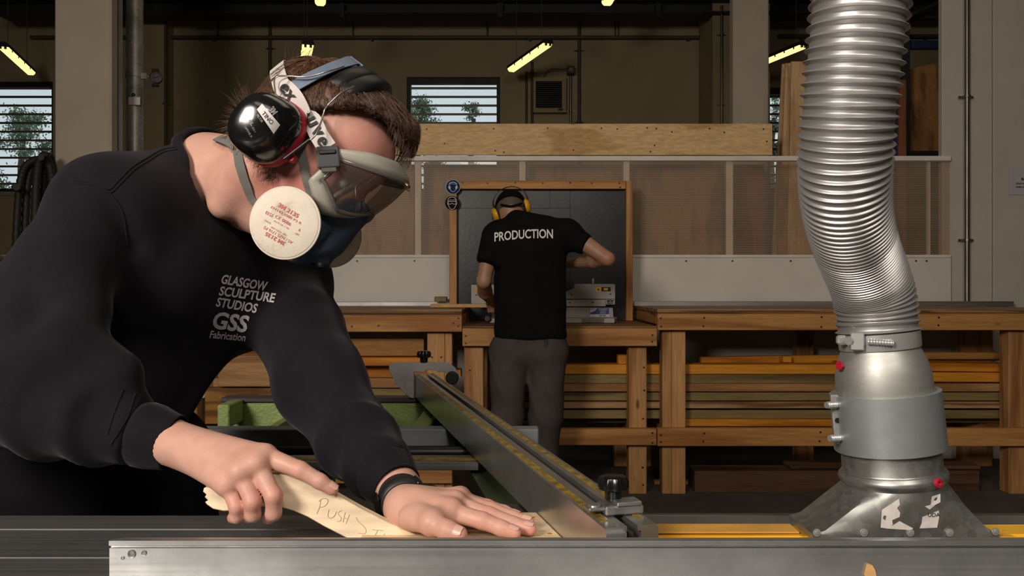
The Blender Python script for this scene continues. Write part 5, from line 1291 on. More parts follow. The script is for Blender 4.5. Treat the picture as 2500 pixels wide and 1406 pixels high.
# limbs and trunk
RS, RE, RC = P(278, 522, 1.08), P(-80, 958, 0.955), P(398, 1072, 0.95)
LS, LE, LC = P(682, 690, 1.36), P(785, 940, 1.14), P(972, 1196, 0.955)
LFm = P(862, 1062, 1.055)
CH, BE, HI = P(470, 690, 1.25), P(268, 965, 1.24), P(200, 1135, 1.22)
CHn, CHf = P(395, 640, 1.16), P(575, 700, 1.34)
def body_core():
    g = Field((-1.05, 0.86, 0.0), (0.0, 1.55, 1.42), 0.012)
    for a, b, ra, rb in ((NB, CH, 0.055, 0.09), (CH, BE, 0.10, 0.09), (BE, HI, 0.09, 0.11), (CHn, CHf, 0.075, 0.075), (RS, CHn, 0.05, 0.07), (LS, CHf, 0.05, 0.07),
                         (RS, RE, 0.048, 0.038), (RE, P(330, 1040, .965), 0.038, 0.026), (LS, LE, 0.046, 0.038), (LE, P(930, 1140, 0.992), 0.038, 0.026)):
        g.add(g.cone(a, b, ra, rb), 0.03)
    for (hx, hy), (kx, ky), (fx, fy) in LEGS:
        g.add(g.cone((hx, hy, 0.86), (kx, ky, 0.50), 0.075, 0.05), 0.03); g.add(g.cone((kx, ky, 0.50), (fx, fy, 0.10), 0.05, 0.035), 0.03)
        g.add(g.cone((fx, fy, 0.045), (fx + 0.15, fy - 0.03, 0.035), 0.035, 0.025), 0.02)
    return g.mesh()
LEGS = [((-0.655, 1.15), (-0.60, 1.135), (-0.63, 1.16)), ((-0.58, 1.285), (-0.535, 1.275), (-0.56, 1.30))]
hv, hf_ = build_head(); rv, rff = rh.mesh(); lv, lff = lh.mesh(); bv_, bf_ = body_core()
vv, ff = merge([(hv, hf_), (relax(rv, rff, 1, 0.4), rff), (relax(lv, lff, 1, 0.4), lff), (bv_, bf_)])
me = np_mesh('person', vv, ff)
spots = [(p, 0.012, 0.55) for m in (R_idx, R_mid, R_rin, R_lit, L_idx, L_mid, L_rin, L_lit) for p in (m[0], m[1])]
spots += [(m[3], 0.011, 0.6) for m in (R_idx, R_mid, R_rin, R_lit, L_idx, L_mid, L_rin, L_lit, L_thu)]
spots += [(hl(0.10, 0.045, 0.0), 0.085, 0.8), (hl(0.07, -0.03, 0.06), 0.07, 0.7), (hl(0.02, -0.04, 0.07), 0.05, 0.45), (hl(0.12, -0.02, 0), 0.03, 0.6)]
tone_attr(me, spots)
person = link('person', me, M['skin'], None, label='person in a black sweatshirt bending over the saw with push stick, mask and goggles', cat='person', smooth=True)
# eyes
for s in (-1, 1):
    c = hl(0.083, 0.013, 0.033 * s)
    e = lathe('eye', [(0.0, 0.0125), (0.004, 0.0119), (0.0075, 0.010), (0.0105, 0.0068), (0.012, 0.0035), (0.0125, 0.0)], c, HF, plain('eye_white', (0.6, 0.56, 0.52), 0.2), person, n=20, sharp=80)
    lathe('iris', [(0.0, 0.0128), (0.003, 0.0124), (0.0056, 0.0114)], c, HF - HU * 0.15, plain('iris', (0.03, 0.03, 0.03), 0.2), e, n=18, sharp=80)
# nails
M['nail'] = plain('finger_nail', (0.63, 0.37, 0.30), 0.35, var=0.05)
def nail(tip, prev, up, r, sc=1.0):
    t = (V(tip) - V(prev)).normalized(); up = V(up); up = (up - t * up.dot(t)).normalized(); s = t.cross(up)
    vs_, fs = [], []; nu, nv_ = 7, 6
    for i in range(nu):
        a = (i / (nu - 1) - 0.5) * 1.5
        for j in range(nv_):
            q = j / (nv_ - 1); ln = (-0.0062 + 0.0102 * q) * sc
            wd = 1.0 - 0.25 * max(0, q - 0.75) / 0.25 * abs(a) / 0.9
            rr = r * (1.035 - 0.10 * q * q)
            vs_.append(V(tip) + t * ln + (up * math.cos(a * wd) + s * math.sin(a * wd)) * rr + up * 0.0003)
    for i in range(nu - 1):
        for j in range(nv_ - 1): fs.append((i * nv_ + j, (i + 1) * nv_ + j, (i + 1) * nv_ + j + 1, i * nv_ + j + 1))
    mk('fingernail', vs_, fs, M['nail'], person, smooth=True)
nail(R_idx[3], R_idx[2], (0.35, -0.45, 0.85), 0.0074)
for m, rr in ((L_idx, 0.0075), (L_mid, 0.0077), (L_rin, 0.0074), (L_lit, 0.0066)): nail(m[3], m[2], (0.05, -0.2, 1), rr)
nail(L_thu[3], L_thu[2], (0.2, -0.75, 0.6), 0.0085, 1.1)

# sweatshirt
def axis_folds(g, a, b, t0, t1, period, amp, seed, twist=2.0):
    a_ = npv(a); ba = npv(b) - a_; L = float(np.linalg.norm(ba)); ba /= L
    px, py, pz = g.X - a_[0], g.Y - a_[1], g.Z - a_[2]; s = px * ba[0] + py * ba[1] + pz * ba[2]
    tt = s / L; e1 = np.cross(ba, [0, 1, 0.2]); e1 /= np.linalg.norm(e1); e2 = np.cross(ba, e1)
    ph = np.arctan2(px * e1[0] + py * e1[1] + pz * e1[2], px * e2[0] + py * e2[1] + pz * e2[2])
    m = np.clip((tt - t0) / 0.12, 0, 1) * np.clip((t1 - tt) / 0.12, 0, 1)
    near = np.clip(1.6 - np.sqrt((px - s * ba[0]) ** 2 + (py - s * ba[1]) ** 2 + (pz - s * ba[2]) ** 2) / 0.08, 0, 1)
    n_ = vnoise(g.X, g.Y, g.Z, 22, seed)
    return -amp * m * near * (0.5 + 0.5 * np.sin(2 * math.pi * s / period + twist * np.sin(ph + seed) + 4.5 * n_)) ** 2.2
rcd = (RC - P(330, 1052, .952)).normalized(); lcd = (LC - P(930, 1140, 0.992)).normalized()
def sweatshirt():
    g = Field((-0.92, 0.85, 0.86), (-0.08, 1.50, 1.47), 0.0058)
    g.add(g.cone(RS, RE, 0.071, 0.056), 0.03)
    g.add(g.cone(RE, P(160, 1000, .955), 0.058, 0.053), 0.035)
    g.add(g.cone(P(160, 1000, .955), P(330, 1052, .952), 0.053, 0.042), 0.02)
    g.add(g.cone(P(330, 1052, .952), RC, 0.036, 0.0335), 0.01)
    g.add(g.cone(LS, LE, 0.074, 0.062), 0.03)
    g.add(g.cone(LE, LFm, 0.060, 0.050), 0.03)
    g.add(g.cone(LFm, P(925, 1130, 1.0), 0.050, 0.042), 0.015)
    g.add(g.cone(P(930, 1140, 0.992), LC, 0.036, 0.0325), 0.01)
    g.add(g.cone(CH, BE, 0.118, 0.108), 0.05); g.add(g.cone(BE, HI, 0.108, 0.118), 0.05)
    g.add(g.cone(CHn, CHf, 0.105, 0.098), 0.05)
    g.add(g.cone(RS, CHn, 0.068, 0.092), 0.035); g.add(g.cone(LS, CHf, 0.070, 0.09), 0.05)
    g.add(g.cone(RS, P(478, 432, 1.20), 0.070, 0.056), 0.035)
    g.add(g.cone(LS, P(545, 480, 1.27), 0.070, 0.052), 0.05)
    g.add(g.cone(P(310, 585, 1.30), P(470, 450, 1.26), 0.098, 0.06), 0.035)     # upper back
    # folds
    g.d += axis_folds(g, RE, RC, 0.05, 0.85, 0.085, 0.010, 1, 2.6) + axis_folds(g, LE, LC, 0.35, 0.95, 0.075, 0.006, 2, 2.2) + axis_folds(g, RS, RE, 0.25, 1.0, 0.12, 0.007, 3, 2.0) + axis_folds(g, LS, LE, 0.3, 1.0, 0.13, 0.004, 4, 2.0)
    g.d += 0.003 * vnoise(g.X, g.Y, g.Z, 30, 9)
    # creases at the elbow, armpit and back of the sleeve
    for a_, b_, ra, rb in ((P(-40, 882, .885), P(118, 778, .925), 0.016, 0.007), (P(60, 850, .89), P(205, 800, .915), 0.010, 0.005), (P(250, 470, .985), P(330, 600, 1.03), 0.010, 0.006),
                           (P(150, 560, .985), P(240, 690, .99), 0.008, 0.006), (P(300, 915, .905), P(250, 1010, .885), 0.007, 0.006)):
        g.sub(g.cone(a_, b_, ra, rb), 0.022)
    for a_, b_, ra, rb in ((P(20, 905, .935), P(150, 850, .945), 0.040, 0.034), (P(200, 850, .955), P(290, 912, .950), 0.030, 0.028), (P(170, 620, 1.01), P(200, 760, .985), 0.045, 0.035)):
        g.add(g.cone(a_, b_, ra, rb), 0.03)
    # open neck and cuffs
    nd = (neck_top - NB).normalized()
    c0 = NB + nd * 0.0
    hole = g.cone(c0, c0 + nd * 0.2, 0.066, 0.085)
    g.sub(hole, 0.006)
    for c, dd in ((RC, rcd), (LC, lcd)):
        plane = (g.X - c.x) * dd.x + (g.Y - c.y) * dd.y + (g.Z - c.z) * dd.z
        near = np.sqrt((g.X - c.x) ** 2 + (g.Y - c.y) ** 2 + (g.Z - c.z) ** 2) < 0.09
        g.d = np.where(near, np.maximum(g.d, plane + 0.030), g.d)
    return g.mesh()
sv_, sf_ = sweatshirt(); sv_ = relax(sv_, sf_, 2, 0.5)
shirt = link('sweatshirt', np_mesh('sweatshirt', sv_, sf_), M['sweat'], person, label='black sweatshirt with grey chest print', smooth=True)
SB = bvh_of(shirt)
# ribbed cuffs
def cuff(c, dd, r0, r1, ln, wob):
    e1_ = dd.cross(V((0, 1, 0.3))).normalized(); e2_ = dd.cross(e1_); vs_, fs = [], []; n_ = 96
    prof = [(r0 * 0.90, -ln), (r0 * 1.0, -ln * 0.97), (r0 * 1.06, -ln * 0.8), (r0 * 1.05, -ln * 0.5), (r1 * 1.03, -ln * 0.15), (r1 * 1.01, 0.0), (r1 * 0.985, 0.0025), (r1 * 0.95, 0.0015), (r1 * 0.93, -0.004), (r1 * 0.90, -ln * 0.4)]
    for k, (r_, h_) in enumerate(prof):
        for j in range(n_):
            a = 2 * math.pi * j / n_; rr = r_ + (0.00055 if (j % 3 == 0 and 1 < k < 5) else 0) + wob * math.sin(2 * a + 0.7) + wob * 0.5 * math.sin(3 * a)
            vs_.append(c + dd * (h_ + 0.0025 * math.sin(a + 1.0)) + (e1_ * math.cos(a) + e2_ * math.sin(a)) * rr)
    for k in range(len(prof) - 1):
        for j in range(n_): fs.append((k * n_ + j, k * n_ + (j + 1) % n_, (k + 1) * n_ + (j + 1) % n_, (k + 1) * n_ + j))
    mk('cuff', vs_, fs, M['sweat'], shirt, smooth=True)
cuff(RC + rcd * 0.012, rcd, 0.0370, 0.0340, 0.046, 0.0018)
cuff(LC - lcd * 0.006, lcd, 0.0365, 0.0325, 0.046, 0.0012)
# ribbed collar ring
nd = (neck_top - NB).normalized(); e1 = nd.cross(V((0, 1, 0))).normalized(); e2 = nd.cross(e1)
ring = []
for i in range(60):
    a = 2 * math.pi * i / 60; dr = e1 * math.cos(a) + e2 * math.sin(a)
    h = SB.ray_cast(NB + nd * 0.10 + dr * 0.0775, -nd)
    base = h[0] if h[0] is not None else NB + dr * 0.0775
    ring.append(base)
ra_ = np.array([list(p) for p in ring]); off_ = (ra_ - npv(NB)) @ npv(nd); off_ = np.clip(off_, -0.02, 0.045)
for _ in range(6): off_ = (np.roll(off_, 1) + 2 * off_ + np.roll(off_, -1)) / 4
ring = [NB + (e1 * math.cos(2 * math.pi * i / 60) + e2 * math.sin(2 * math.pi * i / 60)) * 0.0755 + nd * (float(off_[i]) + 0.004) for i in range(60)]
def ribbon_ring(name, ring, axis, w, th, mat, parent):
    vs_, fs = [], []; n_ = len(ring); c = sum(ring, V((0, 0, 0))) / n_
    prof = [(-th, -w * 0.5), (th * 0.7, -w * 0.5), (th * 1.3, 0), (th * 0.6, w * 0.5), (-th * 0.6, w * 0.5), (-th, 0)]
    for i, p in enumerate(ring):
        o_ = (p - c); o_ = (o_ - axis * o_.dot(axis)).normalized()
        for a, b in prof: vs_.append(p + o_ * a + axis * b)
    m_ = len(prof)
    for i in range(n_):
        for j in range(m_): fs.append((i * m_ + j, ((i + 1) % n_) * m_ + j, ((i + 1) % n_) * m_ + (j + 1) % m_, i * m_ + (j + 1) % m_))
    return mk(name, vs_, fs, mat, parent, smooth=True)
ribbon_ring('collar', ring, nd, 0.022, 0.004, M['sweat'], shirt)
# seams laid on the surface
def seam(pxs, name='seam'):
    pts = []
    for x, y in spline([(a, b, 0) for a, b in pxs], len(pxs) * 8)[:, :2]:
        o_ = V((0, 0, CAMZ)); d = (P(float(x), float(y), 1) - o_).normalized(); h = SB.ray_cast(o_, d)
        if h[0] is not None: pts.append(h[0] + h[1] * 0.0004)
    if len(pts) > 2: tube(name, pts, 0.0010, M['sweat'], shirt, n=6)
seam([(180, 440), (225, 447), (265, 462), (290, 440), (320, 410), (355, 388), (400, 365), (460, 356)])
seam([(183, 446), (228, 453), (268, 470), (296, 446), (326, 416), (360, 394), (402, 371), (460, 362)])
seam([(265, 466), (300, 520), (310, 600)])
seam([(330, 960), (310, 1020), (270, 1085)]); seam([(300, 950), (278, 1010), (262, 1060)])
# chest print: laid on the cloth along the surface
def print_on(txt, px, py, hpx, ang, bold=0.02, sp=1.0, fit=None):
    v, f = text_geo(txt, 1.0, bold, 'LEFT', sp)
    x0 = min(q[0] for q in v); x1 = max(q[0] for q in v); sc = hpx / 0.72
    sx = (fit / (x1 - x0)) if fit else sc
    ca, sa = math.cos(math.radians(ang)), math.sin(math.radians(ang)); sh = -0.12
    out = []
    for q in v:
        x = (q[0] - x0) * sx; y = q[1] * sc
        ix = px + x * ca + y * (sa * 1.0 + 0.14); iy = py + x * sa - y * ca
        o_ = V((0, 0, CAMZ)); d = (P(ix, iy, 1) - o_).normalized(); h = SB.ray_cast(o_, d)
        p = h[0] if h[0] is not None else P(ix, iy, 1.2)
        out.append(p - d * 0.0012)
    o_ = mk('chest_print', out, f, M['print_grey'], shirt, smooth=True)
    md = o_.modifiers.new('cloth_normals', 'DATA_TRANSFER'); md.object = shirt; md.use_loop_data = True; md.data_types_loops = {'CUSTOM_NORMAL'}; md.loop_mapping = 'POLYINTERP_NEAREST'
print_on('GLASGOW', 541, 682, 22, 9.5, 0.028, 1.0, fit=112)
print_on('SCULPTURE', 536, 711, 22, 7.5, 0.028, 1.0, fit=136)
print_on('STUDIOS', 529, 738, 22, 9.5, 0.028, 1.0, fit=100)
print_on('GSS', 520, 783, 40, 7.5, 0.032, 1.0, fit=86)
print_on('Fabrication', 513, 817, 18, 5.5, 0.02, 1.0, fit=87)
# trousers and boots
def trousers():
    g = Field((-1.0, 0.98, 0.06), (-0.38, 1.48, 0.97), 0.009)
    for (hx, hy), (kx, ky), (fx, fy) in LEGS:
        g.add(g.cone((hx, hy, 0.88), (kx, ky, 0.50), 0.098, 0.072), 0.03); g.add(g.cone((kx, ky, 0.50), (fx, fy, 0.10), 0.070, 0.060), 0.03)
    g.add(g.cone((-0.70, 1.17, 0.90), (-0.62, 1.29, 0.90), 0.115, 0.105), 0.04)
    g.d += 0.004 * vnoise(g.X, g.Y, g.Z, 26, 5); g.d = np.maximum(g.d, 0.075 - g.Z)
    return g.mesh()
tv, tf_ = trousers(); link('trousers', np_mesh('trousers', relax(tv, tf_, 1), tf_), M['trouser_black'], person, smooth=True)
def boots(legs, dirs, parent, mat, sc=1.0):
    for (_, _, (fx, fy)), (dx, dy) in zip(legs, dirs):
        g = Field((fx - 0.25, fy - 0.25, -0.005), (fx + 0.25, fy + 0.25, 0.17), 0.008)
        g.add(g.cone((fx, fy, 0.06), (fx, fy, 0.13), 0.052, 0.056), 0.02); g.add(g.cone((fx - dx * 0.03, fy - dy * 0.03, 0.05), (fx + dx * 0.17, fy + dy * 0.17, 0.04), 0.045, 0.042), 0.03)
        g.d = np.maximum(g.d, 0.001 - g.Z); v, f = g.mesh(); link('boot', np_mesh('boot', v, f), mat, parent, smooth=True)
boots(LEGS, [(0.96, -0.2), (0.96, -0.2)], person, M['black_matt'])
# ---------------------------------------------------------------- hair and protective gear
def hair_volume():
    g = Field((-0.60, 0.98, 1.22), (-0.10, 1.36, 1.62), 0.0036)
    hd_ = head_sdf(g)
    dx, dy, dz = g.X - HO.x, g.Y - HO.y, g.Z - HO.z
    f = (dx * HF.x + dy * HF.y + dz * HF.z) / HS; u = (dx * HU.x + dy * HU.y + dz * HU.z) / HS; r = (dx * HR.x + dy * HR.y + dz * HR.z) / HS
    d = hd_ - 0.009 - 0.010 * np.clip((u - 0.05) / 0.05, 0, 1)
    # hairline: forehead edge, temple, behind the ear, nape
    line = 0.098 - 0.30 * np.clip(0.055 - f, 0, 1) - 0.10 * np.abs(r) * 0
    line = np.where(f > 0.055, 0.104 + (f - 0.055) * 0.25, np.where(f > 0.0, 0.048 + (f / 0.055) * 0.056, np.where(f > -0.03, -0.035 + (f + 0.03) / 0.03 * 0.08, -0.035)))
    line = line + 0.006 * vnoise(g.X, g.Y, g.Z, 90, 12)
    d = np.maximum(d, (line - u) * HS * 0.8)
    # loose tuft over the forehead, swept crown, back
    C = lambda a, b, r1, r2: rcone(f, u, r, a, b, r1, r2) * HS
    d = smin(d, C((0.055, 0.118, 0.0), (0.098, 0.116, -0.01), 0.020, 0.016), 0.02)
    d = smin(d, C((0.098, 0.116, -0.01), (0.116, 0.100, -0.018), 0.014, 0.007), 0.012)
    d = smin(d, C((-0.052, 0.092, 0.01), (-0.020, 0.114, 0.0), 0.022, 0.024), 0.02)
    d = smin(d, C((-0.068, 0.030, 0.0), (-0.068, -0.01, 0.0), 0.022, 0.014), 0.02)
    g.d = (d + 0.0016 * vnoise(g.X, g.Y, g.Z, 130, 3)).astype(np.float32)
    return g.mesh()
hv2, hf2 = hair_volume()
hair_me = np_mesh('hair', relax(hv2, hf2, 1), hf2)
HBV = BVHTree.FromPolygons([tuple(v) for v in hv2], [tuple(int(i) for i in q) for q in hf2])
HEADB = BVHTree.FromPolygons([tuple(v) for v in np.vstack([hv2, hv])], [tuple(int(i) for i in q) for q in np.vstack([hf2, hf_ + len(hv2)])])
# strands in clumps that follow the hair surface
rng = np.random.default_rng(5)
def l2w(v): return HF * v.x + HU * v.y + HR * v.z
def flow_at(lq):
    """direction the hair is combed, in head coordinates"""
    x, y, z = lq
    if x > 0.035: d_ = V((0.95, -0.25 - 4 * max(0, 0.10 - y), 0.35 * z / 0.07))           # fringe sweeps forward and down
    elif x > -0.05: d_ = V((0.85, -0.25 - 0.55 * min(1, abs(z) / 0.07), 0.55 * z / 0.07))   # top and sides forward
    else: d_ = V((-0.35 - 2 * max(0, -0.05 - x), -0.9, 0.25 * z / 0.07))                     # back falls to the nape
    if y < 0.03 and x < -0.02: d_ = V((-0.25, -0.95, 0.1 * z / 0.07))
    return l2w(d_).normalized()
SV, SF, so_ = [], [], 0
def strands(paths, side, nrm, r0):
    """paths (n, m, 3) arrays to thin three-sided tubes"""
    global so_
    n_, m = paths.shape[:2]; tap = (1 - 0.88 * (np.linspace(0, 1, m) ** 1.5))[None, :, None] * np.asarray(r0)[:, None, None]
    ring = [paths + (side * math.cos(a) + nrm * math.sin(a)) * tap for a in (0, 2.0944, 4.18879)]
    v = np.stack(ring, 2).reshape(-1, 3)
    base = (np.arange(n_)[:, None] * m + np.arange(m - 1)[None]) * 3
    for j in range(3):
        j2 = (j + 1) % 3; SF.append(np.stack([base + j, base + j2, base + 3 + j2, base + 3 + j], -1).reshape(-1, 4) + so_)
    SV.append(v); so_ += len(v)
def clump(root, n_str, L, lift, spread, wave, r0=0.00048, m=8):
    q = V(root); path, ns, sd = [], [], []
    ph_ = rng.uniform(0, 6.28); side_w = rng.normal(0, 0.16)
    for k in range(m):
        nn = HBV.find_nearest(q); base, n_ = nn[0], nn[1]
        fl = flow_at(to_local(base)); t = (fl - n_ * fl.dot(n_)).normalized(); s_ = n_.cross(t)
        path.append(base); ns.append(n_); sd.append(s_)
        t = (t + s_ * (side_w + 0.3 * math.sin(ph_ + k * wave))).normalized(); q = base + t * (L / m)
    pa = np.array([list(p) for p in path]); na = np.array([list(p) for p in ns]); sa = np.array([list(p) for p in sd])
    e = np.linspace(0, 1, m)
    l2 = rng.uniform(0.65, 1.0, n_str); u_ = np.clip(l2[:, None] * e[None] * (m - 1), 0, m - 1.001); i0 = u_.astype(int); fr = (u_ - i0)[..., None]
    P_ = pa[i0] * (1 - fr) + pa[i0 + 1] * fr; N_ = na[i0] * (1 - fr) + na[i0 + 1] * fr; S_ = sa[i0] * (1 - fr) + sa[i0 + 1] * fr
    o1 = rng.normal(0, spread, n_str)[:, None]; o2 = np.abs(rng.normal(0, spread * 0.4, n_str))[:, None]; lf = (lift * rng.uniform(0.3, 1.3, n_str))[:, None]; e_ = e[None]
    P_ = P_ + S_ * (o1 * (1 - 0.5 * e_))[..., None] + N_ * (-0.002 + 0.0032 * np.minimum(1, e_ * 4) + o2 * (1 - 0.6 * e_) + lf * e_ ** 2)[..., None]
    strands(P_, S_, N_, r0 * rng.uniform(0.7, 1.3, n_str))
cand = rng.choice(len(hv2), 1900)
for ci in cand:
    p = V(hv2[ci]); lp = to_local(p)
    if lp.y < -0.025: continue
    front = lp.x > 0.05; back = lp.x < -0.05
    L = rng.uniform(0.040, 0.070)
    if front: L *= max(rng.uniform(0.25, 0.62), min(1.0, (lp.y - 0.085) / 0.045))
    if lp.y < 0.03: L *= 0.6
    clump(p, 9, L, 0.0015 + (0.003 if front else 0) + (0.003 if back else 0), 0.0022, 0.7)
def tuft(base, direc, n_, L, spread, curl, r0=0.00045):
    paths, sd_, nn_ = [], [], []
    for i in range(n_):
        b = base + V(rng.normal(0, spread, 3)); dd = (direc + V(rng.normal(0, 0.14, 3))).normalized(); pts = [b]; c = curl + V(rng.normal(0, 0.12, 3)); l = L * rng.uniform(0.55, 1.1)
        for k in range(1, 8):
            dd = (dd + c * 0.2).normalized(); pts.append(pts[-1] + dd * l / 7)
        paths.append([list(q) for q in pts]); x_ = dd.orthogonal().normalized(); sd_.append([list(x_)] * 8); nn_.append([list(dd.cross(x_))] * 8)
    strands(np.array(paths), np.array(sd_), np.array(nn_), np.full(n_, r0))
# flicks at the back, nape locks, forehead curls
for i in range(6):
    tuft(hl(-0.074, 0.022 - 0.010 * i, 0.052 - 0.003 * i), -HF * (0.95 - 0.10 * i) - HU * (0.0 + 0.17 * i), 26, 0.034 - 0.002 * i, 0.0045, HU * (0.7 - 0.25 * i), 0.0003)
for i in range(5):
    tuft(hl(-0.066 + 0.012 * i, -0.020, 0.054 + 0.003 * i), -HU * 0.95 + HF * 0.05 - HR * 0.1, 44, 0.020, 0.0045, HF * 0.3 - HR * 0.35, 0.0003)
for i in range(6):
    tuft(hl(0.076 + 0.005 * i, 0.122 - 0.002 * i, 0.030 - 0.012 * i), HF * 0.95 + HU * (0.30 - 0.14 * i), 26, 0.046, 0.006, -HU * 1.3 - HF * 0.25)
for i in range(4):
    tuft(hl(0.110, 0.118 - 0.006 * i, -0.006 - 0.006 * i), HF * 0.6 - HU * 0.7, 26, 0.038, 0.005, -HU * 0.5 - HF * 0.5)
tuft(hl(-0.060, 0.098, 0.015), -HF * 0.7 + HU * 0.6, 50, 0.030, 0.008, HF * 0.9)
for i in range(6):
    tuft(hl(-0.045 + 0.011 * i, -0.030 - 0.001 * i, 0.062 + 0.001 * i), -HU * 0.9 + HF * 0.15 - HR * 0.15, 110, 0.013, 0.0055, -HR * 0.4, 0.0003)
sv2 = np.vstack(SV); sf2 = np.vstack(SF)
sm_ = np_mesh('strands', sv2, sf2)
bmh = bmesh.new(); bmh.from_mesh(hair_me); bmh.from_mesh(sm_); hm = bpy.data.meshes.new('hair'); bmh.to_mesh(hm); bmh.free()
def hair_mat():
    q = NT('brown_hair'); mp = q.coords((1, 1, 1), rnd=False); nz = q.n('ShaderNodeTexNoise', Scale=160.0, Detail=3.0); q.l(mp, 0, nz, 'Vector')
    r = q.ramp(nz, 0, [(0.3, (0.035, 0.016, 0.008)), (0.7, (0.15, 0.070, 0.034))]); q.l(r, 0, q.b, 'Base Color')
    q.b.inputs['Roughness'].default_value = 0.42; q.b.inputs['Specular IOR Level'].default_value = 0.55; q.bump(nz, 0, 0.4, 0.002); return q.m
M['hair'] = hair_mat()
hair = link('hair', hm, M['hair'], person, label='tousled brown hair', smooth=True)

def img_ray(px, py, bvh):
    o_ = V((0, 0, CAMZ)); d = (P(px, py, 1) - o_).normalized(); h = bvh.ray_cast(o_, d); return h
def on_head(px, py, off, bvh=None):
    h = img_ray(px, py, bvh or HEADB)
    if h[0] is None:                                   # just off the outline: nearest point of the surface
        q = P(px, py, 1.13); nn = (bvh or HEADB).find_nearest(q); return nn[0] + nn[1] * off, nn[1]
    return h[0] + h[1] * off, h[1]
def img_text(txt, px, py, hpx, ang, bvh, mat, parent, bold=0.02, fit=None, off=0.0008, name='printing', flip=False, arcr=None):
    v, f = text_geo(txt, 1.0, bold, 'CENTER'); x0 = min(q[0] for q in v); x1 = max(q[0] for q in v); sc = hpx / 0.72; sx = fit / (x1 - x0) if fit else sc
    ca, sa = math.cos(math.radians(ang)), math.sin(math.radians(ang)); out = []
    for q in v:
        x = q[0] * sx; y = q[1] * sc
        if flip: x, y = -x, -y
        h = img_ray(px + x * ca + y * sa, py + x * sa - y * ca, bvh)
        p = h[0] if h[0] is not None else P(px, py, 1.1)
        d = (p - V((0, 0, CAMZ))).normalized(); out.append(p - d * off)
    return mk(name, out, f, mat, parent)
def ribbon(name, pts, nrms, w, th, mat, parent, m=40, **k):
    q = spline(pts, m); nn = spline(nrms, m); vs_, fs = [], []
    for i in range(m):
        t = V(q[min(i + 1, m - 1)] - q[max(i - 1, 0)]).normalized(); n_ = V(nn[i]); n_ = (n_ - t * n_.dot(t)).normalized(); s = t.cross(n_); p = V(q[i])
        ww = w if not isinstance(w, (list, tuple)) else w[0] + (w[1] - w[0]) * i / (m - 1)
        for a, b in ((-ww / 2, 0), (-ww / 2, th), (0, th * 1.15), (ww / 2, th), (ww / 2, 0)): vs_.append(p + s * a + n_ * b)
    for i in range(m - 1):
        for j in range(5): fs.append((i * 5 + j, i * 5 + (j + 1) % 5, (i + 1) * 5 + (j + 1) % 5, (i + 1) * 5 + j))
    fs += [(0, 1, 2, 3, 4), tuple((m - 1) * 5 + j for j in (4, 3, 2, 1, 0))]
    bm = bmesh.new(); vv_ = [bm.verts.new(v) for v in vs_]
    for f in fs: bm.faces.new([vv_[i] for i in f])
    bmesh.ops.recalc_face_normals(bm, faces=bm.faces)
    return from_bm(name, bm, mat, parent, smooth=True, sharp=40, **k)
def mirror(p): q = to_local(p); return hl(q.x, q.y, -q.z)
def mirror_n(n): n = V(n); return n - HR * 2 * n.dot(HR)
def loop_pts(pxs, off, mid=None, start=None):
    """near-side path traced on the head, then over the midline and mirrored down the far side"""
    a = [on_head(x, y, off) for x, y in pxs]; ps = [p for p, _ in a]; ns = [n for _, n in a]
    if start: ps = [start[0]] + ps; ns = [start[1]] + ns
    full_p = ps + ([mid[0]] if mid else []) + [mirror(p) for p in ps[::-1]]; full_n = ns + ([mid[1]] if mid else []) + [mirror_n(n) for n in ns[::-1]]
    return full_p, full_n

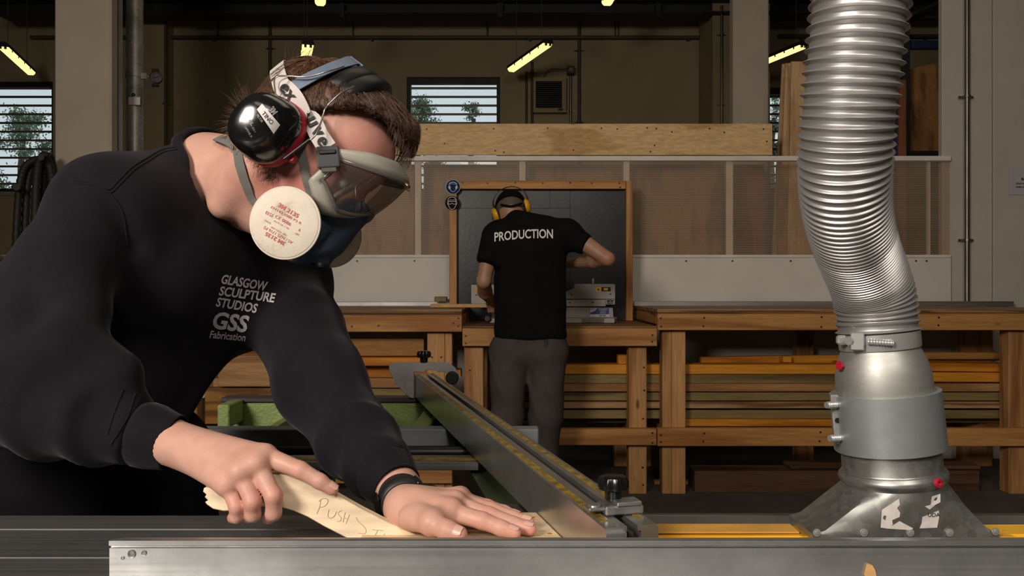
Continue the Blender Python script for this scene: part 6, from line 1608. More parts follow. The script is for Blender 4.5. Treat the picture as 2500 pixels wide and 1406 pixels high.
# ---- ear defenders
M['cup_black'] = plain('glossy_black_shell', (0.008, 0.008, 0.009), 0.20, var=0.15, coat=0.5)
M['cup_red'] = plain('red_ring', (0.40, 0.012, 0.022), 0.4)
M['wire'] = plain('steel_wire', (0.62, 0.60, 0.56), 0.28, 0.9)
M['pad'] = plain('black_leatherette', (0.010, 0.010, 0.011), 0.45, bump=0.1)
ed = thing('ear_defenders', hl(0, -0.06, 0), 'black and red ear defenders with a white name label on the bent head', 'ear defenders')
def cup(side):
    c = V((0.000, 0.013, 0.0)); nu = 40; parts = []
    a_u, a_f = 0.0415, 0.0330
    tilt = V((-0.27, -0.06, 1.0))
    def ringp(r_, sc, pw=2.4):
        out = []
        for j in range(nu):
            a = 2 * math.pi * j / nu; ca, sa = math.cos(a), math.sin(a)
            x = math.copysign(abs(ca) ** (2 / pw), ca) * a_f * sc; y = math.copysign(abs(sa) ** (2 / pw), sa) * a_u * sc
            lz = 0.0
            out.append(hl(c.x + x + tilt.x * (r_ - 0.078), c.y + y + tilt.y * (r_ - 0.078), side * r_))
        return out
    def loft(rings, name, mat, cap0=False, cap1=False, label=None):
        vs_, fs = [], []
        for r in rings: vs_ += r
        for i in range(len(rings) - 1):
            for j in range(nu): fs.append((i * nu + j, i * nu + (j + 1) % nu, (i + 1) * nu + (j + 1) % nu, (i + 1) * nu + j))
        if cap1: fs.append(tuple((len(rings) - 1) * nu + j for j in range(nu)))
        bm = bmesh.new(); vv_ = [bm.verts.new(v) for v in vs_]
        for f in fs: bm.faces.new([vv_[i] for i in f])
        bmesh.ops.recalc_face_normals(bm, faces=bm.faces)
        return from_bm(name, bm, mat, ed, smooth=True, sharp=50, label=label)
    loft([ringp(0.074, 0.70), ringp(0.073, 0.92), ringp(0.078, 1.0), ringp(0.086, 1.0), ringp(0.090, 0.94)], 'cushion', M['pad'])
    loft([ringp(0.0870, 0.90), ringp(0.0870, 1.04), ringp(0.090, 1.075), ringp(0.099, 1.075), ringp(0.1005, 1.04)], 'ring', M['cup_red'], label='red ring')
    sh_ = loft([ringp(0.0995, 1.05), ringp(0.101, 1.065), ringp(0.108, 1.05), ringp(0.117, 1.01), ringp(0.126, 0.94), ringp(0.133, 0.85), ringp(0.1385, 0.73), ringp(0.142, 0.57), ringp(0.144, 0.38), ringp(0.1445, 0.15)], 'shell', M['cup_black'], cap1=True)
    return sh_
shell_n = cup(1); cup(-1)
SHB = bvh_of(shell_n)
# name label and markings on the near shell
lab_pts = [(627, 267), (640, 253), (684, 305), (668, 327)]
def patch(name, corners, bvh, mat, parent, nx=10, ny=5, off=0.0008):
    vs_, fs = [], []
    for i in range(nx):
        for j in range(ny):
            a, b = i / (nx - 1), j / (ny - 1)
            x = (corners[0][0] * (1 - b) + corners[1][0] * b) * (1 - a) + (corners[3][0] * (1 - b) + corners[2][0] * b) * a
            y = (corners[0][1] * (1 - b) + corners[1][1] * b) * (1 - a) + (corners[3][1] * (1 - b) + corners[2][1] * b) * a
            h = img_ray(x, y, bvh); p = h[0] if h[0] is not None else P(x, y, 1.0); d = (p - V((0, 0, CAMZ))).normalized(); vs_.append(p - d * off)
    for i in range(nx - 1):
        for j in range(ny - 1): fs.append((i * ny + j, (i + 1) * ny + j, (i + 1) * ny + j + 1, i * ny + j + 1))
    return mk(name, vs_, fs, mat, parent, smooth=True)
M['label_white'] = plain('white_tape', (0.72, 0.70, 0.68), 0.5, var=0.03)
lbp = patch('name_label', lab_pts, SHB, M['label_white'], shell_n, off=0.0008)
img_text('TINO', 653, 288, 11, 49, SHB, M['black_ink'], shell_n, 0.0, fit=36, off=0.0014)
M['grey_mark'] = plain('grey_marking', (0.30, 0.29, 0.28), 0.5)
img_text('3M', 666, 271, 15, 52, SHB, M['grey_mark'], shell_n, 0.05, fit=19)
img_text('PELTOR', 634, 289, 6, 55, SHB, M['grey_mark'], shell_n, 0.01, fit=22)
img_text('CE', 612, 298, 8, 58, SHB, M['grey_mark'], shell_n, 0.0)
img_text('EN 352-1', 617, 312, 5, 58, SHB, M['grey_mark'], shell_n, 0.0)
img_text('OPTIME III', 606, 322, 5, 57, SHB, M['grey_mark'], shell_n, 0.0)
# headband pad over the top
def band_pt(a, f0, h):
    ca, sa = math.cos(a), math.sin(a); return hl(f0, 0.045 + (0.084 + h) * sa, (0.064 + h) * ca)
def ps(px, py, off):
    h = img_ray(px, py, HEADB)
    if h[0] is None: nn = HEADB.find_nearest(P(px, py, 1.13)); return nn[0] + nn[1] * off, nn[1]
    return h[0] + h[1] * off, h[1]
def pr(px, py, rl):
    """world point on the sight line of a photo position at a given sideways distance from the head's middle"""
    o_ = V((0, 0, CAMZ)); d = P(px, py, 1) - o_; t = (rl * HS - (o_ - HO).dot(HR)) / d.dot(HR); return o_ + d * t
nu = 26; vs_, fs = [], []
prof = [(-0.021, 0.010), (-0.021, 0.020), (-0.016, 0.0265), (-0.003, 0.0275), (0.0, 0.0250), (0.003, 0.0275), (0.016, 0.0265), (0.021, 0.020), (0.021, 0.010)]
for i in range(nu):
    a = math.radians(30 + (150 - 30) * i / (nu - 1)); e = min(1, min(i, nu - 1 - i) / 2 + 0.45)
    for (df, h) in prof: vs_.append(band_pt(a, 0.010 + df * 1.12 * (0.88 + 0.12 * e) + 0.018 * math.sin(a), 0.010 + (h - 0.010) * e))
m_ = len(prof)
for i in range(nu - 1):
    for j in range(m_): fs.append((i * m_ + j, i * m_ + (j + 1) % m_, (i + 1) * m_ + (j + 1) % m_, (i + 1) * m_ + j))
fs += [tuple(range(m_)), tuple((nu - 1) * m_ + j for j in range(m_))[::-1]]
bm = bmesh.new(); vv_ = [bm.verts.new(v) for v in vs_]
for f in fs: bm.faces.new([vv_[i] for i in f])
bmesh.ops.recalc_face_normals(bm, faces=bm.faces); from_bm('headband_pad', bm, M['pad'], ed, smooth=True, sharp=50)
for sgn in (1, -1):
    w1 = [ps(834, 184, 0.014)[0], ps(800, 196, 0.015)[0], ps(758, 206, 0.016)[0], ps(722, 206, 0.018)[0], ps(694, 210, 0.019)[0], pr(672, 230, 0.106), pr(660, 248, 0.110)]
    w2 = [ps(858, 228, 0.013)[0], ps(832, 242, 0.015)[0], ps(806, 258, 0.017)[0], ps(797, 285, 0.022)[0], ps(791, 312, 0.026)[0], pr(770, 330, 0.108), pr(742, 352, 0.110)]
    for wv in (w1, w2):
        pts = wv if sgn == 1 else [mirror(p) for p in wv]
        tube('wire', [V(q) for q in spline(pts, 40)], 0.0012, M['wire'], ed, n=8)
    arm = [pr(756, 341, 0.110), pr(722, 367, 0.112), pr(694, 388, 0.112)]
    tube('arm', arm if sgn == 1 else [mirror(p) for p in arm], 0.0024, M['black'], ed, n=8)
    pv_ = pr(712, 386, 0.103); pv_ = pv_ if sgn == 1 else mirror(pv_); lathe('pivot', [(0.0060, -0.006), (0.0062, 0.003), (0.0045, 0.005), (0, 0.005)], pv_, HR * sgn, M['cup_red'], ed, n=16)
    arm2 = [pr(664, 240, 0.109), pr(648, 258, 0.112)]
    tube('arm', arm2 if sgn == 1 else [mirror(p) for p in arm2], 0.0024, M['black'], ed, n=8)

# ---- goggles
gg = thing('safety_goggles', hl(0.11, -0.02, 0), 'clear safety goggles with grey frame and white printed strap', 'goggles')
M['lens'] = thin_clear('goggle_lens', (0.80, 0.77, 0.73), 0.06, 0.04, haze=0.07, hazecol=(0.45, 0.42, 0.38))
M['lens_rim'] = thin_clear('goggle_rim', (0.50, 0.47, 0.43), 0.10, 0.12, haze=0.35, hazecol=(0.30, 0.28, 0.25))
M['soft_grey'] = plain('soft_grey_frame', (0.36, 0.345, 0.29), 0.5, var=0.08)
PH = 80.0
def gcurve(ph): # ph degrees
    a = math.radians(ph); return 0.058 + 0.080 * math.cos(a) ** 0.8, 0.080 * math.sin(a)
def g_top(ph): return 0.060 - 0.026 * (abs(ph) / PH) ** 1.8
def g_bot(ph):
    x = abs(ph) / PH; return 0.002 - 0.022 * math.sin(min(1, x * 1.5) * math.pi * 0.5) + 0.022 * max(0, x - 0.6) / 0.4
NG, NU_ = 44, 10
vs_, fs = [], []
for i in range(NG):
    ph = -PH + 2 * PH * i / (NG - 1); fx, rx = gcurve(ph); t_, b_ = g_top(ph), g_bot(ph)
    for j in range(NU_):
        k = j / (NU_ - 1); uu = b_ + (t_ - b_) * k
        vs_.append(hl(fx + 0.010 * (uu - 0.02) / 0.04 * math.cos(math.radians(ph)) + 0.003 * math.sin(math.pi * k), uu, rx))
for i in range(NG - 1):
    for j in range(NU_ - 1): fs.append((i * NU_ + j, i * NU_ + j + 1, (i + 1) * NU_ + j + 1, (i + 1) * NU_ + j))
mk('lens', vs_, fs, M['lens'], gg, smooth=True)
bl = [vs_[i * NU_ + NU_ - 1] for i in range(NG)] + [vs_[(NG - 1) * NU_ + j] for j in range(NU_ - 2, 0, -1)] + [vs_[i * NU_] for i in range(NG - 1, -1, -1)] + [vs_[j] for j in range(1, NU_ - 1)]
tube('lens_rim', bl, 0.0034, M['lens_rim'], gg, n=8, closed=True)
# second, inner edge of the moulded lens
gc = sum(bl, V((0, 0, 0))) / len(bl)
# soft skirt to the face
sk, sfk = [], []; nb = len(bl)
for k, (back, grow) in enumerate(((0.000, 0.001), (0.008, 0.0065), (0.018, 0.0095), (0.030, 0.0120), (0.033, 0.0085))):
    for p in bl:
        lp = to_local(p); uc = 0.022; top = (lp.y - uc) / 0.04; lat = lp.z / 0.08
        q = hl(lp.x - back * (0.95 - 0.62 * abs(lat)), lp.y + grow * 1.35 * max(-1, min(1, top * 1.5)), lp.z + grow * 0.5 * lat)
        sk.append(q)
for k in range(4):
    for j in range(nb): sfk.append((k * nb + j, k * nb + (j + 1) % nb, (k + 1) * nb + (j + 1) % nb, (k + 1) * nb + j))
skirt = mk('soft_frame', sk, sfk, M['soft_grey'], gg, smooth=True)
md = skirt.modifiers.new('thick', 'SOLIDIFY'); md.thickness = 0.0022; md.offset = 0
# strap with print, clip
M['strap_white'] = cloth_mat('white_strap', (0.60, 0.56, 0.53), 0.85, var=0.06)
clip_p = pr(800, 362, 0.086)
ns_ = [ps(x, y, o_) for x, y, o_ in ((786, 334, 0.014), (768, 302, 0.012), (748, 272, 0.010), (728, 248, 0.009), (710, 229, 0.009), (696, 213, 0.009))]
near_s = [clip_p] + [p for p, _ in ns_]; near_n = [(HR + HF * 0.25).normalized()] + [n for _, n in ns_]
mdp = hl(-0.094, 0.085, 0); mdn = (-HF + HU * 0.3).normalized()
sp_ = near_s + [mdp] + [mirror(p) for p in near_s[::-1]]; sn_ = near_n + [mdn] + [mirror_n(n) for n in near_n[::-1]]
strap = ribbon('strap', sp_, sn_, 0.025, 0.0016, M['strap_white'], gg, m=90)
STB = bvh_of(strap)
img_text('u', 764, 295, 34, 62, STB, M['black_ink'], strap, 0.03, off=0.0024); img_text('v', 777, 319, 34, 62, STB, M['black_ink'], strap, 0.03, off=0.0024)
img_text('e', 789, 343, 34, 62, STB, M['black_ink'], strap, 0.02, off=0.0024)
img_text('ex', 703, 222, 32, 56, STB, M['black_ink'], strap, 0.02, off=0.0024)
cd = (hl(0.075, 0.022, 0.086) - clip_p).normalized(); cn = (HR + HF * 0.25).normalized(); cn = (cn - cd * cn.dot(cd)).normalized(); cs = cd.cross(cn)
M['clip'] = plain('dark_grey_clip', (0.045, 0.046, 0.05), 0.32)
for sgn in (1, -1):
    fx = (lambda v: v) if sgn == 1 else mirror_n; pc_ = clip_p + cd * 0.012 if sgn == 1 else mirror(clip_p + cd * 0.012)
    obox('clip', pc_, fx(cs) * 0.0150, fx(cd) * 0.0145, fx(cn) * 0.0045, M['clip'], gg, bev=0.002, seg=2)
    obox('clip_bar', pc_ + fx(cn) * 0.005 - fx(cd) * 0.006, fx(cs) * 0.011, fx(cd) * 0.0025, fx(cn) * 0.002, M['black'], gg, bev=0.001)
    obox('clip_arm', pc_ + fx(cd) * 0.014, fx(cs) * 0.010, fx(cd) * 0.006, fx(cn) * 0.003, M['lens_rim'], gg, bev=0.001)
# brass studs on the front rim
for ph, uu in ((6, 0.058), (10, 0.060), (-4, 0.056)):
    fx, rx = gcurve(ph); lathe('stud', [(0.0022, -0.002), (0.0022, 0.0045), (0, 0.0045)], hl(fx + 0.012, uu, rx), HF, plain('brass_stud', (0.45, 0.33, 0.12), 0.35, 0.8), gg, n=10)

# ---- half-mask respirator
rs = thing('half_mask_respirator', hl(0.10, -0.11, 0), 'blue half-mask respirator with round white filters', 'respirator')
M['mask_blue'] = plain('mask_blue_rubber', (0.034, 0.056, 0.094), 0.42, var=0.12)
g = Field((-0.36, 0.98, 1.13), (-0.12, 1.34, 1.37), 0.003)
dx, dy, dz = g.X - HO.x, g.Y - HO.y, g.Z - HO.z
f_ = (dx * HF.x + dy * HF.y + dz * HF.z) / HS; u_ = (dx * HU.x + dy * HU.y + dz * HU.z) / HS; r_ = (dx * HR.x + dy * HR.y + dz * HR.z) / HS
rabs = np.abs(r_)
d = rcone(f_, u_, r_, (0.116, -0.012, 0), (0.100, -0.060, 0), 0.0185, 0.030)
d = smin(d, ellip(f_, u_, r_, (0.078, -0.066, 0), (0.045, 0.046, 0.056)), 0.02)
d = smin(d, rcone(f_, u_, rabs, (0.100, -0.015, 0.010), (0.072, -0.050, 0.052), 0.014, 0.016), 0.015)
d = smin(d, rcone(f_, u_, r_, (0.078, -0.098, 0), (0.058, -0.104, 0), 0.020, 0.018), 0.02)
d = smin(d, rcone(f_, u_, rabs, (0.085, -0.070, 0.040), (0.080, -0.071, 0.074), 0.030, 0.027), 0.012)
d = smin(d, rcone(f_, u_, r_, (0.105, -0.082, 0), (0.112, -0.090, 0), 0.017, 0.016), 0.006)
d = -smin(-d, rcone(f_, u_, rabs, (0.125, -0.030, 0.030), (0.110, -0.100, 0.040), 0.006, 0.006), 0.008)
g.d = (d * HS).astype(np.float32); v, f = g.mesh()
link('facepiece', np_mesh('facepiece', relax(v, f, 1), f), M['mask_blue'], rs, smooth=True)
lathe('exhale_valve', [(0.015, -0.004), (0.016, 0.0), (0.016, 0.003), (0.013, 0.005), (0.006, 0.006), (0, 0.006)], hl(0.117, -0.100, 0), (HF * 0.6 - HU * 0.8).normalized(), M['black'], rs, n=28)
def filter_mat():
    q = NT('filter_fleece'); mp = q.coords((1, 1, 1), rnd=False); q.b.inputs['Roughness'].default_value = 0.9; q.b.inputs['Specular IOR Level'].default_value = 0.15
    nz = q.n('ShaderNodeTexNoise', Scale=22.0, Detail=6.0, Roughness=0.65); q.l(mp, 0, nz, 'Vector')
    r = q.ramp(nz, 0, [(0.30, (0.40, 0.34, 0.27)), (0.46, (0.66, 0.595, 0.50)), (0.75, (0.74, 0.68, 0.60))]); q.l(r, 0, q.b, 'Base Color')
    wv = q.n('ShaderNodeTexVoronoi', Scale=700.0); q.l(mp, 0, wv, 'Vector'); q.bump(wv, 'Distance', 0.18, 0.001); return q.m
M['filter'] = filter_mat(); M['filter_rim'] = plain('filter_rim', (0.66, 0.60, 0.50), 0.8, var=0.06)
FC = hl(0.0775, -0.0695, 0.092); FN = (HR + HF * 0.02 - HU * 0.03).normalized()
for sgn in (1, -1):
    c = FC if sgn == 1 else mirror(FC); n_ = FN if sgn == 1 else mirror_n(FN)
    fo_ = lathe('filter', [(0.0, -0.010), (0.040, -0.010), (0.0460, -0.006), (0.0472, 0.0), (0.0460, 0.0035), (0.0445, 0.0040), (0.040, 0.0058), (0.030, 0.0082), (0.018, 0.0096), (0.006, 0.0101), (0.0, 0.0101)], c, n_, M['filter'], rs, n=64, sharp=60)
    ringv = []
    t1 = n_.orthogonal().normalized(); t2 = n_.cross(t1)
    tube('filter_rim', [c + (t1 * math.cos(2 * math.pi * j / 64) + t2 * math.sin(2 * math.pi * j / 64)) * 0.0468 + n_ * 0.0012 for j in range(64)], 0.0019, M['filter_rim'], rs, n=8, closed=True)
    if sgn == 1: fnear = fo_
FB = bvh_of(fnear); M['red_ink'] = plain('red_ink', (0.50, 0.14, 0.12), 0.85)
zf = lambda x, y: (600 + x / 7.03, 440 + y / 7.03)
def ft(t, x, y, h, ang=29, fit=None, flip=False, bold=0.0):
    a, b = zf(x, y); img_text(t, a, b, h / 7.03, ang, FB, M['red_ink'], fnear, bold, fit / 7.03 if fit else None, off=0.0007, flip=flip)
ft('3M 2135', 730, 520, 72, 31, 400, bold=0.03); ft('EN143:2000 P3 R', 690, 600, 44, 29, 590); ft('CE 0086', 640, 690, 58, 29, 300); ft('A17116 1 W', 610, 765, 34, 29, 300)
ft('BSI', 400, 580, 60, 29, 130); ft('R', 920, 860, 50, 20); ft('08C', 885, 928, 34, 25); ft('3M 2135', 505, 1000, 66, 29, 380, True, 0.03); ft('AS / NZS 1716 P2', 555, 935, 52, 29, 560, True); ft('10F 7OO 00F', 565, 870, 28, 29, 300, True); ft('MADE', 375, 715, 30, 29, 120)
# straps
M['strap_grey'] = cloth_mat('grey_elastic', (0.17, 0.165, 0.15), 0.9, var=0.08)
NSK = BVHTree.FromPolygons([tuple(v) for v in hv], [tuple(int(i) for i in q) for q in hf_])
lo_p = [on_head(x, y, 0.0015, NSK) for x, y in ((625, 495), (603, 450), (588, 405), (576, 360))]
pp = [hl(0.060, -0.070, 0.084)] + [p for p, _ in lo_p]; pn = [HR] + [n for _, n in lo_p]
midn = hl(-0.085, -0.055, 0.0); nn_ = NSK.find_nearest(midn)
ribbon('neck_strap', pp + [nn_[0] + nn_[1] * 0.0015] + [mirror(p) for p in pp[::-1]], pn + [nn_[1]] + [mirror_n(n) for n in pn[::-1]], 0.0135, 0.0014, M['strap_grey'], rs, m=80)
ck = [on_head(x, y, 0.0015, HEADB) for x, y in ((758, 478), (750, 440), (744, 405), (738, 372), (726, 330), (712, 280), (712, 245))]
cp = [p for p, _ in ck]; cn2 = [n for _, n in ck]
ribbon('head_strap', [hl(0.085, -0.062, 0.066)] + cp, [HR] + cn2, 0.0120, 0.0014, M['strap_grey'], rs, m=50)
ribbon('head_strap', [mirror(p) for p in [hl(0.085, -0.062, 0.066)] + cp], [mirror_n(n) for n in [HR] + cn2], 0.0120, 0.0014, M['strap_grey'], rs, m=50)
M['cradle'] = plain('blue_grey_cradle', (0.13, 0.17, 0.24), 0.5, var=0.06)
hq = [ps(x, y, 0.0075) for x, y in ((712, 248), (724, 222), (755, 203), (795, 184), (832, 169))]; hp0 = [p for p, _ in hq]; hn0 = [n for _, n in hq]
hp = hp0 + [pr(872, 152, 0.0)] + [mirror(p) for p in hp0[::-1]]; hn = hn0 + [HU] + [mirror_n(n) for n in hn0[::-1]]
ribbon('head_cradle', hp, hn, 0.019, 0.0018, M['cradle'], rs, m=80)
obox('cradle_buckle', pr(873, 155, 0.005), HR * 0.008, (HF * 0.012), (HU + HR * 0.25).normalized() * 0.0025, M['cradle'], rs, bev=0.001)

# ---- watch on the left wrist
wt = thing('smartwatch', P(985, 1215, 0.93), 'black smartwatch with rubber strap on the left wrist', 'watch')
wd = (LW - LC).normalized(); wc = LC.lerp(LW, 0.52)
LB = BVHTree.FromPolygons([tuple(v) for v in lv], [tuple(int(i) for i in q) for q in lff])
we1 = wd.cross(V((0, 0, 1))).normalized(); we2 = wd.cross(we1); band = []
for j in range(48):
    a = 2 * math.pi * j / 48; dr = we1 * math.cos(a) + we2 * math.sin(a); h = LB.ray_cast(wc + dr * 0.06, -dr); band.append(((h[0] - wc).length if h[0] is not None else 0.025))
band = np.array(band)
for _ in range(3): band = (np.roll(band, 1) + 2 * band + np.roll(band, -1)) / 4
rp = [wc + (we1 * math.cos(2 * math.pi * j / 48) + we2 * math.sin(2 * math.pi * j / 48)) * float(band[j] + 0.0012) for j in range(48)]
ribbon_ring('strap', rp, wd, 0.027, 0.0017, plain('watch_rubber', (0.012, 0.012, 0.013), 0.5), wt)
j0 = min(range(48), key=lambda j: (rp[j] - V((0, 0, CAMZ))).normalized().dot(V((0, 0, 1))) + 0.0 + (rp[j] - wc).normalized().dot(V((0, 1, 0))) * 1.0)
for tgt, nm in ((V((-0.75, -0.65, -0.25)), 'case'), (V((0.55, 0.45, 0.7)), 'buckle')):
    jj = max(range(48), key=lambda j: (rp[j] - wc).normalized().dot(tgt.normalized())); n_ = (rp[jj] - wc).normalized(); n_ = (n_ - wd * n_.dot(wd)).normalized(); sd = wd.cross(n_)
    if nm == 'case':
        obox('case', rp[jj] + n_ * 0.0035, wd * 0.0105, sd * 0.015, n_ * 0.0035, M['knob'], wt, bev=0.002, seg=2)
        obox('screen', rp[jj] + n_ * 0.0071, wd * 0.0085, sd * 0.0125, n_ * 0.0003, M['knob'], wt)
    else: obox('buckle', rp[jj] + n_ * 0.002, wd * 0.011, sd * 0.006, n_ * 0.0015, M['black'], wt, bev=0.001)
# ---------------------------------------------------------------- second person at the mitre saw
wk_legs = [((BX(1243, 4.15), 4.15), (BX(1238, 4.15), 4.14), (BX(1228, 4.2), 4.22)), ((BX(1337, 4.15), 4.15), (BX(1332, 4.15), 4.13), (BX(1322, 4.15), 4.18))]
ELB = P(1484, 632, 4.10); WRI = P(1395, 642, 4.40); LEL = P(1181, 686, 4.16); LWR = P(1197, 732, 4.62)
HW = P(1247, 512, 4.30)
def worker_body():
    g = Field((-0.35, 3.95, 0.0), (0.62, 4.62, 1.72), 0.011)
    a = g.add
    a(g.ell(HW, (0.076, 0.095, 0.098)), 0); a(g.cone(HW + V((0.01, -0.03, -0.04)), P(1268, 545, 4.22), 0.056, 0.046), 0.02)
    for p, q, r1, r2 in ((P(1255, 600, 4.2), P(1258, 800, 4.17), 0.065, 0.068), (P(1335, 600, 4.2), P(1333, 800, 4.17), 0.068, 0.07), (P(1225, 580, 4.19), P(1380, 580, 4.18), 0.05, 0.05),
                         (P(1385, 565, 4.17), ELB, 0.052, 0.036), (ELB, ELB.lerp(WRI, 0.35), 0.036, 0.042), (ELB.lerp(WRI, 0.35), WRI, 0.042, 0.030), (P(1203, 580, 4.17), LEL, 0.046, 0.038), (LEL, P(1184, 712, 4.32), 0.038, 0.040), (P(1184, 712, 4.32), LWR, 0.040, 0.027)):
        a(g.cone(p, q, r1, r2), 0.012)
    for (hx, hy), (kx, ky), (fx, fy) in wk_legs:
        a(g.cone((hx, hy, 0.84), (kx, ky, 0.48), 0.07, 0.05), 0.03); a(g.cone((kx, ky, 0.48), (fx, fy, 0.1), 0.05, 0.035), 0.02); a(g.cone((fx, fy, 0.05), (fx, fy + 0.16, 0.04), 0.035, 0.028), 0.02)
    return g.mesh()
def small_hand(wrist, tipdir, side, down):
    lo = np.minimum(npv(wrist), npv(wrist + tipdir * 0.2)) - 0.08; hi = np.maximum(npv(wrist), npv(wrist + tipdir * 0.2)) + 0.08
    g = Field(lo, hi, 0.0042); pc_ = wrist + tipdir * 0.05
    for k in range(4):
        o_ = side * (0.028 - 0.0185 * k); m = wrist + tipdir * 0.088 + o_
        g.add(g.cone(wrist, m, 0.022, 0.0125), 0.012)
        p1 = m + tipdir * 0.030 + down * 0.022; p2 = p1 + tipdir * 0.002 + down * 0.024
        g.add(g.cone(m, p1, 0.0115, 0.010), 0.005); g.add(g.cone(p1, p2, 0.010, 0.0085), 0.004)
    t0 = wrist + tipdir * 0.03 + side * 0.03; t1 = t0 + tipdir * 0.035 + side * 0.018 + down * 0.015; g.add(g.cone(wrist, t0, 0.02, 0.016), 0.012); g.add(g.cone(t0, t1, 0.014, 0.011), 0.006); g.add(g.cone(t1, t1 + tipdir * 0.025 + down * 0.012, 0.011, 0.009), 0.004)
    return g.mesh()
wv, wf = worker_body()
lhv = small_hand(LWR, V((0.10, 0.88, -0.20)).normalized(), V((1, -0.1, 0)), V((0.05, 0.1, -1)).normalized())
rhv = small_hand(WRI, V((-0.55, 0.80, -0.1)).normalized(), V((-0.8, -0.55, 0)).normalized(), V((0, 0.1, -1)).normalized())
# the right hand closes on the saw handle, reached by a longer forearm
vv, ff = merge([(wv, wf), lhv, rhv]); me = np_mesh('person', vv, ff); tone_attr(me, [(ELB, 0.05, 0.8), (LWR, 0.06, 0.3)])
wk = link('person', me, M['skin_dim'], None, label='person seen from behind in a black T-shirt and yellow ear defenders, using the mitre saw', cat='person', smooth=True)
def tee():
    g = Field((-0.30, 3.92, 0.86), (0.50, 4.42, 1.64), 0.0075); a = g.add
    a(g.cone(P(1247, 600, 4.18), P(1252, 830, 4.15), 0.092, 0.094), 0.04); a(g.cone(P(1338, 600, 4.18), P(1336, 830, 4.15), 0.096, 0.098), 0.04)
    a(g.cone(P(1292, 620, 4.14), P(1292, 840, 4.15), 0.11, 0.11), 0.05)
    a(g.cone(P(1222, 572, 4.18), P(1385, 572, 4.18), 0.080, 0.080), 0.05); a(g.cone(P(1262, 540, 4.2), P(1330, 560, 4.2), 0.06, 0.07), 0.04)
    a(g.cone(P(1208, 580, 4.17), P(1188, 636, 4.13), 0.068, 0.054), 0.03); a(g.cone(P(1380, 570, 4.17), P(1432, 598, 4.13), 0.072, 0.055), 0.03)
    g.d += 0.004 * vnoise(g.X, g.Y, g.Z, 22, 2) - 0.005 * np.clip(np.sin((g.X * 0.7 + g.Z) * 30 + 5 * vnoise(g.X, g.Y, g.Z, 9, 4)), 0, 1) * np.clip((1.2 - g.Z) * 5, 0, 1)
    g.d = np.maximum(g.d, BZ(827, 4.1) - g.Z)
    for p, dd in ((P(1432, 598, 4.13), (P(1432, 598, 4.13) - P(1380, 570, 4.17)).normalized()), (P(1187, 643, 4.13), (P(1188, 640, 4.13) - P(1208, 580, 4.17)).normalized())):
        pl_ = (g.X - p.x) * dd.x + (g.Y - p.y) * dd.y + (g.Z - p.z) * dd.z; near = np.sqrt((g.X - p.x) ** 2 + (g.Y - p.y) ** 2 + (g.Z - p.z) ** 2) < 0.085
        g.d = np.where(near, np.maximum(g.d, pl_), g.d)
    nk = (HW + V((0.01, -0.03, -0.04)) - P(1268, 545, 4.18)).normalized(); b0 = P(1268, 545, 4.18) + nk * 0.035
    return g.mesh()
tv, tf_ = tee(); tsh = link('t_shirt', np_mesh('t_shirt', relax(tv, tf_, 1), tf_), M['tshirt'], wk, label='black T-shirt with white lettering on the back', smooth=True)
TB = bvh_of(tsh)
v, f = text_geo('PRODUCTION', 1.0, 0.02, 'CENTER'); x0 = min(q[0] for q in v); x1 = max(q[0] for q in v); out = []
for q in v:
    t = (q[0] - x0) / (x1 - x0); ix = 1207 + t * 143; iy = 580 - 9.5 * math.sin(min(1, t * 1.25) * math.pi / 2) + 1.5 * t - q[1] * (22 / 0.72)
    h = img_ray(ix, iy, TB); p = h[0] if h[0] is not None else P(ix, iy, 4.05); out.append(p - (p - V((0, 0, CAMZ))).normalized() * 0.003)
mk('back_print', out, f, plain('white_back_print', (0.72, 0.70, 0.68), 0.8, var=0.04), tsh)
def trousers2():
    g = Field((-0.25, 3.95, 0.05), (0.45, 4.40, 0.97), 0.009); a = g.add
    for (hx, hy), (kx, ky), (fx, fy) in wk_legs:
        a(g.cone((hx, hy, 0.84), (kx, ky, 0.50), 0.098, 0.084), 0.03); a(g.cone((kx, ky, 0.50), (fx, fy, 0.12), 0.083, 0.072), 0.03)
    a(g.cone(P(1245, 850, 4.15), P(1338, 850, 4.15), 0.098, 0.100), 0.04)
    g.d += 0.005 * vnoise(g.X, g.Y, g.Z, 24, 8) - 0.006 * np.clip(np.sin(g.Z * 14 + g.X * 45 + 6 * vnoise(g.X, g.Y, g.Z, 11, 6)), 0, 1) ** 2
    g.d = np.maximum(g.d, 0.085 - g.Z); return g.mesh()
tv, tf_ = trousers2(); tr2 = link('trousers', np_mesh('trousers', relax(tv, tf_, 1), tf_), M['trouser_grey'], wk, smooth=True)
TRB = bvh_of(tr2)
v, f = [], []
pts = [(1326, 826), (1333, 824), (1338, 830), (1340, 838), (1337, 845), (1330, 847), (1326, 843), (1329, 835)]
mk('pocket_tear', [(img_ray(x, y, TRB)[0] or P(x, y, 4.1)) - V((0, 0.003, 0)) for x, y in pts], [tuple(range(8))], M['black_matt'], tr2)
boots(wk_legs, [(0, 1), (0.1, 1)], wk, M['black_matt'])
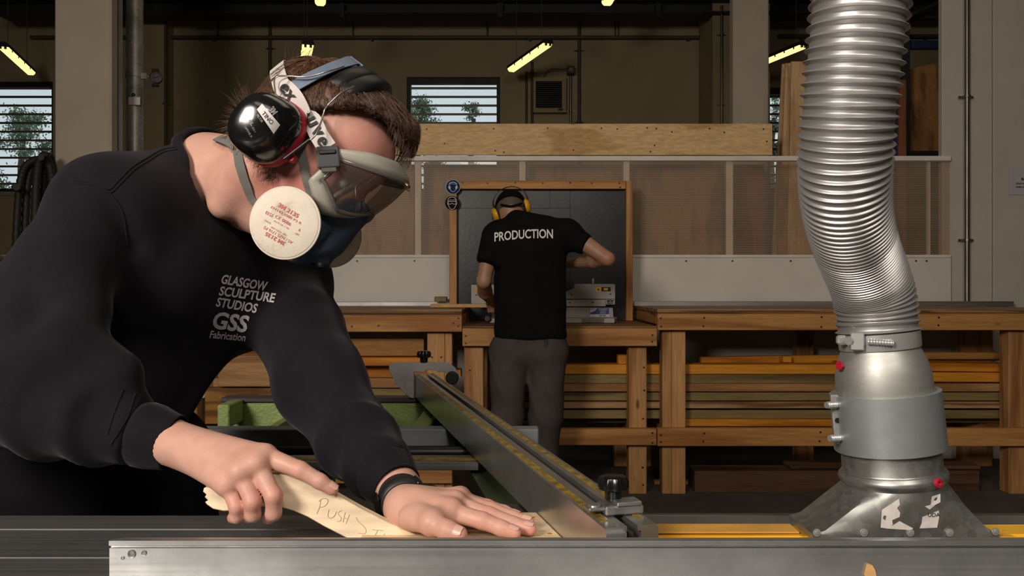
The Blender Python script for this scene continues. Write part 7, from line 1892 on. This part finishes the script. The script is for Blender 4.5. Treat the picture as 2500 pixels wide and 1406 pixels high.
# cap: crown, back strap
g = Field(npv(HW) - 0.16, npv(HW) + 0.16, 0.005)
cd_ = V((-0.06, 0.55, 0.83)).normalized()
g.add(g.ell(HW + V((0, 0, 0.006)), (0.086, 0.106, 0.106)))
pl_ = (g.X - HW.x) * cd_.x + (g.Y - HW.y) * cd_.y + (g.Z - HW.z) * cd_.z
g.d = np.maximum(g.d, 0.010 - pl_)
g.sub(g.ell(P(1248, 490, 4.19), (0.036, 0.08, 0.022)), 0.004)
v, f = g.mesh(); link('cap', np_mesh('cap', v, f), M['tshirt'], wk, label='black cap worn with the strap opening at the back', smooth=True)
tube('cap_strap', [V(q) for q in spline([P(1222, 500, 4.205), P(1248, 503, 4.19), P(1276, 496, 4.205)], 14)], 0.006, M['tshirt'], wk, n=6)
hb = Field(npv(HW) - 0.16, npv(HW) + 0.16, 0.005); hb.add(hb.ell(HW, (0.079, 0.098, 0.100)))
pl_ = (hb.X - HW.x) * cd_.x + (hb.Y - HW.y) * cd_.y + (hb.Z - HW.z) * cd_.z
hb.d = np.maximum(hb.d, -0.035 - pl_); v, f = hb.mesh(); link('hair', np_mesh('hair', v, f), plain('short_hair', (0.10, 0.07, 0.05), 0.8, var=0.3, scale=120), wk, smooth=True)
# yellow ear defenders
ye = thing('ear_defenders', HW, 'yellow ear defenders on the person at the mitre saw', 'ear defenders')
M['cup_yellow'] = plain('yellow_shell', (0.72, 0.36, 0.01), 0.4)
for (px, py, dx, dz) in ((1212, 524, -1, -0.35), (1285, 503, 1, 0.25)):
    n_ = V((dx, -0.1, dz)).normalized(); c = P(px, py, 4.28) - n_ * 0.012
    lathe('cushion', [(0.026, -0.006), (0.036, -0.004), (0.038, 0.004), (0.034, 0.010)], c, n_, M['black_matt'], ye, n=24)
    lathe('shell', [(0.037, 0.008), (0.039, 0.012), (0.038, 0.020), (0.033, 0.028), (0.022, 0.033), (0.0, 0.034)], c, n_, M['cup_yellow'], ye, n=28)
    obox('bracket', c + n_ * 0.033 + V((0, -0.01, 0)), V((0, 0.006, 0)), V((0, 0, 0.022)), n_ * 0.004, M['black'], ye, bev=0.002)
hb_ = [P(1210, 515, 4.26), P(1205, 490, 4.28), P(1222, 465, 4.30), P(1250, 456, 4.31), P(1275, 464, 4.30), P(1287, 482, 4.28), P(1288, 500, 4.26)]
q = spline(hb_, 40)
ribbon('headband', [V(x) for x in hb_], [(V(x) - HW).normalized() for x in hb_], 0.018, 0.003, M['black'], ye, m=40)
